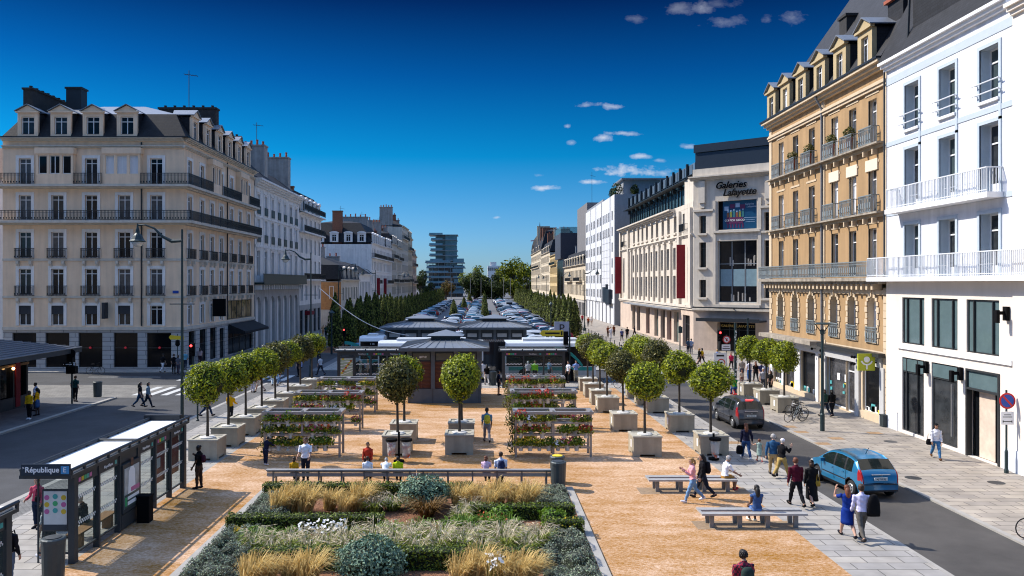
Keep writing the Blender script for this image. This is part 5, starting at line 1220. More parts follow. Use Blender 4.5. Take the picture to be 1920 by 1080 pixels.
def tuft(kind, seed):
    r = random.Random(seed); mb = MB()
    if kind == 'gold': blades(mb, r, 320, .72, .42, (.22, 0), .010, 0, .2); mats = ['grass_gold']
    elif kind == 'pale': blades(mb, r, 230, .36, .36, (.05, 0), .012, 1, .24); blades(mb, r, 85, .52, .38, (.10, 0), .006, 0, .18, 0); mats = ['grass_pale', 'grass_green']
    elif kind == 'rust': blades(mb, r, 260, .45, .65, (0, 0), .014, 0, .15); mats = ['grass_rust']
    elif kind == 'lime': blades(mb, r, 160, .4, .4, (0, 0), .02, 0, .2); mats = ['leaf_lime']
    return mb.mesh('grass_clump', mats)
TUFT = {(kd, i): tuft(kd, i * 7 + len(kd)) for kd in ('gold', 'pale', 'rust', 'lime') for i in range(3 if kd != 'rust' else 1)}
def clump(kind, px, py, sc, label, group, rz=None):
    g = G(px, py, .05); o = link('ornamental_grass', TUFT[(kind, int(rnd.random() * (3 if kind != 'rust' else 1)))], None, g, rnd.uniform(-.5, .5) if rz is None else rz)
    o.scale = (sc, sc, sc * rnd.uniform(.9, 1.1)); return tag(o, label, 'grass clump', group, 'thing')
gold = [(545, 958), (572, 962), (520, 962), (618, 954), (645, 962), (672, 955), (860, 950), (895, 945), (930, 948), (962, 952), (985, 955), (915, 958), (500, 1095), (540, 1090), (575, 1095), (470, 1100), (860, 1095), (895, 1090), (925, 1098), (965, 1100), (990, 1092)]
for i, (px, py) in enumerate(gold):
    side = 'behind the second hedge on the left' if py < 1000 and px < 700 else 'behind the hedge on the right' if py < 1000 else 'in front of the long hedge on the left' if px < 700 else 'in front of the long hedge on the right'
    n = sum(1 for q in gold[:i] if (q[1] < 1000) == (py < 1000) and (q[0] < 700) == (px < 700)); clump('gold', px, py, .95 + .3 * rnd.random(), '%s golden arching grass clump %s' % (ORD[n], side), 'golden grass clumps')
pale = [(475, 1030), (512, 1038), (545, 1030), (580, 1042), (615, 1034), (655, 1044), (700, 1038), (742, 1030), (785, 1042), (825, 1034), (865, 1030), (905, 1038), (945, 1028), (985, 1034), (1008, 1020), (975, 1014), (650, 1020), (705, 1014), (770, 1016), (830, 1012), (890, 1010), (940, 1012), (702, 960), (735, 955), (862, 978), (880, 962)]
for i, (px, py) in enumerate(pale): clump('pale', px, py, .95 + .4 * rnd.random(), '%s feathery pale fountain grass clump of the middle bed, counted along it' % ORD[i], 'feathery fountain grass clumps')
clump('rust', 800, 968, 1.35, 'rust brown arching grass clump before the round blue green shrub', None)
for i, (px, py) in enumerate([(870, 992), (895, 996), (915, 992), (475, 1022), (955, 992), (500, 1018), (735, 1004), (790, 1000), (845, 998)]): clump('lime', px, py, 1.0, '%s lime green leafy clump in the garden bed' % ORD[i], 'lime green leafy clumps')
def dome_shrub(px, py, rad, lm, label, seed, n=3600, ls=.05, name='dome_shrub', sq=.7):
    g = G(px, py, .05); b = ball_crown(seed, rad, n, ls, sq); root = empty(name, g, 0, label, 'shrub'); link('foliage', b.mesh('foliage', lm), root, (0, 0, rad * sq * .75)); q = MB(); q.ball((0, 0, rad * sq * .7), rad * .72, 0, 12, 8, 1, 1, sq); q.build('dark_core', 'leaf_core', root, origin=(0, 0, 0))
dome_shrub(796, 950, .95, 'shrub_blue', 'large round blue green shrub in front of the long bench', 3); dome_shrub(693, 1082, 1.0, 'shrub_blue', 'round blue green shrub cut by the lower frame edge', 4, sq=.62)
dome_shrub(478, 1014, .36, 'leaf_lime', 'small bright green ferny bush behind the second hedge end', 6, 600, .06); dome_shrub(1035, 985, .5, 'leaf_lime', 'bright green bush with white flowers beside the right hedge', 8, 700, .06)
dome_shrub(548, 1014, .36, 'leaf_lime', 'small lime bush beside the white daisies', 9, 500, .06); dome_shrub(940, 978, .45, 'leaf_lime', 'small lime bush among the right grasses', 10, 500, .06)
def hedge(x0, x1, y0, y1, h, label, seed):
    r = random.Random(seed); mb = MB(); co = MB(); co.box(x0 + .05, x1 - .05, y0 + .05, y1 - .05, .0, h - .05); A = 2 * h * (x1 - x0 + y1 - y0) + (x1 - x0) * (y1 - y0); n = int(A * 420)
    for i in range(n):
        f = r.random() * A
        if f < (x1 - x0) * (y1 - y0): p, nr = Vector((r.uniform(x0, x1), r.uniform(y0, y1), h)), Vector((0, 0, 1))
        elif f < (x1 - x0) * (y1 - y0) + 2 * h * (x1 - x0): s = r.random() < .7; p, nr = Vector((r.uniform(x0, x1), y0 if s else y1, r.uniform(.02, h))), Vector((0, -1 if s else 1, .2))
        else: s = r.random() < .5; p, nr = Vector((x0 if s else x1, r.uniform(y0, y1), r.uniform(.02, h))), Vector((-1 if s else 1, 0, .2))
        p += nr * r.gauss(-.01, .018); leaf(mb, p, nr, .038, r)
    root = empty('clipped_hedge', ((x0 + x1) / 2, (y0 + y1) / 2, 0), 0, label, 'hedge', 'low clipped hedges'); o = mb.build('foliage', 'leaf_hedge', root); co.build('dark_core', 'leaf_core', root)
hedge(-8.2, -.4, 29.75, 30.3, .5, 'long low clipped hedge just in front of the long bench', 1)
hedge(-8.25, -3.2, 25.6, 26.15, .52, 'low clipped hedge on the left between golden and feathery grasses', 2)
hedge(-.4, 3.1, 26.9, 27.4, .5, 'low clipped hedge on the right behind the yellow flowers', 3)
hedge(2.0, 3.2, 25.2, 25.7, .5, 'short clipped hedge stub at the right bed edge', 4)
hedge(-6.5, 1.55, 22.15, 22.75, .58, 'longest clipped hedge, lowest in the photo', 5)
def mat_plant(name, poly, h, lm, label, seed, dens=900, ls=.035, cat='plant patch'):
    """low cushiony ground cover over a rectangle"""
    x0, x1, y0, y1 = poly; r = random.Random(seed); mb = MB(); bumps = [(r.uniform(x0, x1), r.uniform(y0, y1), r.uniform(.2, .45)) for _ in range(int((x1 - x0) * (y1 - y0) * 4) + 4)]
    def hz(x, y):
        v = .25
        for (bx, by, s) in bumps:
            d = ((x - bx) ** 2 + (y - by) ** 2) / (s * s)
            if d < 1: v = max(v, math.sqrt(1 - d))
        e = min(x - x0, x1 - x, y - y0, y1 - y); return h * v * min(1, .4 + e * 3)
    for i in range(int((x1 - x0) * (y1 - y0) * dens)):
        x, y = r.uniform(x0, x1), r.uniform(y0, y1); z = hz(x, y) * r.uniform(.8, 1.05); n = Vector((hz(x - .05, y) - hz(x + .05, y), hz(x, y - .05) - hz(x, y + .05), .1)).normalized()
        leaf(mb, Vector((x, y, z + .03)), (n + Vector((r.gauss(0, .4), r.gauss(0, .4), .3))).normalized(), ls, r, 0, .35)
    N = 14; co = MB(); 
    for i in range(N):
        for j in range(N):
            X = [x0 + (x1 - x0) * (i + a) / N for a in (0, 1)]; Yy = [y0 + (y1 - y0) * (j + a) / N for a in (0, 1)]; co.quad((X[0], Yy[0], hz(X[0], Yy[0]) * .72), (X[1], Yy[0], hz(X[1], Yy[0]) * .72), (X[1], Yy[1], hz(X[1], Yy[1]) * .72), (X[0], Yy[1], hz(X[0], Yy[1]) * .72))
    root = empty(name, ((x0 + x1) / 2, (y0 + y1) / 2, 0), 0, label, cat, 'grey lavender cushions'); mb.build('foliage', lm, root); co.build('dark_core', 'leaf_core', root)
mat_plant('lavender_patch', (-8.2, -6.55, 20.2, 25.4), .42, 'lavender', 'large grey lavender cushion at the lower left corner of the bed', 1); mat_plant('lavender_patch', (-8.2, -6.6, 26.3, 29.6), .38, 'lavender', 'grey lavender cushion behind the second hedge on the left', 2)
mat_plant('lavender_patch', (1.65, 3.2, 27.5, 30.6), .38, 'lavender', 'grey lavender cushion beside the rubbish bins', 3); mat_plant('lavender_patch', (1.65, 3.2, 20.2, 25.0), .45, 'lavender', 'large grey lavender cushion at the lower right corner of the bed', 4)
def blossoms(px0, px1, py0, py1, n, pm, label, seed, zz=(.3, .6), s=.05, name='flower_patch'):
    r = random.Random(seed); mb = MB(); a = G((px0 + px1) / 2, (py0 + py1) / 2, 0)
    for i in range(n):
        g = G(r.uniform(px0, px1), r.uniform(py0, py1), .1); g.z = r.uniform(*zz); leaf(mb, g, Vector((0, -.3, 1)), s, r, 0, .9)
        mb.tube([(g.x, g.y, .03), (g.x + r.gauss(0, .02), g.y, g.z)], .006, 3, 1)
    tag(mb.build(name, [pm, 'leaf_hedge'], origin=a), label, 'flowers').location = a
blossoms(560, 650, 1003, 1018, 130, 'petal_white', 'patch of white daisies behind the feathery grasses', 1, (.35, .65), .055); blossoms(912, 945, 1085, 1110, 34, 'petal_white', 'few white flowers among the golden grass at the lower edge', 2, (.6, .9), .06)
blossoms(1025, 1080, 985, 1002, 150, 'petal_yellow', 'patch of yellow flowers behind the short hedge stub', 3, (.2, .42), .045); blossoms(438, 460, 995, 1005, 70, 'petal_yellow', 'small yellow flowers at the left end of the second hedge', 4, (.15, .3), .04); blossoms(895, 950, 975, 990, 60, 'petal_orange', 'orange and yellow flowers beside the right hedge', 5, (.25, .45), .045)
mat('chips', (.4, .26, .17), .9, var=0, island=.5, tint=(.2, .1, .06))
q = MB(); r_ = random.Random(4)
for i in range(2600): leaf(q, Vector((r_.uniform(-8, 3), r_.uniform(21, 30.6), .04 + .02 * r_.random())), Vector((0, 0, 1)), .035, r_, 0, .5)
tag(q.build('mulch_chips', 'chips'), kind='stuff')
# ------------------------------------------------------------------ kiosks, shelters, buses
mat('kiosk_brown', (.115, .045, .032), .6, var=.15, scale=3); mat('kiosk_grey', (.09, .105, .12), .6, var=.12, scale=1.5, stains=.1); mat('kiosk_dark', (.035, .042, .048), .55, var=.1)
mat('roof_sheet', (.2, .215, .235), .42, metal=.25, var=.1, scale=2)
def kiosk(name, x0, x1, y0, y1, ze, zr, label, front=True, sign=None):
    """grey pavilion with a standing seam hipped roof and a ridge lantern"""
    root = empty(name, ((x0 + x1) / 2, (y0 + y1) / 2, 0), 0, label, 'kiosk'); cx, cy = (x0 + x1) / 2, (y0 + y1) / 2
    b = MB(); b.box(x0 + .12, x1 - .12, y0 + .12, y1 - .12, 0, ze, 0); b.box(x0, x1, y0, y1, 0, .95, 1)
    n = 3 if x1 - x0 < 6 else 4
    for i in range(n + 1):
        x = x0 + .15 + (x1 - x0 - .3) * i / n; b.box(x - .13, x + .13, y0 - .03, y0 + .11, .951, ze, 1); b.box(x - .13, x + .13, y1 - .1, y1 + .03, .951, ze, 1); b.box(x - .02, x + .02, y0 - .012, y0, .0, .94, 0)
    for j in range(4):
        y = y0 + (y1 - y0) * j / 3; b.box(x0 - .03, x0 + .11, y - .12, y + .12, .951, ze, 1); b.box(x1 - .11, x1 + .03, y - .12, y + .12, .951, ze, 1)
    b.build('wall', ['kiosk_dark', 'kiosk_grey'], root)
    for i in range(n):
        xa, xb = x0 + .3 + (x1 - x0 - .3) * i / n, x0 + (x1 - x0 - .3) * (i + 1) / n
        s = MB(); zs, zt = (.98, ze - .72) if front else (.98, ze - 1.0); nn = int((zt - zs) / .09)
        for k in range(nn): z = zs + (zt - zs) * k / nn; s.add([(xa, y0 + .10, z), (xb, y0 + .10, z), (xb, y0 + .06, z + .07), (xa, y0 + .06, z + .07), (xa, y0 + .1, z + .088), (xb, y0 + .1, z + .088)], [(0, 1, 2, 3), (3, 2, 5, 4)])
        s.box((xa + xb) / 2 - .02, (xa + xb) / 2 + .02, y0 + .03, y0 + .07, zs, zt); s.build('shutter', 'kiosk_brown', root)
        if front:
            s = MB(); s.box(xa + .05, xb - .05, y0 + .05, y0 + .1, ze - .62, ze - .18); sg = s.build('sign_panel', 'kiosk_sign', root)
        else:
            s = MB(); s.box(xa + .1, xb - .15, y0 + .04, y0 + .1, ze - .75, ze - .4); s.build('light_strip', 'kiosk_light', root)
    if sign: text_on(root, sign, .3, 'text_white', Vector((x0 + 1.02, y0 + .04, ze - .4)) - root.location, 0, .01)
    o = .55; r = MB(); ex0, ex1, ey0, ey1 = x0 - o, x1 + o, y0 - o, y1 + o; w = (ex1 - ex0); lw = w * .11; ly = (ey1 - ey0) * .11 + .2
    r.box(ex0, ex1, ey0, ey1, ze, ze + .22, 1)
    P = [(ex0, ey0), (ex1, ey0), (ex1, ey1), (ex0, ey1)]; Q = [(cx - lw * 1.6, cy - ly), (cx + lw * 1.6, cy - ly), (cx + lw * 1.6, cy + ly), (cx - lw * 1.6, cy + ly)]
    for k in range(4): j = (k + 1) % 4; r.quad((*P[k], ze + .221), (*P[j], ze + .221), (*Q[j], zr), (*Q[k], zr), 0)
    for k in range(4):      # standing seams
        j = (k + 1) % 4; m_ = int((Vector(P[j]) - Vector(P[k])).length / .55)
        for i in range(m_ + 1):
            t = i / m_; a = Vector(P[k]).lerp(Vector(P[j]), t); c = Vector(Q[k]).lerp(Vector(Q[j]), max(0, min(1, (t - .5) * 1.0 / .62 + .5)) if True else t)
            r.tube([(a.x, a.y, ze + .24), (c.x, c.y, zr + .02)], .022, 4, 0)
    r.build('roof', ['roof_sheet', 'kiosk_grey'], root)
    l = MB(); l.box(cx - lw * 1.5, cx + lw * 1.5, cy - ly * .9, cy + ly * .9, zr - .02, zr + .3, 1)
    a = [(cx - lw * 1.9, cy - ly * 1.2), (cx + lw * 1.9, cy - ly * 1.2), (cx + lw * 1.9, cy + ly * 1.2), (cx - lw * 1.9, cy + ly * 1.2)]
    for k in range(4): j = (k + 1) % 4; l.add([(*a[k], zr + .301), (*a[j], zr + .301), (cx, cy, zr + .68)], [(0, 1, 2)], 0)
    l.box(a[0][0], a[1][0], a[0][1], a[2][1], zr + .25, zr + .3, 1)
    l.build('roof_lantern', ['roof_sheet', 'kiosk_dark'], root); return root
mat('kiosk_sign', (.10, .10, .075), .4, var=.1); mat('kiosk_light', (.45, .46, .46), .4)
kiosk('kiosk', -5.0, -.1, 53.3, 58.0, 3.5, 4.1, 'grey kiosk with brown shutters and hipped metal roof on the sand', True, 'ame')
kiosk('kiosk', -9.6, -2.9, 78.8, 85, 3.45, 4.15, 'left of the two dark kiosks behind the bus', False); kiosk('kiosk', -1.9, 4.3, 78.8, 85, 3.45, 4.15, 'right of the two dark kiosks behind the bus', False)
# cafe pavilion on the left
def pavilion():
    root = empty('cafe_pavilion', (-36, 45, 0), 0, 'dark glazed cafe pavilion with slatted metal roof on the left pavement', 'pavilion')
    x1, y0, y1, ze = -29.8, 36, 52.5, 3.35; b = MB(); b.box(-43, x1 - .2, y0, y1 - .2, 0, ze, 0)
    for i in range(12): y = y0 + (y1 - y0 - .2) * i / 11; b.box(x1 - .2, x1 + .02, y - .06, y + .06, 0, ze, 1)
    for i in range(10): x = -43 + (x1 + 43 - .1) * i / 9; b.box(x - .06, x + .06, y1 - .2, y1 + .02, 0, ze, 1)
    b.box(x1 - .1, x1 + .01, y0, y1, 0, .75, 2); b.build('wall', ['shop_dark', 'dark_metal', 'kiosk_dark'], root)
    q = MB(); o = 2.4; ex1, ey1 = x1 + o * 1.08, y1 + 1.8; P = [(-44, y0 - 1), (ex1, y0 - 1), (ex1, ey1), (-44, ey1)]
    q.box(-44, ex1, y0 - 1, ey1, ze, ze + .3, 1); Q = [(-37, y0 + 5), (-36.5, y0 + 5), (-36.5, ey1 - 6), (-37, ey1 - 6)]
    for k in range(4): j = (k + 1) % 4; q.quad((*P[k], ze + .301), (*P[j], ze + .301), (*Q[j], ze + 1.9), (*Q[k], ze + 1.9), 0)
    for i in range(22):     # slats over the roof slope
        t = i / 22; 
        for k in range(4):
            j = (k + 1) % 4; a = Vector(P[k]).lerp(Vector(Q[k]), t); b_ = Vector(P[j]).lerp(Vector(Q[j]), t); z = ze + .33 + 1.6 * t; q.tube([(a.x, a.y, z), (b_.x, b_.y, z)], .035, 4, 2)
    q.build('roof', ['slate_blue', 'kiosk_dark', 'zinc'], root)
    for i, (y, z) in enumerate(((40.5, 2.5), (43.8, 2.55), (48, 2.6), (50.6, 2.6))): q = MB(); q.ball((x1 + .12, y, z), .09, 0, 8, 6); q.build('lamp', 'bulb', root)
    q = MB(); q.box(x1 - .05, x1 + .045, y0, y1, 2.7, 2.85); q.build('wood_beam', 'wood', root); q = MB(); q.box(x1 - .05, x1 + .05, 51.0, 51.5, .1, 3.2); q.build('red_curtain', 'red_banner', root)
    q = MB(); q.box(x1 + .04, x1 + .08, 45.6, 46.7, .9, 2.35, 0)
    for i in range(2):
        for j in range(3): q.box(x1 + .08, x1 + .085, 45.7 + i * .5, 46.1 + i * .5, 1.0 + j * .45, 1.3 + j * .45, 1 + (i + j) % 2)
    q.build('menu_board', ['text_white', 'kiosk_dark', 'red_banner'], root)
mat('slate_blue', (.06, .075, .1), .5, metal=.2, var=.1); mat('bulb', (.9, .6, .25), .4, emit=((1, .55, .2), 6)); mat('wood', (.25, .13, .05), .6, var=.2, scale=3)
pavilion()
mat('shelter_white', (.78, .78, .76), .45, var=.03); mat('ad_print', (.35, .4, .42), .35, var=.5, scale=1.6); mat('ad_pale', (.6, .62, .6), .35, var=.12, scale=2); mat('map_green', (.35, .42, .30), .4, var=.25, scale=5)
for i, (n_, c_) in enumerate((('dot_pink', (.5, .12, .3)), ('dot_teal', (.05, .35, .33)), ('dot_gold', (.6, .42, .03)), ('dot_green', (.05, .4, .15)))): mat(n_, c_, .4, var=0)
def shelter(name, label, L, D, loc, rz, sign=None, ad=None, panels=4, map_=False, bench=True, h=2.75, ad_open=True):
    """bus shelter in local space: length along +X, glazed back at y=0, roof over y in [-.2, D]"""
    root = empty(name, loc, rz, label, 'bus shelter'); o0 = (0, 0, 0)
    def bd(q, n, m, par=root, **k): return q.build(n, m, par, origin=o0, **k)
    r = MB(); r.box(-.35, L + .35, -.12, D + .15, h, h + .1, 0); r.box(-.25, L + .25, -.02, D + .05, h + .1, h + .16, 1); 
    for y in (-.1, D + .1): r.tube([(-.35, y, h + .24), (L + .35, y, h + .24)], .05, 6, 0)
    n = max(2, int(L / .7))
    for i in range(n + 1):
        for y in (-.1, D + .1): r.box(-.3 + (L + .6) * i / n - .04, -.3 + (L + .6) * i / n + .04, y - .03, y + .03, h + .1, h + .22, 0)
    for i in range(1, 2 if L > 5 else 1): r.tube([(L * i / 2, -.1, h + .22), (L * i / 2, D + .1, h + .22)], .045, 6, 0)
    bd(r, 'roof', ['kiosk_dark', 'shelter_white'])
    xs = [L * i / panels for i in range(panels + 1)]
    for i, x in enumerate(xs):
        p = MB(); w = .11 if i in (0, panels) or (L > 5 and i == panels // 2) else .05; p.box(x - w, x + w, -.09, .09, 0, h); bd(p, 'post', 'kiosk_dark')
    fr = MB(); fr.box(0, L, -.05, .05, h - .3, h - .02); fr.box(0, L, -.03, .03, .22, .27); bd(fr, 'frame', 'kiosk_dark')
    for i in range(panels):
        if ad is not None and i == ad: continue
        g = MB(); g.box(xs[i] + .05, xs[i+1] - .05, -.008, .008, .25, h - .3); gl = bd(g, 'glass_panel', 'glass_clear')
        d = MB(); nn = int((xs[i+1] - xs[i] - .15) / .11)
        for z in (1.0, 1.75):
            for k in range(nn):
                for e in (0, 1): x = xs[i] + .1 + k * .11 + e * .05; zz = z + e * .06; d.quad((x, -.0095, zz), (x + .05, -.0095, zz), (x + .05, -.0095, zz + .055), (x, -.0095, zz + .055)); d.quad((x, .0095, zz), (x + .05, .0095, zz), (x + .05, .0095, zz + .055), (x, .0095, zz + .055))
        bd(d, 'safety_dots', 'text_white', gl)
        s = MB(); cc = ('dot_pink', 'dot_gold', 'dot_green', 'dot_teal')
        if i % 2 == 0:
            for k in range(5): s.box(xs[i] + .2 + k * .16, xs[i] + .33 + k * .16, -.062, -.051, h - .22, h - .1, k % 4)
            bd(s, 'route_tabs', list(cc))
        else: text_on(root, sign or 'République', .13, 'text_white', (xs[i] + (xs[i+1] - xs[i]) * .45, -.06, h - .16), 0, .004); s.box(xs[i+1] - .32, xs[i+1] - .2, -.062, -.051, h - .22, h - .1, 3); bd(s, 'route_tabs', list(cc))
    if ad is not None:
        a = MB(); x0, x1 = xs[ad] + .05, xs[ad + 1] - .05; a.box(x0, x1, -.14, .14, .55, h - .35, 0); a.box(x0 + .1, x1 - .1, -.15, -.14, .68, h - .5, 1); a.box(x0, x1, -.1, .1, .05, .5, 0)
        if map_:
            for k in range(9): t = k * .137 % 1; a.box(x0 + .12 + t * (x1 - x0 - .4), x0 + .3 + t * (x1 - x0 - .4), -.157, -.151, 1.1 + .13 * k, 1.22 + .13 * k, 2 + k % 2)
            for k in range(6):
                a.add([(x0 + .1, -.154 - k * .0003, .95 + k * .25), (x0 + .1, -.154 - k * .0003, .99 + k * .25), (x1 - .1, -.154 - k * .0003, 1.35 + k * .18), (x1 - .1, -.154 - k * .0003, 1.31 + k * .18)], [(0, 1, 2, 3)], 4)
            mats = ['kiosk_dark', 'map_green', 'dot_gold', 'petal_orange', 'text_white']
        else:       # advertising print: a woman in white above green route bands
            m_ = (x0 + x1) / 2; a.prism([(m_ - .3, 1.1), (m_ + .26, 1.1), (m_ + .2, 1.85), (m_ + .08, 1.97), (m_ - .1, 1.97), (m_ - .24, 1.85)], Fr((0, 0), (0, -1)), .15, .156, 2); a.prism([(m_ + .11 * math.cos(t), 2.12 + .15 * math.sin(t)) for t in [k * .524 for k in range(12)]], Fr((0, 0), (0, -1)), .15, .157, 3)
            a.box(x0 + .1, x1 - .1, -.16, -.15, .68, 1.12, 4); a.box(x0 + .3, x1 - .15, -.166, -.16, .76, .88, 2); a.box(x0 + .3, x1 - .15, -.166, -.16, .94, 1.04, 2); a.box(x0 + .12, x0 + .26, -.166, -.16, .76, 1.04, 5); a.box(x0 + .55, x1 - .12, -.166, -.16, 1.16, 1.3, 6); mats = ['kiosk_dark', 'ad_print', 'text_white', 'chim_brown', 'ad_green', 'dot_green', 'dot_pink']
        bd(a, 'poster_case', mats)
    e = MB(); e.box(-.02, .02, .1, D * .85, .25, .3); e.box(-.02, .02, .1, .14, .25, h); e.box(-.02, .02, D * .85 - .04, D * .85, .0, h); bd(e, 'end_frame', 'kiosk_dark'); e = MB(); e.box(-.006, .006, .14, D * .85 - .04, .3, h - .1); bd(e, 'glass_panel', 'glass_clear')
    if bench: s = MB(); s.box(L * .12, L * .42, .35, .75, .44, .49); s.box(L * .15, L * .17, .4, .7, 0, .44); s.box(L * .38, L * .4, .4, .7, 0, .44); bd(s, 'seat', 'wood')
    return root
mat('poster_red', (.28, .03, .025), .4, var=.3, scale=2); mat('chim_brown', (.12, .06, .04), .7, var=.2); mat('ad_green', (.04, .07, .065), .4)
# foreground shelter: glazed back along the sand edge (facing +X), roof towards the road
sh = shelter('bus_shelter', 'long white roofed bus shelter with the stop name, in the lower left', 8.4, 1.2, (-11.72, 22.9, 0), R(90), 'République', ad=2, panels=6, h=2.48)
q = MB(); q.box(-.42, -.36, -.12, 1.25, 2.59, 2.91, 0); q.box(-.43, -.42, -.1, .13, 2.64, 2.86, 1); sgn = q.build('stop_name_board', ['navy_metal', 'sign_lightblue'], sh, origin=(0, 0, 0))
text_on(sgn, 'République', .215, 'text_white', (-.425, .66, 2.75), R(-90), .004, bold=.004); text_on(sgn, 'E', .2, 'text_white', (-.434, .02, 2.75), R(-90), .003); text_on(sgn, '>', .12, 'text_white', (-.434, 1.18, 2.8), R(-90), .003)
q = MB(); q.box(-.02, .05, .12, .88, .9, 2.1, 0); q.box(-.03, -.02, .17, .83, .95, 2.05, 1); q.box(-.035, -.03, .17, .83, .95, 1.1, 2)
for i in range(3):
    for j, yy in enumerate((.74, .5, .26)): q.prism([(-yy + .075 * math.cos(t), 1.9 - i * .2 - (.0 if j == 1 else .03) + .075 * math.sin(t)) for t in [k * .6283 for k in range(10)]], Fr((0, 0), (-1, 0)), .03, .036, 3 + (i * 2 + j) % 4)
q.build('route_panel', ['kiosk_dark', 'ad_pale', 'navy_metal', 'dot_pink', 'dot_teal', 'dot_gold', 'dot_green'], sh, origin=(0, 0, 0))
q = MB(); q.box(8.3, 8.6, .1, 1.5, 2.52, 2.85); q.build('screen_box', 'dark_metal', sh, origin=(0, 0, 0))
q = MB()
for x0, x1 in ((5.95, 6.75), (7.2, 8.1)): q.box(x0, x1, .06, .08, .75, 2.15, 0)
q.box(6.0, 6.3, .045, .06, 1.3, 1.65, 1); q.build('poster', ['poster_red', 'text_white'], sh, origin=(0, 0, 0))
sh2 = shelter('bus_shelter', 'end of another bus shelter cut by the lower left corner', 5, 1.3, (-11.45, 14.2, 0), R(90), panels=4, h=2.42)
shelter('bus_shelter', 'bus shelter with a green city map left of the kiosk', 4.9, 1.6, (-11.0, 61.2, 0), 0, 'République', ad=0, panels=4, map_=True, bench=False)
shelter('bus_shelter', 'bus shelter right of the kiosk, behind the right flower racks', 4.6, 1.6, (1.6, 61.2, 0), 0, 'République', panels=3, bench=False)
# articulated bus behind the kiosk, a second bus left of it
mat('bus_white', (.72, .74, .75), .3, var=.02); mat('bus_grey', (.42, .45, .47), .35); mat('bus_teal', (.01, .28, .25), .35); mat('bus_bellows', (.012, .013, .016), .8)
def bus(label, x0, x1, y0, y1, loc_end, joint=None, route='C1'):
    root = empty('articulated_bus' if joint else 'city_bus', ((x0 + x1) / 2, (y0 + y1) / 2, -.1), 0, label, 'bus'); b = MB(); H = 3.15; S = [(x0, x1)] if joint is None else [(x0, joint - .9), (joint + .9, x1)]
    for (a, c) in S:
        prof = [(y0, .35), (y0, 2.75), (y0 + .12, 3.0), (y0 + .35, H), (y1 - .35, H), (y1 - .12, 3.0), (y1, 2.75), (y1, .35)]; n = len(prof)
        b.add([(a, y, z) for y, z in prof] + [(c, y, z) for y, z in prof], [tuple(range(n)), tuple(range(2 * n - 1, n - 1, -1))] + [(i, n + i, n + (i + 1) % n, (i + 1) % n) for i in range(n)], 0)
        b.box(a + 1.5, c - 1.5, y0 + .5, y1 - .5, H, H + .22, 0); b.box(a + .3, c - .3, y0 - .012, y0 - .002, .4, .75, 2); b.box(a + .3, c - .3, y0 - .012, y0 - .002, .75, 1.05, 1)
    b.build('body', ['bus_white', 'bus_teal', 'bus_grey'], root)
    for (a, c) in S:
        g = MB(); g.box(a + .12, c - .12, y0 - .022, y0 - .003, 1.12, 2.72); g.box(a + .12, c - .12, y1 + .003, y1 + .022, 1.2, 2.72); g.box(a - .02, a - .002, y0 + .25, y1 - .25, 1.0, 2.8); g.box(c + .002, c + .02, y0 + .25, y1 - .25, 1.0, 2.8); w = g.build('windows', 'shop_dark', root)
        d = MB(); nn = int((c - a) / 1.6)
        for i in range(1, nn): x = a + (c - a) * i / nn; d.box(x - .03, x + .03, y0 - .03, y0 - .022, 1.12, 2.72)
        d.build('window_bars', 'black', w)
        s = MB(); e = c - 1.1 if loc_end > 0 else a + .8     # teal swoosh
        pts = [(e - 2.4 + 2.4 * t, 2.74 + .02 - 1.5 * t ** 2.2) for t in [i / 8 for i in range(9)]]
        for i in range(8): (u0, z0_), (u1, z1_) = pts[i], pts[i + 1]; s.quad((u0, y0 - .033, z0_ - .3), (u1, y0 - .033, z1_ - .3), (u1, y0 - .033, z1_), (u0, y0 - .033, z0_))
        s.build('swoosh', 'bus_teal', root)
        for x in (a + 1.6, c - 2.2):
            w_ = MB()
            for y in (y0 + .15, y1 - .15): w_.tube([(x, y - .17, .42), (x, y + .17, .42)], .5, 16); 
            w_.build('wheel', 'black', root)
    if joint:
        k = MB()
        for i in range(19): x = joint - .9 + 1.8 * i / 18; k.box(x - .028, x + .028, y0 + .03, y1 - .03, .4, H + .02 - (0 if i % 2 else .05))
        k.build('bellows', 'bus_bellows', root)
    t = MB(); t.box(x0 + .5, x0 + 2, y0 - .03, y0 - .023, 2.35, 2.62); p = t.build('route_display', 'black', root); text_on(root, '1 10' if joint is None else 'C1', .22, 'text_white', (x0 + 1.2 - root.location.x, y0 - .04 - root.location.y, 2.48 + .1), 0, .004)
    return root
bus('long articulated white and dark bus passing behind the kiosk', -8.7, 9.4, 66.4, 68.9, 1, joint=.95); bus('white and teal bus showing left of the kiosk roof', -11.2, -9.0, 72.5, 75, 1)

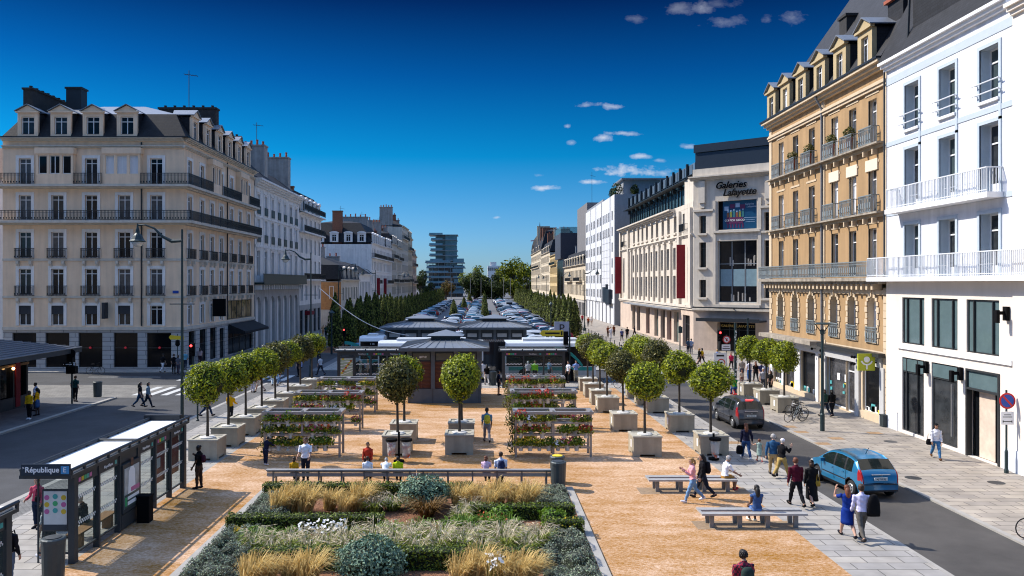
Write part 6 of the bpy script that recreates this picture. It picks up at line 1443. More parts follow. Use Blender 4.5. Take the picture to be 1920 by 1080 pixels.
# ------------------------------------------------------------------ flower racks with pots
mat('rack_alu', (.33, .305, .285), .4, metal=.35, var=.1, scale=3); mat('pot_white', (.62, .6, .55), .6, var=.1)
def rack(label):
    root = empty('flower_rack', (0, 0, 0), 0, label, 'flower rack', 'flower racks on the sand'); o0 = (0, 0, 0); w, d, h = 1.72, .95, 2.1
    for x in (-w, 0, w):
        for y in (0, d): q = MB(); q.box(x - .05, x + .05, y - .05, y + .05, 0, h - .1); q.build('post', 'rack_alu', root, origin=o0)
    t = MB(); t.box(-w - .12, w + .12, -.14, .06, h - .12, h); t.box(-w - .12, w + .12, d - .06, d + .14, h - .12, h)
    for x in (-w, 0, w): t.box(x - .12, x + .12, .06, d - .06, h - .119, h - .001); t.box(x - .05, x + .05, -.03, .05, h, h + .05)
    t.build('top_frame', 'rack_alu', root, origin=o0)
    for z in (.42, 1.0, 1.55):
        s = MB(); s.box(-w + .05, w - .05, -.12, -.03, z, z + .06); s.box(-w + .05, w - .05, .3, .38, z, z + .05); s.box(-w + .05, w - .05, d + .03, d + .12, z, z + .06); s.build('shelf', 'rack_alu', root, origin=o0)
    r = random.Random(5)
    for s in (-1, 1):
      v = MB()
      for i in range(230): z = r.uniform(.1, 1.75); q = .10 + .12 * math.sin(z * 4) ** 2; p = Vector((s * (w + .16 + r.gauss(0, q * .6)), d * .5 + r.gauss(0, .28), z)); leaf(v, p, Vector((s, r.gauss(0, .5), .2)), .07, r)
      v.build('climber', 'leaf_topiary_dark', root, origin=o0); return root
def pot(kind, seed):
    r = random.Random(seed); root = empty('flower_pot', (0, 0, 0)); q = MB(); q.lathe([(.085, 0), (.115, .2), (.13, .2), (.13, .24)], n=10); q.build('pot', 'pot_white', root, origin=(0, 0, 0))
    m = MB(); col = {'red': ('petal_red', 60), 'orange': ('petal_orange', 55), 'white': ('petal_white', 55), 'yellow': ('petal_yellow', 50), 'pink': ('petal_pink', 45), 'green': ('leaf_lime', 60), 'dark': ('leaf_topiary_dark', 40), 'rust': ('petal_red', 110)}[kind]
    for i in range(230):
        d = Vector((r.gauss(0, 1), r.gauss(0, 1), abs(r.gauss(0, 1)) * .9 - .15)).normalized(); p = Vector((0, 0, .27)) + Vector((d.x * .36, d.y * .26, d.z * .3)) * r.uniform(.4, 1); leaf(m, p, d, .055, r, 0)
    for i in range(col[1]):
        d = Vector((r.gauss(0, 1), r.gauss(0, 1), abs(r.gauss(0, .9)) + .15)).normalized(); p = Vector((0, 0, .3)) + Vector((d.x * .32, d.y * .24, d.z * .33)) * r.uniform(.8, 1.1); leaf(m, p, d, .05, r, 1, .9)
    link('plant', m.mesh('plant', ['leaf_topiary', col[0]]), root); return root
POTK = ('red', 'orange', 'white', 'yellow', 'green', 'dark', 'pink', 'rust'); PW = POTK + ('green', 'green', 'dark', 'yellow', 'dark', 'orange'); pots = {k_: pot(k_, i) for i, k_ in enumerate(POTK)}; pused = set()
POTN = {'red': 'red flowered', 'orange': 'orange flowered', 'white': 'white flowered', 'yellow': 'yellow flowered', 'green': 'lime leaved', 'dark': 'dark leaved', 'pink': 'pink flowered', 'rust': 'dense deep red'}
rack0 = None
for ri, (x, y, nm) in enumerate(((3.25, 36.8, 'front right'), (3.35, 43.8, 'middle right'), (3.35, 50.3, 'rear right'), (-8.3, 36.8, 'front left'), (-8.35, 43.2, 'middle left'), (-8.4, 49.6, 'rear left'))):
    lb = 'metal flower rack of hanging pots, %s of the six on the sand' % nm
    if rack0 is None: rk = rack0 = rack(lb)
    else: rk = copy_tree(rack0); rk['label'] = lb
    rk.location = (x, y, 0)
    r = random.Random(ri + 3)
    for ti, z in enumerate((.30, .88, 1.43)):
        n = 8 if ti != 1 else 7; seq = [r.choice(PW) for _ in range(3)]
        for i in range(n):
            kd = seq[min(2, i * 3 // n)] if r.random() < .6 else r.choice(PW)
            if r.random() < (.1 if ti == 2 else .2): continue
            o = pots[kd] if kd not in pused else copy_tree(pots[kd]); pused.add(kd); o.location = (x - 1.5 + 3.0 * i / (n - 1), y - .02 + (.32 if ti == 1 and i % 2 else 0), z); o.rotation_euler.z = 0
            s = r.uniform(.9, 1.25); o.scale = (s, s, s); tag(o, '%s pot, %s along the %s tier of the %s rack' % (POTN[kd], ORD[i], ('bottom', 'middle', 'top')[ti], nm), 'flower pot', 'hanging flower pots on the racks')

# ------------------------------------------------------------------ benches, bins, bag holders
def long_bench(x0, x1, y, label):
    root = empty('backrest_bench', ((x0 + x1) / 2, y, 0), 0, label, 'bench', 'benches along the garden bed'); q = MB(); q.box(x0, x1, y - .16, y + .02, .68, .73); q.build('top_rail', 'bench_grey', root)
    q = MB(); q.box(x0, x1, y - .03, y + .01, .45, .56); q.box(x0, x1, y - .01, y + .02, .58, .66); q.build('backrest', 'bench_grey', root); q = MB(); q.box(x0, x1, y + .08, y + .28, .40, .44); q.box(x0, x1, y + .31, y + .52, .40, .44); q.build('seat', 'bench_grey', root)
    n = int((x1 - x0) / .95)
    for i in range(n + 1): x = x0 + .25 + (x1 - x0 - .5) * i / n; q = MB(); q.box(x - .03, x + .03, y - .06, y, 0, .68); q.box(x - .03, x + .03, y + .4, y + .48, 0, .4); q.box(x - .028, x + .028, y, y + .5, .34, .4); q.build('leg', 'bench_leg', root)
mat('bench_grey', (.4, .39, .375), .45, metal=.2, var=.1, scale=4); mat('bench_leg', (.22, .215, .205), .5, metal=.2, var=.1)
long_bench(-8.45, -2.6, 31.35, 'left half of the long grey bench behind the garden bed'); long_bench(-2.58, 2.75, 31.35, 'right half of the long grey bench, ending at the bins')
def flat_bench(x0, x1, y, label):
    root = empty('backless_bench', ((x0 + x1) / 2, y, 0), 0, label, 'bench', 'double backless benches')
    for yy in (y - .25, y + .25):
        q = MB(); q.box(x0, x1, yy - .14, yy + .14, .42, .48); q.build('seat', 'bench_grey', root)
        for i in range(4): x = x0 + .35 + (x1 - x0 - .7) * i / 3; q = MB(); q.box(x - .07, x + .07, yy - .05, yy + .05, 0, .42); q.build('leg', 'bench_leg', root)
    q = MB(); q.box(x0, x0 + .08, y - .11, y + .11, .43, .47); q.build('end_bar', 'bench_grey', root)
flat_bench(6.35, 9.75, 30.95, 'backless double bench with a seated man at its end'); flat_bench(7.15, 10.6, 26.45, 'backless double bench with a seated woman, lowest in the photo')
def bin_(px, py, label, h=1.05, r=.3, lid='kiosk_dark', top=None):
    g = G(px, py); root = empty('litter_bin', g, 0, label, 'bin'); q = MB(); q.lathe([(r * .86, 0), (r * .9, .05), (r, h * .9), (r * 1.03, h * .92), (r * 1.03, h), (r * .92, h + .03)], n=16); q.build('body', 'bin_grey', root, origin=(0, 0, 0)); q = MB(); q.lathe([(r * .7, h + .03), (r * .7, h + .05), (r * .4, h + .06)], n=14); q.build('lid', top or lid, root, origin=(0, 0, 0))
mat('bin_grey', (.055, .07, .075), .45, metal=.2, var=.12); mat('bin_dark', (.02, .03, .035), .5)
bin_(1047, 917, 'dark grey litter bin in front at the end of the long bench'); bin_(1045, 905, 'litter bin with a yellow lid behind the dark one', top='yellow'); bin_(100, 1090, 'tall steel litter bin at the end of the near bus shelter', h=1.15); bin_(924, 722, 'grey litter bin beside the kiosk', r=.3)
bin_(183, 744, 'grey litter bin behind the barrier on the left pavement'); bin_(1203, 618, 'litter bin before the department store shop windows')
q = MB(); g = G(272, 978); q.box(-.2, .2, -.18, .18, 0, .85); q.box(-.22, .22, -.2, .2, .85, .9); q.box(-.15, .15, -.19, -.181, .1, .7); o = q.build('utility_box', 'black'); o.location = g; tag(o, 'small black utility box at the middle of the near shelter', 'box')
q = MB(); g = G(1661, 800); q.box(-.25, .25, -.2, .2, 0, .62); q.box(-.27, .27, -.22, .22, .62, .68); o = q.build('utility_box', 'bin_dark'); o.location = g; tag(o, 'small dark box at the foot of the ochre building corner', 'box')
mat('bag_clear', (.62, .6, .58), .3, var=.0, island=.0); mat('litter', (.45, .2, .15), .6, var=.9, scale=9)
def bag_holder(px, py, n, label):
    g = G(px, py); root = empty('bag_holder', g, 0, label, 'bin'); r = random.Random(n); q = MB(); q.tube([(0, 0, 0), (0, 0, 1.35 if n > 1 else 1.2)], .05, 8); q.lathe([(.24, 0), (.24, .08), (.1, .1)], n=12); q.build('pole', 'black', root, origin=(0, 0, 0))
    for s in ((-1, 1) if n > 1 else (0,)):
        x = s * .33; y = 0 if n > 1 else -.25; q = MB(); q.lathe([(.25, .93), (.27, .95), (.27, 1.03), (.23, 1.05)], (x, y, 0), 14); q.build('lid', 'black', root, origin=(0, 0, 0))
        q = MB(); q.lathe([(.05, .16), (.13, .2), (.19, .42), (.2, .7), (.22, .93)], (x, y, 0), 12); b = q.build('bag', 'bag_film', root, origin=(0, 0, 0), smooth=True)
        q = MB()
        for k in range(26 if n > 1 else 8): a, z = r.uniform(0, 6.28), r.uniform(.2, .75 if n > 1 else .4); q.rbox((x + math.cos(a) * .12, y + math.sin(a) * .12, z), .1, .08, .08, r.uniform(0, 3), k % 3)
        q.build('litter', ['text_white', 'litter', 'petal_red'], b, origin=(0, 0, 0))
glass('bag_film', (.7, .7, .7), .35, .25)
bag_holder(748, 866, 2, 'pole with two full clear rubbish bags before the planter'); bag_holder(1338, 862, 1, 'pole with one clear rubbish bag in front of the road side planter')

# ------------------------------------------------------------------ lamps, signs, posts
def swan_lamp(x, y, side, label, top=10.6, group='swan neck street lamps', detail=True):
    root = empty('street_lamp', (x, y, 0), 0, label, 'street lamp', group); o0 = (0, 0, 0); q = MB(); q.tube([(0, 0, 0), (0, 0, 1.2), (0, 0, top)], [.14, .085, .05], 8); q.lathe([(.2, 0), (.2, .3), (.15, .5), (.15, 1.0), (.1, 1.1)], n=10); q.tube([(-.6, 0, top * .66), (.6, 0, top * .66)], .025, 5); q.build('pole', 'lamp_green', root, origin=o0)
    q = MB(); s = side; pts = [(0, 0, top - .55), (s * .5, 0, top - .58), (s * .95, 0, top - .35), (s * 1.35, 0, top + .05), (s * 1.8, 0, top + .22), (s * 2.15, 0, top + .2)]; q.tube(pts, [.07, .09, .075, .05, .04, .04], 6); q.build('arm', 'lamp_green', root, origin=o0)
    q = MB(); x0 = s * 2.15; q.lathe([(.03, .28), (.05, .1), (.08, .0), (.1, -.18), (.2, -.3), (.3, -.5), (.38, -.56), (.38, -.6), (.28, -.6)][::-1], (x0, 0, top), 12); h = q.build('lamp_head', 'lamp_green', root, origin=o0, smooth=False)
    q = MB(); q.lathe([(.05, -.86), (.18, -.8), (.27, -.68), (.28, -.6)], (x0, 0, top), 12); q.build('bowl', 'lamp_bowl', h, origin=o0, smooth=True)
mat('lamp_green', (.025, .045, .048), .45, metal=.2, var=.08); mat('lamp_bowl', (.5, .52, .53), .1, spec=.8)
swan_lamp(-14.5, 38.6, -1, 'tall swan neck street lamp behind the near bus shelter'); swan_lamp(-14.6, 68, -1, 'swan neck street lamp at the left crossing beside the arcade building')
for i, (x, y, s) in enumerate(((-18.2, 101, 1), (-18.2, 136, -1), (-18.2, 172, 1), (-18.2, 208, -1), (-18.2, 244, 1), (-18.2, 280, -1))): swan_lamp(x, y, s, '%s swan neck lamp from the front along the left car park edge' % ORD[i], 10.2)
for i, (x, y, s) in enumerate(((17.2, 135, 1), (17.2, 178, 1), (17.2, 215, -1), (17.2, 255, 1), (17.2, 295, -1), (17.2, 340, 1))): swan_lamp(x, y, s, '%s swan neck lamp from the front along the right pavement' % ORD[i], 10.2)
for i, (px, Y) in enumerate(((944, 390), (922, 380), (957, 395), (846, 380), (882, 385), (902, 390))):
    x = (px - VX) / FPX * Y; root = empty('mast_lamp', (x, Y, 0), 0, '%s thin mast lamp from the left at the far end of the car park' % ORD[[3, 2, 5, 0, 1, 4][i] if i < 6 else i], 'street lamp', 'thin mast lamps'); q = MB(); q.tube([(0, 0, 0), (0, 0, 10.5)], .12, 5); q.build('pole', 'grey_metal', root, origin=(0, 0, 0)); q = MB(); q.box(-.5, .5, -.2, .2, 10.4, 10.65); q.build('lamp_head', 'grey_metal', root, origin=(0, 0, 0))
def post_lamp(x, y, h, label, kind):
    root = empty('post_lamp', (x, y, 0), 0, label, 'street lamp'); o0 = (0, 0, 0); q = MB(); q.tube([(0, 0, 0), (0, 0, .9), (0, 0, .95), (0, 0, h - .55)], [.12, .12, .085, .075], 10); q.build('pole', 'lamp_green', root, origin=o0); q = MB()
    if kind == 'dish':
        for s in (-1, 1): q.tube([(0, 0, h - .6), (s * .38, 0, h - .08)], .025, 5)
        q.lathe([(.12, h - .6), (.14, h - .4), (.08, h - .35)], n=10); q.lathe([(.42, h - .08), (.44, h - .04), (.3, h + .02)], n=16)
    else: q.lathe([(.08, h - .55), (.16, h - .45), (.17, h - .15)], n=10); q.lathe([(.38, h - .16), (.3, h - .05), (.12, h + .1), (.03, h + .25)], n=12)
    q.build('lamp_head', 'lamp_green', root, origin=o0)
g = G(1542, 808); post_lamp(g.x, g.y, 5.85, 'modern dish topped lamp post before the ochre shop front', 'dish'); post_lamp(10.6, 124, 4.9, 'short hooded lamp post among the right cone trees', 'hood'); post_lamp(-17.0, 90, 4.8, 'short hooded lamp post before the left cone trees', 'hood')
def sign_post(px, py, h, label, build, name='road_sign', r=.04):
    g = G(px, py); root = empty(name, g, 0, label, 'sign'); q = MB(); q.tube([(0, 0, 0), (0, 0, h)], r, 8); q.lathe([(r * 2.2, 0), (r * 2.2, .12), (r * 1.7, .2), (r * 1.7, .9), (r, 1.0)], n=8); q.build('post', 'lamp_green', root, origin=(0, 0, 0)); build(root); return root
disc = lambda c, z, rad, n=20: [(c + rad * math.cos(2 * math.pi * i / n), z + rad * math.sin(2 * math.pi * i / n)) for i in range(n)]
F0 = Fr((0, -.05), (0, -1))
def no_parking(root):
    q = MB(); q.prism(disc(0, 3.05, .34), F0, 0, .02, 0); q.prism(disc(0, 3.05, .27), F0, .02, .024, 1); q.prism([(-.22, 3.23), (-.16, 3.28), (.22, 2.87), (.16, 2.82)], F0, .024, .028, 0); q.build('disc', ['red', 'sign_blue'], root, origin=(0, 0, 0))
    q = MB(); q.fbox(F0, -.27, .27, 2.05, 2.6, 0, .02, 0); q.fbox(F0, -.2, .2, 2.17, 2.2, .02, .024, 1); q.fbox(F0, -.2, -.17, 2.14, 2.23, .02, .024, 1); q.fbox(F0, .17, .2, 2.14, 2.23, .02, .024, 1); q.fbox(F0, -.2, .2, 2.36, 2.39, .02, .024, 1); q.fbox(F0, -.15, .15, 2.45, 2.48, .02, .024, 1); q.build('plate', ['text_white', 'text_black'], root, origin=(0, 0, 0))
sign_post(1887, 887, 3.5, 'no parking sign with a white plate beside the white building', no_parking)
def pboard(root): q = MB(); q.fbox(F0, -.85, .85, 2.0, 3.6, 0, .1, 0); q.fbox(F0, -.8, .8, 1.75, 1.95, 0, .1, 1); q.build('board', ['p_pale', 'black'], root, origin=(0, 0, 0)); text_on(root, 'P', 1.3, 'text_black', (0, -.17, 2.8), 0, .01)
mat('p_pale', (.42, .42, .5), .5); sign_post(1053, 662, 3.7, 'pale parking board with a black letter beside the right cone trees', pboard)
def dirs(root):
    q = MB(); q.prism([(-1.3, 2.5), (-1.0, 2.2), (1.3, 2.2), (1.3, 2.85), (-1.0, 2.85)], F0, 0, .08); q.build('board', 'yellow', root, origin=(0, 0, 0)); q = MB(); q.fbox(F0, -.7, .9, 2.42, 2.62, .08, .084); q.fbox(F0, 1.0, 1.2, 2.3, 2.75, .08, .084); q.build('legend', 'text_black', root, origin=(0, 0, 0))
sign_post(1034, 668, 2.9, 'yellow direction sign among the right cone trees', dirs)
def ydir(root): q = MB(); q.prism([(-.6, 3.0), (.6, 3.0), (.6, 3.28), (-.6, 3.4), (-.75, 3.2)], F0, 0, .04); q.build('board', 'yellow', root, origin=(0, 0, 0)); q = MB(); q.lathe([(.1, 2.4), (.22, 2.55), (.18, 2.95)], (.0, 0, 0), 8); q.build('flower_holder', 'black', root, origin=(0, 0, 0))
sign_post(333, 700, 3.5, 'small yellow direction arrow at the corner building', ydir)
def traffic(root, z=2.3, lit=0, ped=True):
    q = MB(); q.box(-.17, .17, -.3, -.02, z, z + 1.0, 0); q.prism(disc(0, z + .5, .42, 12), Fr((0, .0), (0, -1)), .0, .015, 0) if False else None
    for i in range(3): q.tube([(0, -.3, z + .82 - i * .32), (0, -.46, z + .82 - i * .32)], .13, 10, 0)
    q.build('housing', ['black'], root, origin=(0, 0, 0)); q = MB(); q.ball((0, -.4, z + .82 - lit * .32), .115, 0, 10, 6); q.build('lit_lamp', 'lamp_red', root, origin=(0, 0, 0))
mat('lamp_red', (.8, .02, .02), .4, emit=((1, .03, .03), 3))
sign_post(362, 722, 3.3, 'red traffic light behind the nearest left ball tree', lambda r_: traffic(r_), 'traffic_light'); sign_post(1348, 692, 3.9, 'red traffic light before the department store entrance', lambda r_: traffic(r_, 2.6), 'traffic_light')
sign_post(646, 656, 2.6, 'small red traffic light left of the bus', lambda r_: traffic(r_, 1.6), 'traffic_light')
def noturn(root):
    q = MB(); q.prism(disc(0, 2.75, .36), F0, 0, .02, 0); q.prism(disc(0, 2.75, .27), F0, .02, .024, 1); q.fbox(F0, -.06, .02, 2.6, 2.85, .024, .027, 2); q.fbox(F0, -.06, .14, 2.78, 2.85, .024, .027, 2); q.prism([(-.2, 2.9), (-.15, 2.95), (.2, 2.6), (.15, 2.55)], F0, .027, .03, 0); q.build('disc', ['red', 'text_white', 'text_black'], root, origin=(0, 0, 0)); q = MB(); q.fbox(F0, -.45, .35, 1.75, 2.3, 0, .02, 0); q.fbox(F0, -.3, .25, 2.1, 2.15, .02, .024, 1); q.fbox(F0, -.38, .3, 1.88, 1.95, .02, .024, 1); q.build('plate', ['text_white', 'text_black'], root, origin=(0, 0, 0))
sign_post(1362, 692, 3.2, 'no turn sign with a white plate beside the red traffic light', noturn)
def zone(root):
    q = MB(); q.fbox(F0, -.5, .5, 1.2, 2.55, 0, .03, 0); q.prism(disc(.08, 1.75, .32), F0, .03, .034, 1); q.prism(disc(.08, 1.75, .24), F0, .034, .037, 0); q.fbox(F0, -.3, .3, 2.25, 2.38, .03, .034, 2); q.fbox(F0, .0, .18, 1.68, 1.84, .037, .04, 2); q.build('board', ['text_white', 'red', 'text_black'], root, origin=(0, 0, 0))
sign_post(1350, 722, 2.6, 'white zone sign board with a red ring behind the ball trees', zone)
for i, (px, py, h, lb) in enumerate(((1379, 742, 5.2, 'dark post covered with stickers between the right ball trees'), (1402, 706, 5.0, 'slim dark post behind the farthest ochre side ball tree'), (1275, 664, 3.2, 'slim dark post with a box before the department store side'))):
    g = G(px, py); q = MB(); q.tube([(0, 0, 0), (0, 0, h)], .1 if i == 0 else .07, 8); q.lathe([(.11, h - .1), (.11, h)], n=8)
    r = random.Random(3)
    if i == 0:
        for k in range(22): q.rbox((r.uniform(-.06, .06), -.11, 0), .08, .01, .12, 0, 1, z0=r.uniform(.5, h - .4))
    if i == 2: q.box(-.2, .2, -.3, -.1, 2.4, 3.1)
    o = q.build('sign_pole', ['lamp_green', 'text_white']); o.location = g; tag(o, lb, 'post')
# traffic mast right of the shelter (black signals seen from behind)
g = G(1068, 712); root = empty('traffic_light', g, 0, 'dark traffic light mast seen from behind beside the right shelter', 'sign'); q = MB(); q.tube([(0, 0, 0), (0, 0, 4.3)], .07, 8); q.build('post', 'lamp_green', root, origin=(0, 0, 0)); q = MB(); q.box(-.5, -.12, -.1, .25, 2.9, 4.0); q.box(-.4, -.1, -.1, .2, 1.9, 2.6); q.build('housing', 'black', root, origin=(0, 0, 0))
g = G(135, 757); root = empty('traffic_light', g, 0, 'dark traffic light mast with a white arrow plate on the left pavement', 'sign'); q = MB(); q.tube([(0, 0, 0), (0, 0, 3.6)], .06, 8); q.build('post', 'lamp_green', root, origin=(0, 0, 0)); q = MB(); q.box(-.25, .12, -.2, .2, 2.75, 3.5); q.prism(disc(.05, 3.35, .3, 14), Fr((0, -.2), (0, -1)), 0, .03); q.box(-.3, .3, -.2, .2, 2.0, 2.5); q.build('housing', 'black', root, origin=(0, 0, 0)); q = MB(); q.box(-.5, .35, -.24, -.2, 2.55, 2.72, 0); q.prism(disc(.27, 2.635, .07, 10), Fr((0, -.24), (0, -1)), 0, .01, 1); q.box(-.45, -.4, -.25, -.24, 2.6, 2.67, 1); q.box(-.3, .1, -.25, -.24, 2.61, 2.66, 1); q.build('arrow_plate', ['black', 'text_white'], root, origin=(0, 0, 0))
def barrier(px0, py0, px1, py1, label, n=2):
    a, b = G(px0, py0), G(px1, py1); root = empty('pavement_barrier', a, 0, label, 'barrier'); d = b - a; q = MB()
    for i in range(n + 1): p = d * (i / n); q.tube([tuple(p), tuple(p + Vector((0, 0, 1.0)))], .03, 6)
    for i in range(n): p, p2 = d * (i / n), d * ((i + 1) / n); z = Vector((0, 0, 1)); q.tube([tuple(p + z * .1), tuple(p2 + z * .95)], .018, 5); q.tube([tuple(p2 + z * .1), tuple(p + z * .95)], .018, 5); q.tube([tuple(p + z * .97), tuple(p2 + z * .97)], .025, 5)
    q.build('rails', 'black', root, origin=a)
barrier(147, 757, 180, 746, 'low black crossed barrier on the left pavement'); barrier(186, 702, 214, 702, 'low black crossed barrier before the corner cafe')
def bollard(x, y, label, group, proto=[None]):
    if proto[0] is None: q = MB(); q.lathe([(.09, 0), (.09, .06), (.055, .1), (.05, .95), (.065, .97), (.05, 1.05)], n=8); proto[0] = q.mesh('bollard', 'lamp_green')
    tag(link('bollard', proto[0], None, (x, y, 0)), label, 'bollard', group)
for i in range(16): bollard(16.1, 84 + i * 3.4, '%s dark bollard from the front along the store pavement' % ORD[i], 'bollards along the store pavement')
g = G(370.5, 789); bollard(g.x, g.y, 'dark bollard behind the nearest left ball tree', None); 
for i in range(5): g = G(600 + i * 11, 628); bollard(g.x, g.y, '%s bollard from the left before the orange brick house' % ORD[i], 'bollards before the orange brick house')
# overhead cable from the end building down behind the kiosk
q = MB(); a, b = Vector((-13.9, 68.1, 7.6)), Vector((-6.8, 73.5, 3.2)); pts = [a.lerp(b, t) - Vector((0, 0, .9 * math.sin(math.pi * t))) for t in [i / 14 for i in range(15)]]; q.tube([tuple(p) for p in pts], .035, 5); tag(q.build('overhead_cable', 'text_white', origin=a), 'pale overhead cable sagging from the left lamp towards the kiosk', 'cable').location = a
# ------------------------------------------------------------------ cars
mat('tyre', (.012, .012, .013), .8, var=.1); mat('rim', (.4, .41, .42), .35, metal=.6, var=.1); mat('car_glass', (.008, .014, .013), .06, var=.0, spec=.45); mat('tail_red', (.35, .01, .015), .2, var=0); mat('plate_white', (.62, .64, .62), .4, var=0); mat('trim_black', (.015, .015, .017), .5)
def paint(n, c, metal=.15):
    m_ = mat('paint_' + n, c, .3, metal=metal, var=.04, scale=1); b = m_.node_tree.nodes['Principled BSDF']; b.inputs['Coat Weight'].default_value = .6; b.inputs['Coat Roughness'].default_value = .06; return 'paint_' + n
paint('blue', (.02, .185, .36), .3); paint('grey', (.055, .062, .08), .4)
for n_, c_ in (('white', (.7, .71, .72)), ('silver', (.42, .42, .43)), ('black', (.015, .016, .02)), ('navy', (.02, .05, .12)), ('red', (.35, .02, .02)), ('teal', (.03, .2, .3)), ('darkgrey', (.09, .1, .11))): paint(n_, c_)
SPEC = {'hatch': dict(L=3.85, W=1.67, top=[(0, .6), (.03, .86), (.1, 1.0), (.16, 1.06), (.5, 1.40), (.8, 1.48), (1.4, 1.52), (2.0, 1.48), (2.3, 1.38), (2.98, .98), (3.4, .87), (3.7, .74), (3.85, .5)], ax=(.63, 3.08), r=.3, belt=.93, sw=(.55, 2.62), pil=(1.0, 1.75), ws=(2.3, 2.95), rw=(.17, .5)),
        'mpv': dict(L=4.08, W=1.73, top=[(0, .6), (.03, .9), (.08, 1.0), (.12, 1.08), (.3, 1.5), (.55, 1.6), (1.5, 1.64), (2.2, 1.58), (2.45, 1.48), (3.2, 1.06), (3.7, .95), (4.0, .77), (4.08, .5)], ax=(.66, 3.2), r=.31, belt=1.0, sw=(.5, 2.85), pil=(1.0, 1.9), ws=(2.45, 3.15), rw=(.12, .32)),
        'estate': dict(L=4.4, W=1.76, top=[(0, .6), (.05, .9), (.15, 1.0), (.5, 1.38), (.9, 1.46), (1.8, 1.47), (2.5, 1.4), (3.1, 1.0), (3.9, .88), (4.25, .7), (4.4, .5)], ax=(.8, 3.5), r=.31, belt=.94, sw=(.6, 2.85), pil=(1.2, 1.95), ws=(2.5, 3.08), rw=(.17, .52))}
def car_shapes(kind, step=.07):
    S = SPEC[kind]; L, W2 = S['L'], S['W'] / 2; top = S['top']
    def zt(x):
        for (a, za), (b, zb) in zip(top, top[1:]):
            if x <= b: return za + (zb - za) * (x - a) / (b - a)
        return top[-1][1]
    xs = sorted(set([round(p[0], 3) for p in top] + [i * step for i in range(int(L / step) + 1)] + list(S['sw']) + list(S['ws']) + list(S['rw']) + [p + d for p in S['pil'] for d in (-.05, .05)])); nr = 12
    def zbt(x):
        z = .2 + (.1 if x < .15 or x > L - .15 else 0)
        for a in S['ax']:
            if abs(x - a) < S['r'] + .07: z = max(z, S['r'] + math.sqrt(max(0, (S['r'] + .07) ** 2 - (x - a) ** 2)))
        return z
    def hw(x, z):
        e = abs(x - L / 2) / (L / 2); w = W2 * (1 - .16 * e ** 5) * (.965 + .035 * min(1, max(0, (z - .2) / .35))); b = S['belt']
        if z > b: w *= 1 - .21 * ((z - b) / .58) ** 1.25
        return w - (.035 if z < .3 else 0)
    out = {}; 
    def face(reg, p): out.setdefault(reg, MB()).add(p, [tuple(range(len(p)))])
    G_ = []
    for x in xs:
        zb, z1 = zbt(x), zt(x); bl = min(S['belt'], z1 - .04); bl = max(bl, zb + .02); col = []
        for j in range(nr + 1): z = zb + (bl - zb) * j / 6 if j <= 6 else bl + (z1 - bl) * (j - 6) / (nr - 6); col.append((z, hw(x, z) - (.05 if j == nr else .012 if j == nr - 1 else 0)))
        G_.append(col)
    for i in range(len(xs) - 1):
        xm = (xs[i] + xs[i+1]) / 2; za, zc = zt(xs[i]), zt(xs[i+1])
        for s in (-1, 1):
            for j in range(nr):
                q = [(xs[i], s * G_[i][j][1], G_[i][j][0]), (xs[i+1], s * G_[i+1][j][1], G_[i+1][j][0]), (xs[i+1], s * G_[i+1][j+1][1], G_[i+1][j+1][0]), (xs[i], s * G_[i][j+1][1], G_[i][j+1][0])]
                zm = (q[0][2] + q[2][2]) / 2; reg = 'body'
                if j in (6, 7, 8, 9, 10) and S['sw'][0] < xm < S['sw'][1] and min(za, zc) > S['belt'] + .12: reg = 'pillar' if any(abs(xm - p) < .05 for p in S['pil']) else 'side_window' + str(s) + str(sum(xm > p for p in S['pil']))
                elif xm < .24 and .7 < zm < 1.08 + (.12 if kind == 'mpv' else 0): reg = 'taillight' + str(s)
                elif xm > L - .45 and .58 < zm < .78: reg = 'headlight' + str(s)
                elif j == 0 and S['ax'][0] < xm < S['ax'][1]: reg = 'trim'
                face(reg, q if s > 0 else q[::-1])
        n = 6
        for k in range(n):
            def P(ii, t): x = xs[ii]; w = G_[ii][nr][1]; return (x, w * (2 * t - 1), G_[ii][nr][0] + .035 * (1 - (2 * t - 1) ** 2))
            q = [P(i, k / n), P(i, (k+1) / n), P(i+1, (k+1) / n), P(i+1, k / n)]; reg = 'body'
            if S['ws'][0] < xm < S['ws'][1]: reg = 'windscreen'
            elif S['rw'][0] < xm < S['rw'][1] and 0 <= k < n: reg = 'rear_window'
            face(reg, q[::-1])
    for i, x in ((0, xs[0]), (len(xs) - 1, xs[-1])):
        for j in range(nr): a, b = G_[i][j], G_[i][j+1]; q = [(x, -a[1], a[0]), (x, a[1], a[0]), (x, b[1], b[0]), (x, -b[1], b[0])]; face('body', q if i else q[::-1])
    face('trim', [(xs[0] + .2, -W2 * .8, .24), (xs[-1] - .2, -W2 * .8, .24), (xs[-1] - .2, W2 * .8, .24), (xs[0] + .2, W2 * .8, .24)])
    return out, S
def wheel_mb(r, w=.19):
    t = MB(); t.tube([(0, -w/2, 0), (0, -w/2 + .03, 0), (0, w/2 - .03, 0), (0, w/2, 0)], [r * .9, r, r, r * .9], 20); m_ = MB()
    for s in (-1, 1):
        m_.tube([(0, s * (w/2 + .002), 0), (0, s * (w/2 + .012), 0)], [r * .62, r * .58], 16, 0)
        for k in range(7): a = k * .898; m_.rbox((math.cos(a) * r * .36, s * (w/2 + .013), math.sin(a) * r * .36), .05, .01, .05, 0, 1)
    return t, m_
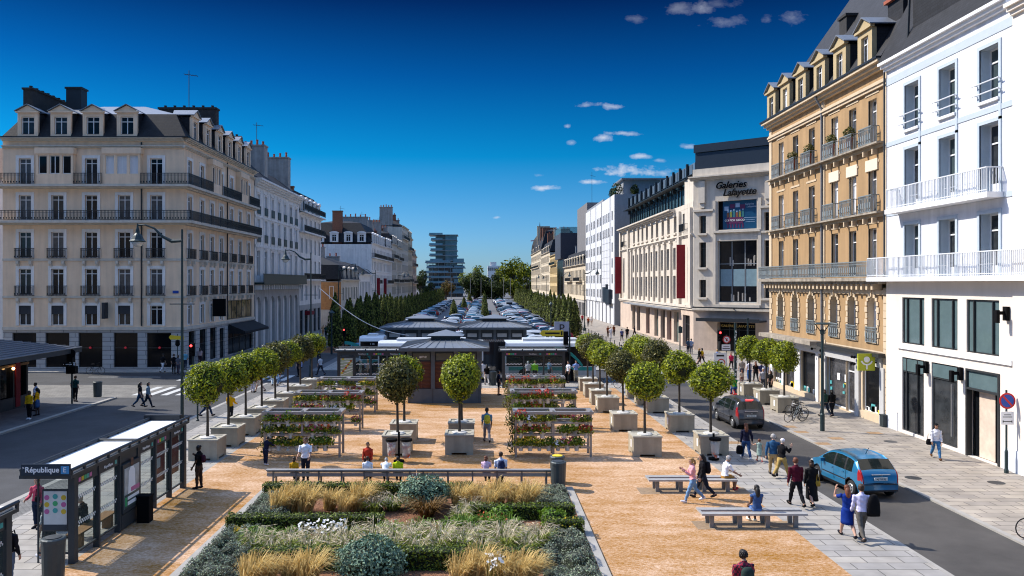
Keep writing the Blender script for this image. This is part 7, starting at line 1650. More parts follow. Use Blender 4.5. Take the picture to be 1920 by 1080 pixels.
def full_car(kind, pm, name, label, loc, rz, cat='car', plate='AJ 710 XJ'):
    out, S = car_shapes(kind, .05); root = empty(name, loc, rz, label, cat); o0 = (0, 0, 0); body = out['body'].build('body', pm, root, origin=o0)
    md = body.modifiers.new('weld', 'WELD'); md.merge_threshold = .0015; body.data.polygons.foreach_set('use_smooth', [True] * len(body.data.polygons))
    for k_, q in out.items():
        if k_ == 'body': continue
        nm = k_.rstrip('-0123456789'); o = q.build({'pillar': 'door_pillar', 'trim': 'underbody'}.get(nm, nm), {'side_window': 'car_glass', 'windscreen': 'car_glass', 'rear_window': 'car_glass', 'taillight': 'tail_red', 'headlight': 'plate_white', 'pillar': 'trim_black', 'trim': 'trim_black'}[nm], root, origin=o0)
    t, m_ = wheel_mb(S['r']); tm, rm = t.mesh('wheel', 'tyre', smooth=True), m_.mesh('rim', ['rim', 'tyre'])
    for a in S['ax']:
        for s in (-1, 1): w = link('wheel', tm, root, (a, s * (S['W'] / 2 - .12), S['r'])); link('rim', rm, w)
    W2 = S['W'] / 2; q = MB(); q.box(-.035, -.005, -.26, .26, .72, .83); p = q.build('number_plate', 'plate_white', root, origin=o0); text_on(p, plate, .09, 'text_black', (-.04, 0, .775), R(-90), .002)
    q = MB(); q.box(-.02, .06, -W2 * .82, W2 * .82, .3, .36, 0); q.box(-.028, .02, -W2 * .8, W2 * .8, .56, .585, 0); q.build('bumper_strip', 'trim_black', root, origin=o0)
    for s in (-1, 1):
        q = MB(); q.rbox((S['sw'][1] - .12, s * (W2 + .06), S['belt'] + .06), .1, .2, .13, 0); q.build('mirror', pm, root, origin=o0)
        for x in (S['pil'][0] + .16, S['pil'][1] + .16): q = MB(); q.rbox((x, s * (W2 + .005), S['belt'] - .1), .17, .035, .04); q.build('door_handle', pm, root, origin=o0)
        q = MB()
        for x in (S['pil'][0] - .05, S['pil'][1], S['sw'][1] + .05): q.box(x - .008, x + .008, s * W2 - .006, s * W2 + .003, .42, S['belt'] - .02)
        q.box(S['pil'][0], S['sw'][1], s * W2 - .01, s * W2 + .008, .55, .59); q.build('door_seam', 'trim_black', root, origin=o0)
    q = MB(); q.box(-.06, .02, -.35, .35, 1.0 if kind == 'mpv' else .93, 1.02 if kind == 'mpv' else .95); q.lathe([(.05, 0), (.05, .015)], (-.035, 0, .9), 10); q.build('boot_trim', 'rim', root, origin=o0)
    q = MB(); q.tube([(1.0, 0, S['top'][5][1]), (.75, 0, S['top'][5][1] + .3)], .012, 5); q.build('aerial', 'trim_black', root, origin=o0)
    if kind == 'mpv': q = MB(); q.box(.22, .4, -.18, .18, 1.6, 1.63); q.build('brake_light', 'lamp_red', root, origin=o0)
    return root
ea = math.atan2(.1, 1); full_car('hatch', 'paint_blue', 'hatchback_car', 'bright blue hatchback driving away on the narrow road', (14.8, 29.75, -.06), R(96)); full_car('mpv', 'paint_grey', 'people_carrier', 'dark grey people carrier ahead of the blue hatchback', (14.75, 43.9, -.06), R(93), plate='DL 853 VL')
_cm = {}
def small_car(kind, col):
    if (kind, col) not in _cm:
        out, S = car_shapes(kind, .22); q = MB(); mm = {'body': 0, 'taillight': 2, 'headlight': 3}
        for k_, g_ in out.items(): b = len(q.v); q.v += g_.v; q.f += [tuple(i + b for i in f) for f in g_.f]; q.m += [mm.get(k_.rstrip('-0123456789'), 1)] * len(g_.f)
        for a in S['ax']:
            for s in (-1, 1): q.tube([(a, s * (S['W']/2 - .2), S['r']), (a, s * (S['W']/2 - .02), S['r'])], S['r'], 10, 1)
        o = (S['L'] / 2, 0, 0); _cm[(kind, col)] = (q.mesh('parked_car', ['paint_' + col, 'car_glass', 'tail_red', 'plate_white'], o), q)
    return _cm[(kind, col)][0]
CC = ('white', 'silver', 'black', 'darkgrey', 'white', 'silver', 'navy', 'black', 'darkgrey', 'white', 'silver', 'white', 'red', 'teal', 'black', 'white'); CNAME = {'white': 'white', 'silver': 'silver', 'black': 'black', 'navy': 'navy blue', 'darkgrey': 'dark grey', 'teal': 'teal', 'red': 'red'}
far = MB(); r_ = random.Random(21); fm = ['paint_white', 'paint_silver', 'paint_black', 'paint_navy', 'paint_darkgrey', 'paint_teal', 'paint_red', 'car_glass']
for ri, (x, y0, rot, nm) in enumerate(((-13.0, 88, 20, 'left edge car park row'), (-6.0, 108, 90 + 85, 'left centre car park row'), (-1.8, 108, 5, 'right centre car park row'), (6.3, 94, 175, 'row right of the lane'), (10.0, 92, 12, 'right edge car park row'))):
    cnt = {}
    for i in range(88):
        y = y0 + i * 2.75
        if y > 335: break
        kd, cl = r_.choice(('hatch', 'mpv', 'estate')), r_.choice(CC)
        if any(abs(x - cx) < 2.6 and abs(y - cy) < 1.6 for cx, cy in ((-6.3, 174), (-5.2, 222), (-4.9, 300), (.5, 185), (.55, 228))) or r_.random() < .05: continue
        rz = R(rot + r_.uniform(-4, 4) + (180 if r_.random() < .25 else 0)); p = (x + r_.uniform(-.25, .25), y, -.1); me = small_car(kd, cl)
        if i < 55:
            n = cnt[cl] = cnt.get(cl, 0) + 1; tag(link('parked_car', me, None, p, rz), '%s parked car, %s of its colour along the %s' % (CNAME[cl], ORD[n - 1], nm), 'car', 'cars parked in the car park')
        else:
            q = _cm[(kd, cl)][1]; L2 = SPEC[kd]['L'] / 2; ca, sa = math.cos(rz), math.sin(rz); b = len(far.v); far.v += [(p[0] + (v[0] - L2) * ca - v[1] * sa, p[1] + (v[0] - L2) * sa + v[1] * ca, p[2] + v[2]) for v in q.v]; far.f += [tuple(k_ + b for k_ in f) for f in q.f]; far.m += [fm.index('paint_' + cl) if m_ == 0 else 7 for m_ in q.m]
tag(far.build('distant_parked_cars', fm), 'distant mass of parked cars at the far end of the car park', 'cars', kind='stuff')
for (x, y, cl, kd, lb) in ((1.35, 196, 'black', 'estate', 'dark car driving away down the car park lane'), (-.3, 240, 'black', 'hatch', 'second dark car farther down the driving lane'), (-9.6, 82.6, 'darkgrey', 'mpv', 'dark car nearest behind the left bus')): tag(link('driving_car', small_car(kd, cl), None, (x, y, -.1), R(90)), lb, 'car')
q = MB(); q.box(-1, 1, -2.7, 2.7, .4, 2.5, 0); q.box(-.9, .9, -2.75, -2.7, 1.3, 2.1, 1); q.box(-.85, .85, -2.3, 2.3, 0.05, .4, 1); q.tube([(-1, -1.7, .35), (1, -1.7, .35)], .35, 10, 1); q.tube([(-1, 1.7, .35), (1, 1.7, .35)], .35, 10, 1); o = q.build('delivery_van', ['paint_white', 'trim_black']); o.location = (8.3, 252, -.1); tag(o, 'white box van among the cars at the far right', 'van')
# ------------------------------------------------------------------ bicycles
def bicycle(label, loc, rz, col='black', wheelm='tyre', group=None, lean=0):
    root = empty('bicycle', loc, rz, label, 'bicycle', group); root.rotation_euler.x = lean; o0 = (0, 0, 0); r = .33; ring = lambda c, rr: [(c + rr * math.cos(2 * math.pi * i / 18), 0, r + rr * math.sin(2 * math.pi * i / 18)) for i in range(19)]
    for x in (0, 1.03):
        q = MB(); q.tube(ring(x, r - .02), .02, 5, 0, False)
        for k in range(6): a = k * math.pi / 6; q.tube([(x - .3 * math.cos(a), 0, r - .3 * math.sin(a)), (x + .3 * math.cos(a), 0, r + .3 * math.sin(a))], .004, 3, 1)
        q.build('wheel', [wheelm, 'rim'], root, origin=o0)
    q = MB()
    for a, b in (((0, 0, r), (.42, 0, .3)), ((.42, 0, .3), (.3, 0, .85)), ((0, 0, r), (.33, 0, .72)), ((.33, 0, .72), (.85, 0, .78)), ((.42, 0, .3), (.87, 0, .7)), ((.83, 0, .88), (1.03, 0, r))): q.tube([a, b], .018, 6)
    q.tube([(.83, 0, .88), (.8, 0, 1.0)], .016, 5); q.build('frame', col, root, origin=o0); q = MB(); q.tube([(.7, -.28, 1.0), (.82, -.2, 1.02), (.82, .2, 1.02), (.7, .28, 1.0)], .014, 5); q.build('handlebar', 'trim_black', root, origin=o0); q = MB(); q.rbox((.28, 0, .9), .26, .13, .06); q.build('saddle', 'trim_black', root, origin=o0); q = MB(); q.tube([(.42, -.1, .3), (.42, .1, .3)], .05, 8); q.rbox((.42, .12, .18), .09, .08, .02); q.rbox((.42, -.12, .42), .09, .08, .02); q.build('pedals', 'rim', root, origin=o0)
for i in range(4): g = G(1484 + i * 11, 792 - i * 2); bicycle('%s bicycle from the left in the rack by the ochre side planter' % ORD[i], (g.x - .2, g.y + .1 * i, 0), R(20 + i * 34), ('black', 'iron_grey', 'black', 'alu')[i], group='bicycles parked by the planter', lean=R(8))
g = G(1908, 1010); bicycle('bicycle cut by the right frame edge, only a front wheel showing', (g.x + .25, g.y, 0), R(0)); g = G(606, 700); bicycle('bicycle leaning before the corner cafe', (*G(168, 702)[:2], 0), R(0)); g = G(1150, 728); bicycle('pale bicycle behind the right ball tree row', (*G(1158, 728)[:2], 0), R(160), 'sign_lightblue')
# ------------------------------------------------------------------ people
SKIN = {'fair': (.52, .30, .21), 'tan': (.36, .19, .12), 'brown': (.15, .07, .04), 'dark': (.06, .03, .02)}
for k_, c_ in SKIN.items(): mat('skin_' + k_, c_, .55, var=.06, scale=6)
HAIR = {'black': (.01, .008, .007), 'brown': (.045, .022, .012), 'auburn': (.14, .045, .02), 'blond': (.38, .22, .08), 'grey': (.4, .38, .36), 'white': (.65, .63, .6)}
for k_, c_ in HAIR.items(): mat('hair_' + k_, c_, .6, var=.3, scale=14)
def cloth(h):
    n = 'cloth_' + h
    if n not in M: mat(n, lin(h), .85, var=.14, scale=7, spec=.15)
    return n
def fabric_plaid(n):
    m_ = mat(n, (.2, .01, .03), .85, var=0); t, l = m_.node_tree.nodes, m_.node_tree.links; tc = t['Texture Coordinate']; ch = t.new('ShaderNodeTexChecker'); ch.inputs['Scale'].default_value = 16; ch.inputs[1].default_value = (.32, .02, .05, 1); ch.inputs[2].default_value = (.04, .01, .025, 1); l.new(tc.outputs['Object'], ch.inputs[0]); l.new(ch.outputs[0], t['Principled BSDF'].inputs['Base Color'])
fabric_plaid('cloth_plaid')
JOBS = []
def loft(mb, rings, n=12, m=0):
    k = len(mb.v)
    for (c, ax, ay, u, w) in rings:
        for j in range(n): a = 2 * math.pi * j / n; p = c + u * (ax * math.cos(a)) + w * (ay * math.sin(a)); mb.v.append(tuple(p))
    for i in range(len(rings) - 1):
        for j in range(n): mb.f.append((k + i*n + j, k + i*n + (j+1) % n, k + (i+1)*n + (j+1) % n, k + (i+1)*n + j)); mb.m.append(m)
    mb.f.append(tuple(k + j for j in range(n))[::-1]); mb.m.append(m); e = k + (len(rings) - 1) * n; mb.f.append(tuple(e + j for j in range(n))); mb.m.append(m)
def person(label, px, py, face, top, bottom, skin='fair', hair=('brown', 'short'), h=1.72, pose='stand', arms=((6, 5, 12), (6, 5, 12)), sleeve=.45, shoes='#1a1a1e', legs='trousers', fem=False, lean=0, ph=1, hat=None, z=0.0, at=None, group=None, head=0, coat=.0):
    """face: degrees ccw from walking away; arms: (right, left) = pitch forward, out, elbow bend"""
    g = at if at is not None else G(px, py); g = Vector((g[0], g[1], z)); B = {}; V = Vector; X = V((1, 0, 0)); s = h
    if pose == 'walk': la, ra = ((24, 6), (-20, 26)) if ph > 0 else ((-20, 26), (24, 6))
    elif pose == 'sit': la, ra = (84, 80), (80, 86)
    else: la, ra = (4, 3), (-3, 2)
    def leg(sd, th, kn):
        hip = V((sd * .052, 0, .525)); t = R(th); d = V((sd * .01, math.sin(t), -math.cos(t))); k = hip + d * .245; t2 = t - R(kn); d2 = V((0, math.sin(t2), -math.cos(t2))); a = k + d2 * .235; f = t2 + math.pi / 2 * .97; f = max(-.2, min(.5, t2)) + math.pi/2; return hip, k, a, a + V((sd * .012, .105 * math.sin(f), -.105 * math.cos(f) - .028))
    LL, RL = leg(-1, *la), leg(1, *ra); low = min(LL[2].z, RL[2].z) - .045
    if pose == 'sit': low = .525 - (.44 + .075) / s
    off = V((0, 0, -low))
    if pose == 'stand' and False: pass
    piv = V((0, 0, .53)); RM = Matrix.Rotation(R(-lean - (3 if pose == 'walk' else 0)), 3, 'X'); T = lambda p: RM @ (V(p) - piv) + piv
    sw = .098 if fem else .112
    def arm(sd, pit, out, el):
        sh = T((sd * sw, 0, .805)); a, o = R(pit), R(out); d = V((sd * math.sin(o), math.sin(a) * math.cos(o), -math.cos(a) * math.cos(o))); e = sh + d * .168; a2 = a + R(el); d2 = V((sd * math.sin(o * .4) * (1 if el < 60 else -.5), math.sin(a2), -math.cos(a2))).normalized(); w = e + d2 * .145; return sh, e, w, d2
    RA, LA = arm(1, *arms[0]), arm(-1, *arms[1]); mb = MB(); c = lambda p: (V(p) + off) * s
    tz = [(.475, .080, .052), (.50, .094, .064), (.53, .097, .068), (.58, .088, .060), (.635, .076 if fem else .083, .054), (.69, .085 if fem else .092, .060), (.745, .092 if fem else .103, .066), (.79, .094 if fem else .108, .058), (.815, .082 if fem else .092, .05), (.832, .05, .042), (.85, .033, .036), (.885, .031, .034)]
    loft(mb, [(c(T((0, -.004 if zz > .8 else 0, zz))), a * s, b * s, X, RM @ V((0, 1, 0))) for zz, a, b in tz])
    hc = c(T((0, .012, .936))); HR = RM @ Matrix.Rotation(R(head), 3, 'Z') @ Matrix.Rotation(R(0), 3, 'X'); hp = [(-.064, .012, .016, .022), (-.056, .026, .03, .018), (-.04, .033, .041, .01), (-.018, .039, .047, .004), (.006, .0425, .051, 0), (.028, .0425, .052, -.003), (.045, .036, .045, -.004), (.058, .022, .028, -.004), (.0645, .006, .008, -.004)]
    loft(mb, [(hc + HR @ V((0, dy * s, dz * s)), a * s, b * s, HR @ X, HR @ V((0, 1, 0))) for dz, a, b, dy in hp]); mb.tube([tuple(hc + HR @ V((0, .045 * s, .008 * s))), tuple(hc + HR @ V((0, .062 * s, -.014 * s)))], [.006 * s, .011 * s], 6)
    for sd in (-1, 1): mb.ball(tuple(hc + HR @ V((sd * .042 * s, -.004 * s, -.005 * s))), .014 * s, 0, 6, 5, .5, .8, 1.2)
    bones = [('torso', c(T((0, 0, .5))), c(T((0, 0, .8)))), ('head', c(T((0, .01, .88))), c(T((0, .012, .98))))]
    for nm, Lg in (('L', LL), ('R', RL)):
        q = [c(p) for p in Lg]; mb.tube([q[0] + V((0, 0, .03 * s)), q[0].lerp(q[1], .25), q[0].lerp(q[1], .7), q[1], q[1].lerp(q[2], .3), q[1].lerp(q[2], .75), q[2]], [x * s for x in (.05, .053, .041, .034, .036, .026, .021)], 10); d = (q[3] - q[2]); mb.tube([q[2] + V((0, 0, -.012 * s)) - d.normalized() * .03 * s, q[2] + d * .4 + V((0, 0, -.012 * s)), q[3]], [.024 * s, .026 * s, .017 * s], 8); bones += [('thigh' + nm, q[0], q[1]), ('shin' + nm, q[1], q[2]), ('foot' + nm, q[2] + V((0, 0, -.02 * s)), q[3])]
    hands = []
    for nm, A in (('R', RA), ('L', LA)):
        q = [c(p) for p in A[:3]]; mb.tube([q[0] + V((0, 0, 0)), q[0].lerp(q[1], .3), q[0].lerp(q[1], .75), q[1], q[1].lerp(q[2], .35), q[2]], [x * s for x in (.031, .031, .026, .023, .024, .016)], 9); bones += [('uarm' + nm, q[0], q[1]), ('farm' + nm, q[1], q[2])]; hands.append((q[2], A[3], 1 if nm == 'R' else -1))
    hm = MB()
    for w, d, sd in hands:       # palm, four bent fingers of unequal length and a thumb from the palm's side
        d = d.normalized(); nr = V((-sd, 0, 0)); nr = (nr - d * nr.dot(d)).normalized(); sdv = d.cross(nr) * sd; loft(hm, [(w + d * t * s, a * s, b * s, sdv, nr) for t, a, b in ((-.012, .014, .012), (.012, .019, .011), (.038, .024, .010), (.055, .022, .009))], 8)
        for k in range(4): b = w + d * .05 * s + sdv * (.018 - .012 * k) * s; L_ = (.042, .048, .045, .036)[k] * s; hm.tube([tuple(b), tuple(b + d * L_ * .5 + nr * .004 * s), tuple(b + d * L_ * .85 + nr * .016 * s), tuple(b + d * L_ * .8 + nr * .026 * s)], [.0058 * s, .0055 * s, .005 * s, .004 * s], 5)
        b = w + d * .014 * s + sdv * .018 * s; hm.tube([tuple(b), tuple(b + (d * .5 + sdv * .7 + nr * .3) * .03 * s), tuple(b + (d * .8 + sdv * .6 + nr * .6) * .045 * s)], [.008 * s, .007 * s, .005 * s], 5)
    fm_ = MB()
    for sd in (-1, 1): fm_.ball(tuple(hc + HR @ V((sd * .017 * s, .0475 * s, .004 * s))), .0055 * s, 1, 6, 4); fm_.rbox(tuple(hc + HR @ V((sd * .017 * s, .051 * s, .015 * s))), .018 * s, .004 * s, .004 * s, 0, 1)
    fm_.rbox(tuple(hc + HR @ V((0, .0495 * s, -.03 * s))), .022 * s, .006 * s, .005 * s, 0, 2)
    root = empty('person', g, R(face), label, 'person', group); o = bpy.data.objects.new('tmp', mb.mesh('tmp', 'skin_' + skin)); COL.objects.link(o); md = o.modifiers.new('r', 'REMESH'); md.mode = 'VOXEL'; md.voxel_size = .014 if g.y < 40 else .019 if g.y < 70 else .026
    sm = o.modifiers.new('s', 'SMOOTH'); sm.iterations = 2; sm.factor = .5
    JOBS.append((o, root, hm, fm_, bones, dict(top=top, bottom=bottom, skin=skin, hair=hair, sleeve=sleeve, shoes=shoes, legs=legs, hat=hat, s=s, hc=hc, HR=HR, LL=[c(p) for p in LL], RL=[c(p) for p in RL], wa=c(T((0, 0, .61))), c=c, T=T, coat=coat, near=g.y < 45)))
    return root, c, T, RM
def finish_people():
    bpy.context.view_layer.update(); dg = bpy.context.evaluated_depsgraph_get()
    done = []
    for (o, root, hm, fm_, bones, k) in JOBS:
        me = o.evaluated_get(dg).to_mesh(); n = len(me.vertices); co = np.empty(n * 3, 'f'); me.vertices.foreach_get('co', co); co = co.reshape(-1, 3); no = np.empty(n * 3, 'f'); me.vertices.foreach_get('normal', no); no = no.reshape(-1, 3); fc = [tuple(p.vertices) for p in me.polygons]; o.evaluated_get(dg).to_mesh_clear(); done.append((o, root, hm, fm_, bones, k, co, no, fc))
    for (o, root, hm, fm_, bones, k, co, no, fc) in done:
        bpy.data.objects.remove(o); s = k['s']; cl = np.full(len(co), -1); best = np.full(len(co), 1e9); tt = np.zeros(len(co))
        rad = {'torso': .085, 'head': .045, 'thigh': .045, 'shin': .03, 'foot': .022, 'uarm': .028, 'farm': .022}
        for bi, (nm, a, b) in enumerate(bones):
            a, b = np.array(a), np.array(b); d = b - a; t = np.clip(((co - a) @ d) / (d @ d), 0, 1); ds = np.linalg.norm(co - a - t[:, None] * d, axis=1) - rad[nm.rstrip('LR') if nm not in ('torso', 'head') else nm] * s; q = ds < best; best[q] = ds[q]; cl[q] = bi; tt[q] = t[q]
        nmv = np.array([b[0].rstrip('LR') if b[0] not in ('torso', 'head') else b[0] for b in bones])[cl]
        hz = np.array([(k['HR'].inverted() @ (Vector(p) - k['hc']))[:] for p in co]) / s
        head = (nmv == 'head'); body = MB(); body.v = [tuple(p) for p in co]; body.f = list(fc); body.m = [0] * len(fc)
        for q in (hm, fm_): b0 = len(body.v); body.v += q.v; body.f += [tuple(i + b0 for i in f) for f in q.f]; body.m += q.m
        bo = body.build('body', ['skin_' + k['skin'], 'black', 'lip'], root, origin=(0, 0, 0), smooth=True)
        def shell(name, mask, off, m_, wr=.004):
            idx = np.nonzero(mask)[0]; mp = {int(v): i for i, v in enumerate(idx)}; fs = [tuple(mp[v] for v in f) for f in fc if all(v in mp for v in f)]
            if not fs: return None
            w = off + wr * (np.sin(co[:, 2] * 41 + co[:, 0] * 23) + np.sin(co[:, 1] * 37 - co[:, 2] * 19)); p = (co + no * w[:, None])[idx]; q = MB(); q.v = [tuple(x) for x in p]; q.f = fs; q.m = [0] * len(fs); return q.build(name, m_, root, origin=(0, 0, 0), smooth=True)
        torso = (nmv == 'torso'); zt = tt
        kw = k['legs']; lo = torso & (tt < .16); up = torso & (tt > (.13 if kw != 'dress' else .0))
        arm = ((nmv == 'uarm') & (tt <= k['sleeve'] * 2)) | ((nmv == 'farm') & (tt <= (k['sleeve'] * 2 - 1)))
        shell('top', (up | arm) & ~head, .014, cloth(k['top']) if k['top'][0] == '#' else k['top'], .005)
        if kw in ('trousers', 'shorts'):
            lm = lo | ((nmv == 'thigh') & (tt < (.8 if kw == 'shorts' else 2))) | ((nmv == 'shin') & (tt < (.93 if kw == 'trousers' else -1))); shell(kw, lm, .010, cloth(k['bottom']))
        else:
            c, T = k['c'], k['T']; L, R_ = k['LL'], k['RL']; hem = {'skirt': .95, 'dress': 1.0, 'long': 1.55, 'mini': .7}[kw]; X = Vector((1, 0, 0)); Yv = Vector((0, 1, 0)); rg = [(k['wa'], .082 * s, .062 * s, X, Yv)]
            for t in (.0, .25, .5, .75, 1.0):
                u = hem * t; pl = L[0].lerp(L[1], u) if u <= 1 else L[1].lerp(L[2], u - 1); pr = R_[0].lerp(R_[1], u) if u <= 1 else R_[1].lerp(R_[2], u - 1); d = abs(pl.y - pr.y) / 2; rg.append(((pl + pr) / 2, (.116 - .004 * t) * s, (.074 - .010 * t) * s + d, X, Yv))
            q = MB(); loft(q, rg, 20); q.build('skirt', cloth(k['bottom']), root, origin=(0, 0, 0), smooth=True)
        if k['shoes']: shell('shoes', (nmv == 'foot') | ((nmv == 'shin') & (tt > .96)), .008, cloth(k['shoes']), 0)
        hc_, st = k['hair']; hmat = 'hair_' + hc_
        if st != 'bald':
            hr = head & ((hz[:, 2] > .022) | ((hz[:, 1] < .012) & (hz[:, 2] > -.038))) & ~((hz[:, 1] > .03) & (hz[:, 2] < .036)); ho = shell('hair', hr, .016 if st != 'crop' else .008, hmat, .005)
            hc, HR = k['hc'], k['HR']; P = lambda x, y, z: tuple(hc + HR @ Vector((x * s, y * s, z * s))); q = MB()
            if st == 'long': q.tube([P(0, -.03, .03), P(0, -.05, -.02), P(0, -.058, -.075), P(0, -.066, -.135), P(0, -.066, -.165)], [.03 * s, .048 * s, .05 * s, .042 * s, .02 * s], 10)
            elif st == 'bob': q.tube([P(0, -.02, .03), P(0, -.03, -.03), P(0, -.032, -.07)], [.04 * s, .05 * s, .042 * s], 10)
            elif st == 'bun': q.ball(P(0, -.045, .045), .03 * s)
            elif st == 'tail': q.tube([P(0, -.05, .02), P(0, -.075, .0), P(0, -.08, -.06), P(0, -.07, -.11)], [.018 * s, .022 * s, .02 * s, .008 * s], 8)
            elif st == 'curly':
                for i in range(40): a, e = i * 2.4, math.acos(1 - 1.3 * (i + .5) / 40); q.ball(P(.046 * math.sin(e) * math.cos(a), .052 * math.sin(e) * math.sin(a) - .008, .052 * math.cos(e) + .006), .017 * s, 0, 6, 4)
            if q.v: q.build('hair_length', hmat, ho or root, origin=(0, 0, 0), smooth=True)
        if k['hat']: shell('cap', head & (hz[:, 2] > .024), .02, cloth(k['hat']), 0)
mat('lip', (.3, .09, .07), .5, var=0)
def bag(label, pr, pos, size, col, name='backpack', cat='bag', straps=True):
    """a bag worn or carried by a person; pos in the person's frame, fractions of height"""
    root, c, T, RM = pr; bpy.context.view_layer.update() if False else None; p = Matrix.Rotation(root.rotation_euler.z, 3, 'Z') @ c(T(pos)) + root.location; o = empty(name, p, root.rotation_euler.z, label, cat); q = MB(); sx, sy, sz = size; q.lathe([(.02, -sz), (.75 * sx, -sz * .97), (sx, -sz * .7), (sx * 1.02, 0), (sx * .92, sz * .6), (sx * .6, sz * .93), (.02, sz)], n=14, sy=sy / sx); q.build('body', cloth(col), o, origin=(0, 0, 0), smooth=True); q = MB()
    if name == 'backpack':
        q.lathe([(.02, -sz * .7), (sx * .7, -sz * .65), (sx * .75, -sz * .1), (.02, 0)], (0, -sy * .75, 0), 10, sy=.5 * sy / sx); q.build('pocket', cloth(col), o, origin=(0, 0, 0), smooth=True); q = MB()
        for s in (-1, 1): q.tube([(s * sx * .6, sy * .4, sz * .8), (s * sx * .65, sy + .13, sz * .95), (s * sx * .7, sy + .2, .0), (s * sx * .8, sy + .06, -sz * .6)], .018, 5)
    else: q.tube([(-sx * .6, 0, sz * .7), (-sx * .3, 0, sz + .22), (sx * .3, 0, sz + .22), (sx * .6, 0, sz * .7)], .012, 5)
    q.build('strap', cloth(col), o, origin=(0, 0, 0))
bp = lambda lb, pr, col='#15151a', sz=(.15, .10, .22): bag(lb, pr, (0, -.115, .70), sz, col)
hb = lambda lb, pr, sd=1, col='#101014', zz=.42, sz=(.13, .06, .14): bag(lb, pr, (sd * .17, .02, zz), sz, col, 'handbag')
P = person
p = P('woman in a pink sweater and blue jeans walking left past the upper backless bench', 1299, 942, 88, '#e0a0a6', '#6d90b4', hair=('blond', 'tail'), fem=True, pose='walk', sleeve=1, shoes='#dcdce0', h=1.68, arms=((22, 3, 100), (18, 3, 104)))
p = P('dark haired woman in black walking behind the woman in the pink sweater', 1318, 934, 88, '#18181c', '#1d2433', hair=('black', 'long'), fem=True, pose='walk', ph=-1, sleeve=1, shoes='#2a2a2e', h=1.7); bp('black backpack on the dark haired woman by the upper backless bench', p)
P('bald man in a white tee and khaki shorts seated on the bench end', 0, 0, -80, '#ececf0', '#a8793a', 'tan', ('grey', 'crop'), pose='sit', legs='shorts', shoes='#b02028', at=(9.35, 30.95), h=1.75, lean=12, arms=((32, 6, 30), (30, 6, 36)))
P('woman with long black hair in denim seated on the lowest bench', 0, 0, 4, '#3a5480', '#5c7bb0', 'brown', ('black', 'long'), pose='sit', legs='shorts', shoes='#dfe6df', at=(9.1, 26.55), fem=True, h=1.64, sleeve=.1, arms=((16, 3, 40), (16, 3, 40)))
p = P('man with dark curly hair in a red plaid shirt at the lower frame edge', 0, 0, 8, 'cloth_plaid', '#20242c', 'fair', ('black', 'curly'), at=(6.1, 18.7), sleeve=1, h=1.76); bp('dark green backpack on the man in the plaid shirt', p, '#2a3a36', (.16, .1, .2))
P('man in a maroon jumper and black trousers walking away beside the road', 1493, 950, 3, '#4e1224', '#16161a', hair=('auburn', 'short'), pose='walk', sleeve=1, shoes='#101012', h=1.8)
p = P('woman in a black dress and black cap walking beside the maroon jumper', 1522, 949, -3, '#141416', '#141416', hair=('brown', 'bob'), pose='walk', ph=-1, fem=True, sleeve=1, legs='long', shoes='#101012', h=1.7, hat='#15130f'); bag('mustard shoulder strap pouch of the woman in the black dress', p, (.11, -.05, .52), (.09, .05, .1), '#a08030', 'handbag')
P('woman in a royal blue dress shading her eyes with a raised hand', 1589, 1008, -4, '#12307e', '#12307e', hair=('auburn', 'long'), pose='walk', fem=True, sleeve=.3, legs='dress', shoes='#14141c', h=1.7, arms=((15, 6, 20), (70, 28, 118)))
p = P('man in a pale shirt and grey trousers walking with the woman in blue', 1616, 1014, -4, '#c9c6e4', '#5f5a54', hair=('brown', 'short'), pose='walk', ph=-1, sleeve=1, shoes='#3a3430', h=1.8, arms=((8, 6, 95), (10, 6, 20)))
q = MB(); loft(q, [(Vector((0, 0, z)), a, b, Vector((1, 0, 0)), Vector((0, 1, 0))) for z, a, b in ((-.62, .20, .05), (-.5, .21, .07), (-.2, .19, .08), (0, .13, .07), (.06, .05, .04))], 14); o = q.build('jacket', cloth('#121214'), smooth=True); o.location = p[0].location + Vector((.3, -.14, 1.42)); tag(o, 'black jacket slung over the shoulder of the man in the pale shirt', 'jacket')
p = P('woman in a navy top and jeans leading a small child along the road', 1399, 862, -4, '#1c1d33', '#24406a', hair=('auburn', 'long'), pose='walk', fem=True, sleeve=1, shoes='#d8d8dc', h=1.7, arms=((8, 22, 14), (6, 5, 10))); hb('large black handbag held by the woman leading a child', p, -1, zz=.30, sz=(.15, .07, .2))
P('little girl in a floral dress held by the hand', 1424, 866, -6, '#8fa39a', '#8fa39a', hair=('auburn', 'bun'), pose='walk', fem=True, sleeve=.1, legs='skirt', shoes='#b04a50', h=1.05, arms=((6, 10, 10), (60, 40, 10)))
P('grey haired man in a denim jacket and beige trousers', 1450, 892, -14, '#2c5478', '#a58f68', hair=('grey', 'curly'), pose='walk', sleeve=1, h=1.78, shoes='#20242c', arms=((10, 8, 20), (-16, 14, 10)))
P('person in a white cap, black top and khaki trousers eating beside the denim jacket', 1466, 896, -60, '#141418', '#b09458', hair=('white', 'crop'), pose='walk', ph=-1, sleeve=.9, h=1.66, hat='#e6e0e6', fem=True, arms=((40, 5, 105), (8, 5, 15)))
p = P('woman in a white cardigan, jeans and dark cap walking before the white building', 1755, 861, 165, '#dcdce2', '#3f6f9c', hair=('black', 'bob'), pose='walk', fem=True, sleeve=.95, h=1.68, hat='#101012', shoes='#5a3a22', skin='tan'); hb('dark shoulder bag of the woman in the white cardigan', p, 1, zz=.5)
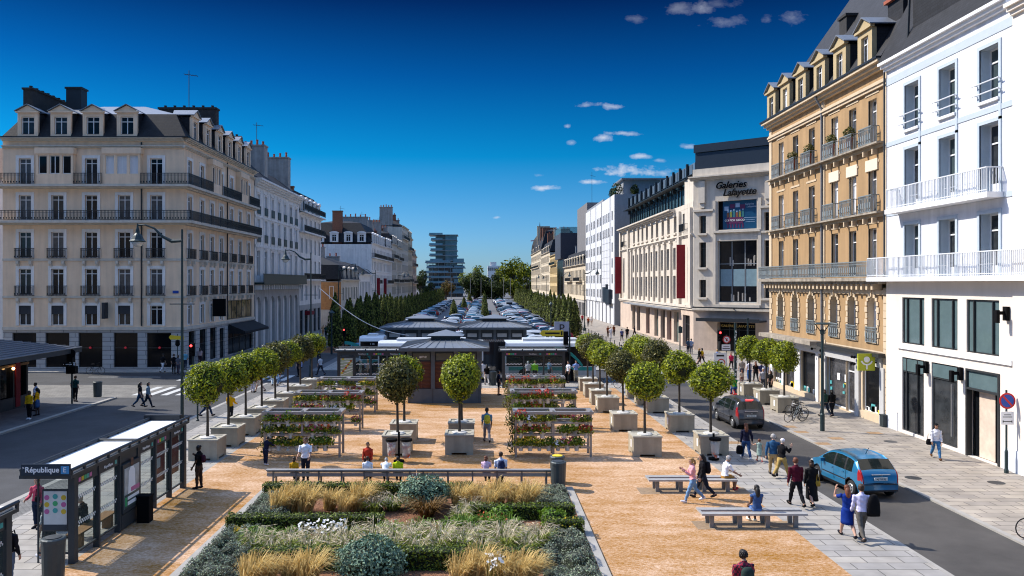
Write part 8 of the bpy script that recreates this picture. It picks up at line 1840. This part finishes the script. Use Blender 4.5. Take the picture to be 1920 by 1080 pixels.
P('person in a green coat half hidden by the dish topped lamp post', 1547, 782, 20, '#27423a', '#1c2430', hair=('brown', 'bob'), pose='walk', fem=True, sleeve=1, h=1.7); P('woman in black with black tights before the optician window', 1560, 781, -4, '#0e0e10', '#15181f', hair=('black', 'bob'), pose='walk', ph=-1, fem=True, sleeve=1, h=1.66)
cy = G(1376, 752); bicycle('red wheeled bicycle ridden by the cyclist in green', (cy.x, cy.y - .5, -.06), R(90), 'red', 'red'); P('cyclist in a green shirt and green helmet on the red wheeled bicycle', 0, 0, 0, '#13803c', '#2a4a86', hair=('brown', 'short'), pose='sit', legs='trousers', hat='#17a050', at=(cy.x, cy.y - .2), z=.42, lean=22, arms=((62, 8, 10), (62, 8, 10)), h=1.7)
for i, (px, py, f, tp, bt, hr, kw, lb) in enumerate((
    (1391, 712, 0, '#9a9084', '#4a4e56', ('brown', 'short'), {}, 'man in a beige shirt with a strap among the group by the right planters'),
    (1391, 722, 0, '#b8a898', '#7a5a50', ('auburn', 'long'), {'h': 1.2, 'fem': True}, 'child with reddish hair in the group by the right planters'),
    (1405, 714, 10, '#dcdce8', '#3c5f94', ('brown', 'bob'), {'fem': True}, 'woman in a pale top and blue jeans by the right planters'),
    (1417, 716, -5, '#141416', '#1a1c22', ('auburn', 'long'), {'fem': True, 'pose': 'walk'}, 'auburn haired woman in black by the right planters'),
    (1428, 717, -8, '#23284c', '#c4a08c', ('black', 'bun'), {'fem': True, 'legs': 'shorts', 'pose': 'walk'}, 'woman in a navy top with bare legs by the right planters'),
    (1436, 722, 0, '#8a8fa4', '#30343c', ('brown', 'short'), {}, 'man in a grey blue shirt at the right of the planter group'),
    (1431, 735, 170, '#a0a0a8', '#4a4c54', ('white', 'short'), {}, 'white haired man in grey by the middle ochre side planter'),
    (1445, 738, 120, '#101012', '#101012', ('black', 'long'), {'fem': True}, 'black clad woman with long hair by the nearest ochre side planter'),
    (1371, 694, 178, '#c02a50', '#1c1c22', ('auburn', 'long'), {'fem': True, 'pose': 'walk'}, 'woman in a pink and white top before the department store entrance'),
    (1311, 684, -70, '#101010', '#1a1a1a', ('blond', 'tail'), {'fem': True, 'pose': 'walk', 'legs': 'mini'}, 'woman in a black dress walking past the department store corner'),
    (1316, 684, -70, '#c89a10', '#14141a', ('black', 'bun'), {'fem': True, 'pose': 'walk', 'ph': -1}, 'woman in a yellow top walking past the department store corner'),
    (1345, 690, 10, '#2f6ac0', '#20242c', ('blond', 'short'), {}, 'person in a bright blue top beside the traffic light'),
    (1358, 712, 15, '#141418', '#15151a', ('black', 'short'), {}, 'dark clothed person behind the white zone sign'),
    (1290, 664, 30, '#3a4a5c', '#2a2c34', ('brown', 'short'), {}, 'man in slate blue at the department store side windows'), (1296, 664, -20, '#8a97b0', '#5f6470', ('black', 'short'), {}, 'man in pale blue at the department store side windows'),
    (1166, 640, 0, '#4a4f78', '#20222c', ('brown', 'short'), {'pose': 'walk'}, 'person in blue walking away on the store pavement'), (1176, 636, 0, '#141416', '#1a1a20', ('black', 'short'), {}, 'person in black near the store pavement bollards'), (1190, 632, 60, '#1c2230', '#1a1a20', ('brown', 'short'), {'pose': 'walk'}, 'dark figure beside the first store window'),
    (1140, 632, 180, '#8a4a2a', '#3a2a24', ('auburn', 'long'), {'fem': True}, 'woman in rust brown in the group outside the modern block'), (1145, 636, 170, '#e0e0e4', '#d8d8dc', ('brown', 'short'), {}, 'person all in white in the group outside the modern block'), (1151, 630, 190, '#6a3418', '#1c1814', ('brown', 'long'), {'fem': True}, 'woman in dark brown in the group outside the modern block'),
    (1103, 612, 170, '#a84a28', '#3a3030', ('brown', 'short'), {}, 'person in orange far along the right pavement'), (1109, 611, 160, '#e4dcd4', '#c8b8a8', ('blond', 'short'), {}, 'pale dressed person far along the right pavement'), (1092, 606, 0, '#b02838', '#20242c', ('brown', 'short'), {}, 'person in red far along the right pavement'),
    (1066, 718, 120, '#d8dce8', '#15171c', ('black', 'short'), {}, 'man in a white shirt and dark vest at the traffic mast'), (1080, 716, 180, '#7f9ad0', '#a09884', ('black', 'short'), {'arms': ((20, 4, 95), (18, 4, 95))}, 'man in a light blue shirt and khaki trousers looking at his phone'),
    (935, 741, -85, '#1a2038', '#15171f', ('black', 'short'), {'legs': 'shorts', 'skin': 'tan'}, 'man in a navy tee and dark shorts beside the kiosk bin'), (913, 722, 10, '#0f0f12', '#b8b4b0', ('black', 'long'), {'fem': True, 'pose': 'walk'}, 'woman in black just behind the kiosk corner'), (905, 716, 20, '#e4e0e2', '#d8d0cc', ('black', 'short'), {'pose': 'walk'}, 'person in white peeking past the kiosk corner'),
    (676, 712, 100, '#8a9a84', '#b8b4ac', ('white', 'bob'), {'fem': True}, 'white haired woman in pale green inside the map shelter'), (690, 712, 120, '#b89a80', '#5a4a42', ('blond', 'bob'), {'fem': True}, 'fair haired woman in beige inside the map shelter'),
    (1003, 716, 170, '#9cf01e', '#20242c', ('black', 'short'), {'sleeve': 1}, 'man in a bright yellow green safety jacket in the right shelter'), (990, 716, 0, '#e0dce4', '#30303a', ('grey', 'bob'), {'fem': True}, 'grey haired person in white in the right shelter'), (1030, 714, -60, '#5a84a8', '#2a2e38', ('brown', 'short'), {}, 'man in pale blue standing in the right shelter'),
    (601, 704, 60, '#d6d6da', '#3a3e48', ('black', 'short'), {'pose': 'walk'}, 'man in a white shirt with a pale sack behind the left rear rack'), (560, 706, 150, '#1c1424', '#16161c', ('black', 'long'), {'fem': True}, 'dark haired woman in plum at the left rear planter'), (523, 722, 160, '#5a7a9a', '#6a8ab0', ('brown', 'short'), {'pose': 'walk'}, 'person in light blue jeans behind the left planter row'), (512, 724, 20, '#d8e0e0', '#c0ccd0', ('brown', 'short'), {'pose': 'walk', 'ph': -1}, 'pale dressed person behind the left planter row'), (487, 735, 70, '#b01c2c', '#d8c8b8', ('black', 'bob'), {'fem': True, 'pose': 'walk', 'legs': 'shorts'}, 'woman in a red top and pale shorts behind the left planter row'), (474, 736, 0, '#b08088', '#d8ccd0', ('brown', 'long'), {'fem': True}, 'person in dusty pink behind the left planter row'), (564, 690, 0, '#7f98e0', '#a8b4e0', ('brown', 'short'), {}, 'person in a pale blue print shirt at the left crossing'), (598, 680, 40, '#5cc0f0', '#2a3444', ('brown', 'short'), {'arms': ((80, 30, 20), (60, 20, 40))}, 'man in a sky blue tee at the left crossing'),
    (388, 781, -70, '#2a3c60', '#243650', ('brown', 'short'), {'pose': 'walk'}, 'walker in dark blue behind the nearest left ball tree'), (262, 764, -80, '#15171f', '#26405a', ('black', 'long'), {'fem': True, 'pose': 'walk'}, 'long haired woman in black and jeans crossing the left road'), (277, 764, -80, '#6f8494', '#1f2a38', ('black', 'bob'), {'fem': True, 'pose': 'walk', 'ph': -1, 'sleeve': .9}, 'woman in a grey blue jacket crossing the left road'),
    (55, 786, 175, '#e0a818', '#131318', ('black', 'bob'), {'fem': True, 'sleeve': .9, 'skin': 'dark', 'shoes': '#dcdce0'}, 'woman in a yellow jacket with black trousers before the cafe pavilion'), (70, 779, 100, '#e0a010', '#3c5c88', ('black', 'long'), {'fem': True, 'sleeve': .9, 'skin': 'dark', 'legs': 'skirt'}, 'woman in a yellow jacket and blue skirt before the cafe pavilion'), (67, 770, 100, '#c4cce8', '#2a2c38', ('black', 'short'), {}, 'man in a pale shirt and glasses before the pavilion menu board'), (141, 753, 0, '#1d4a4a', '#15171c', ('brown', 'short'), {'arms': ((-25, 8, 50), (-25, 8, 50))}, 'man in a teal tee with his hands behind his back'),
    (305, 699, -20, '#121216', '#d8d4d4', ('black', 'short'), {'pose': 'walk'}, 'person in black with white trousers before the corner cafe'), (326, 701, 10, '#14161c', '#1a1c22', ('brown', 'short'), {}, 'man in black under the yellow direction arrow'), (334, 702, -10, '#5a5c68', '#4a4450', ('brown', 'bob'), {'fem': True}, 'woman in grey beside the man in black at the corner cafe'), (347, 694, 0, '#6aa8c0', '#2a3444', ('grey', 'short'), {}, 'person in pale blue at the corner building pillar'), (375, 684, 20, '#c0a8a8', '#3a2a34', ('brown', 'long'), {'fem': True}, 'woman in pale pink along the corner building side'), (415, 668, 0, '#26364a', '#1a2028', ('brown', 'short'), {}, 'man in dark blue at the corner building doorway'), (431, 664, 0, '#88b8f0', '#2a3038', ('brown', 'short'), {}, 'man in light blue at the corner building awning'), (606, 630, 180, '#d8a878', '#c08858', ('blond', 'long'), {'fem': True}, 'blond person in tan at the orange brick house corner'), (611, 632, 180, '#2a4a44', '#1a2424', ('brown', 'short'), {}, 'dark green figure at the orange brick house corner'))):
    kw = dict(kw); P(lb, px, py, f, tp, bt, kw.pop('skin', 'fair'), hr, pose=kw.pop('pose', 'stand'), fem=kw.get('fem', False), h=kw.pop('h', 1.68 if kw.get('fem') else 1.76), **{a: b for a, b in kw.items() if a != 'fem'})
p = P('man in grey trousers walking towards the kiosk across the sand', 913, 830, 4, '#5f88a8', '#7c7a80', 'brown', ('black', 'short'), pose='walk', h=1.8, sleeve=.5, shoes='#1a1a20'); bp('lime yellow backpack on the man crossing the sand', p, '#b9b73c')
p = P('man in a yellow jacket and blue cap beside the second left planter', 432, 792, -10, '#d8a010', '#1f2024', hair=('brown', 'crop'), h=1.74, sleeve=1, hat='#20356a', arms=((20, 4, 50), (10, 4, 20)))
p = P('woman in a pink cardigan waiting in front of the near bus shelter', 70, 990, 175, '#d0566a', '#1e2c44', hair=('blond', 'short'), fem=True, sleeve=1, h=1.66, shoes='#2a2a30', arms=((12, 10, 60), (6, 12, 30))); bag('small dark bag of the woman in the pink cardigan', p, (-.06, .09, .60), (.09, .05, .1), '#15151c', 'handbag')
P('woman stepping out behind the route panel of the near shelter', 92, 1048, 60, '#d8d4d0', '#2c2e34', hair=('brown', 'long'), pose='walk', fem=True, legs='mini', h=1.68, shoes='#c8c8d0')
p = P('woman in black with a bun looking at her phone behind the near shelter', 373, 916, 80, '#101012', '#3a2c26', 'dark', ('black', 'bun'), fem=True, h=1.68, arms=((10, 4, 118), (6, 5, 25)), sleeve=.4); bp('small black and pink backpack on the woman with the bun', p, '#3a1828', (.11, .08, .15))
p = P('traveller in dark clothes at the lower left corner shelter', 0, 0, -10, '#1a1a22', '#5a6a80', hair=('brown', 'short'), at=(-12.4, 20.9), h=1.78, sleeve=1); bp('big black backpack on the traveller at the lower left corner', p, '#0e0e12', (.2, .14, .3))
P('person in dark patterned clothes seated inside the near shelter', 0, 0, 90, '#20242a', '#23262e', hair=('grey', 'short'), pose='sit', at=(-12.5, 25.2), sleeve=1, h=1.72, lean=14)
P('man in a white tee standing behind the left end of the long bench', 552, 905, 178, '#ececf4', '#1c2230', 'tan', ('brown', 'short'), h=1.78, at=(-7.15, 32.3), sleeve=.45, arms=((25, 6, 40), (22, 6, 40)), head=-15)
P('girl in yellow seated on the left end of the long bench', 0, 0, 0, '#b88a18', '#2a2c34', 'tan', ('brown', 'bob'), h=1.3, pose='sit', at=(-7.45, 31.6), fem=True)
P('child in navy bending over the front left flower rack', 0, 0, -20, '#141a30', '#1a2038', 'fair', ('black', 'short'), h=1.25, at=(-9.55, 35.2), sleeve=1, lean=20, arms=((40, 5, 40), (30, 5, 40)), shoes='#d8d4d8')
P('boy in a red shirt standing behind the long bench', 0, 0, 170, '#b03a28', '#30242a', 'tan', ('brown', 'short'), h=1.42, at=(-4.75, 33.1), sleeve=1)
P('boy in a white tee seated on the long bench', 0, 0, 0, '#dfe2ea', '#20242e', 'tan', ('brown', 'short'), h=1.35, pose='sit', at=(-4.55, 31.6), head=-30); P('boy in white bending forward on the long bench', 0, 0, 0, '#e4e8f0', '#20242e', 'tan', ('grey', 'crop'), h=1.4, pose='sit', at=(-3.85, 31.6), lean=42, arms=((50, 5, 40), (50, 5, 40))); P('boy in a lime tee seated on the long bench', 0, 0, 0, '#b8c818', '#3a3038', 'tan', ('black', 'short'), h=1.35, pose='sit', at=(-3.35, 31.6))
P('girl in pale pink with brown hair seated on the long bench', 0, 0, -10, '#d8b8d0', '#2a2c38', 'fair', ('auburn', 'bob'), h=1.4, pose='sit', at=(.13, 31.6), fem=True, arms=((40, 6, 80), (30, 5, 50))); p = P('man in a white tee seated at the right of the long bench', 0, 0, 5, '#d8dcec', '#1c2028', 'tan', ('brown', 'short'), pose='sit', at=(.72, 31.6), head=25, lean=5); bp('navy backpack on the man seated at the right of the long bench', p, '#232c4c', (.14, .09, .2))
P('cyclist in blue riding on the store pavement road', 0, 0, 0, '#3a4a88', '#20242c', hair=('black', 'short'), at=(14.2, 82), h=1.75, pose='walk')
finish_people()
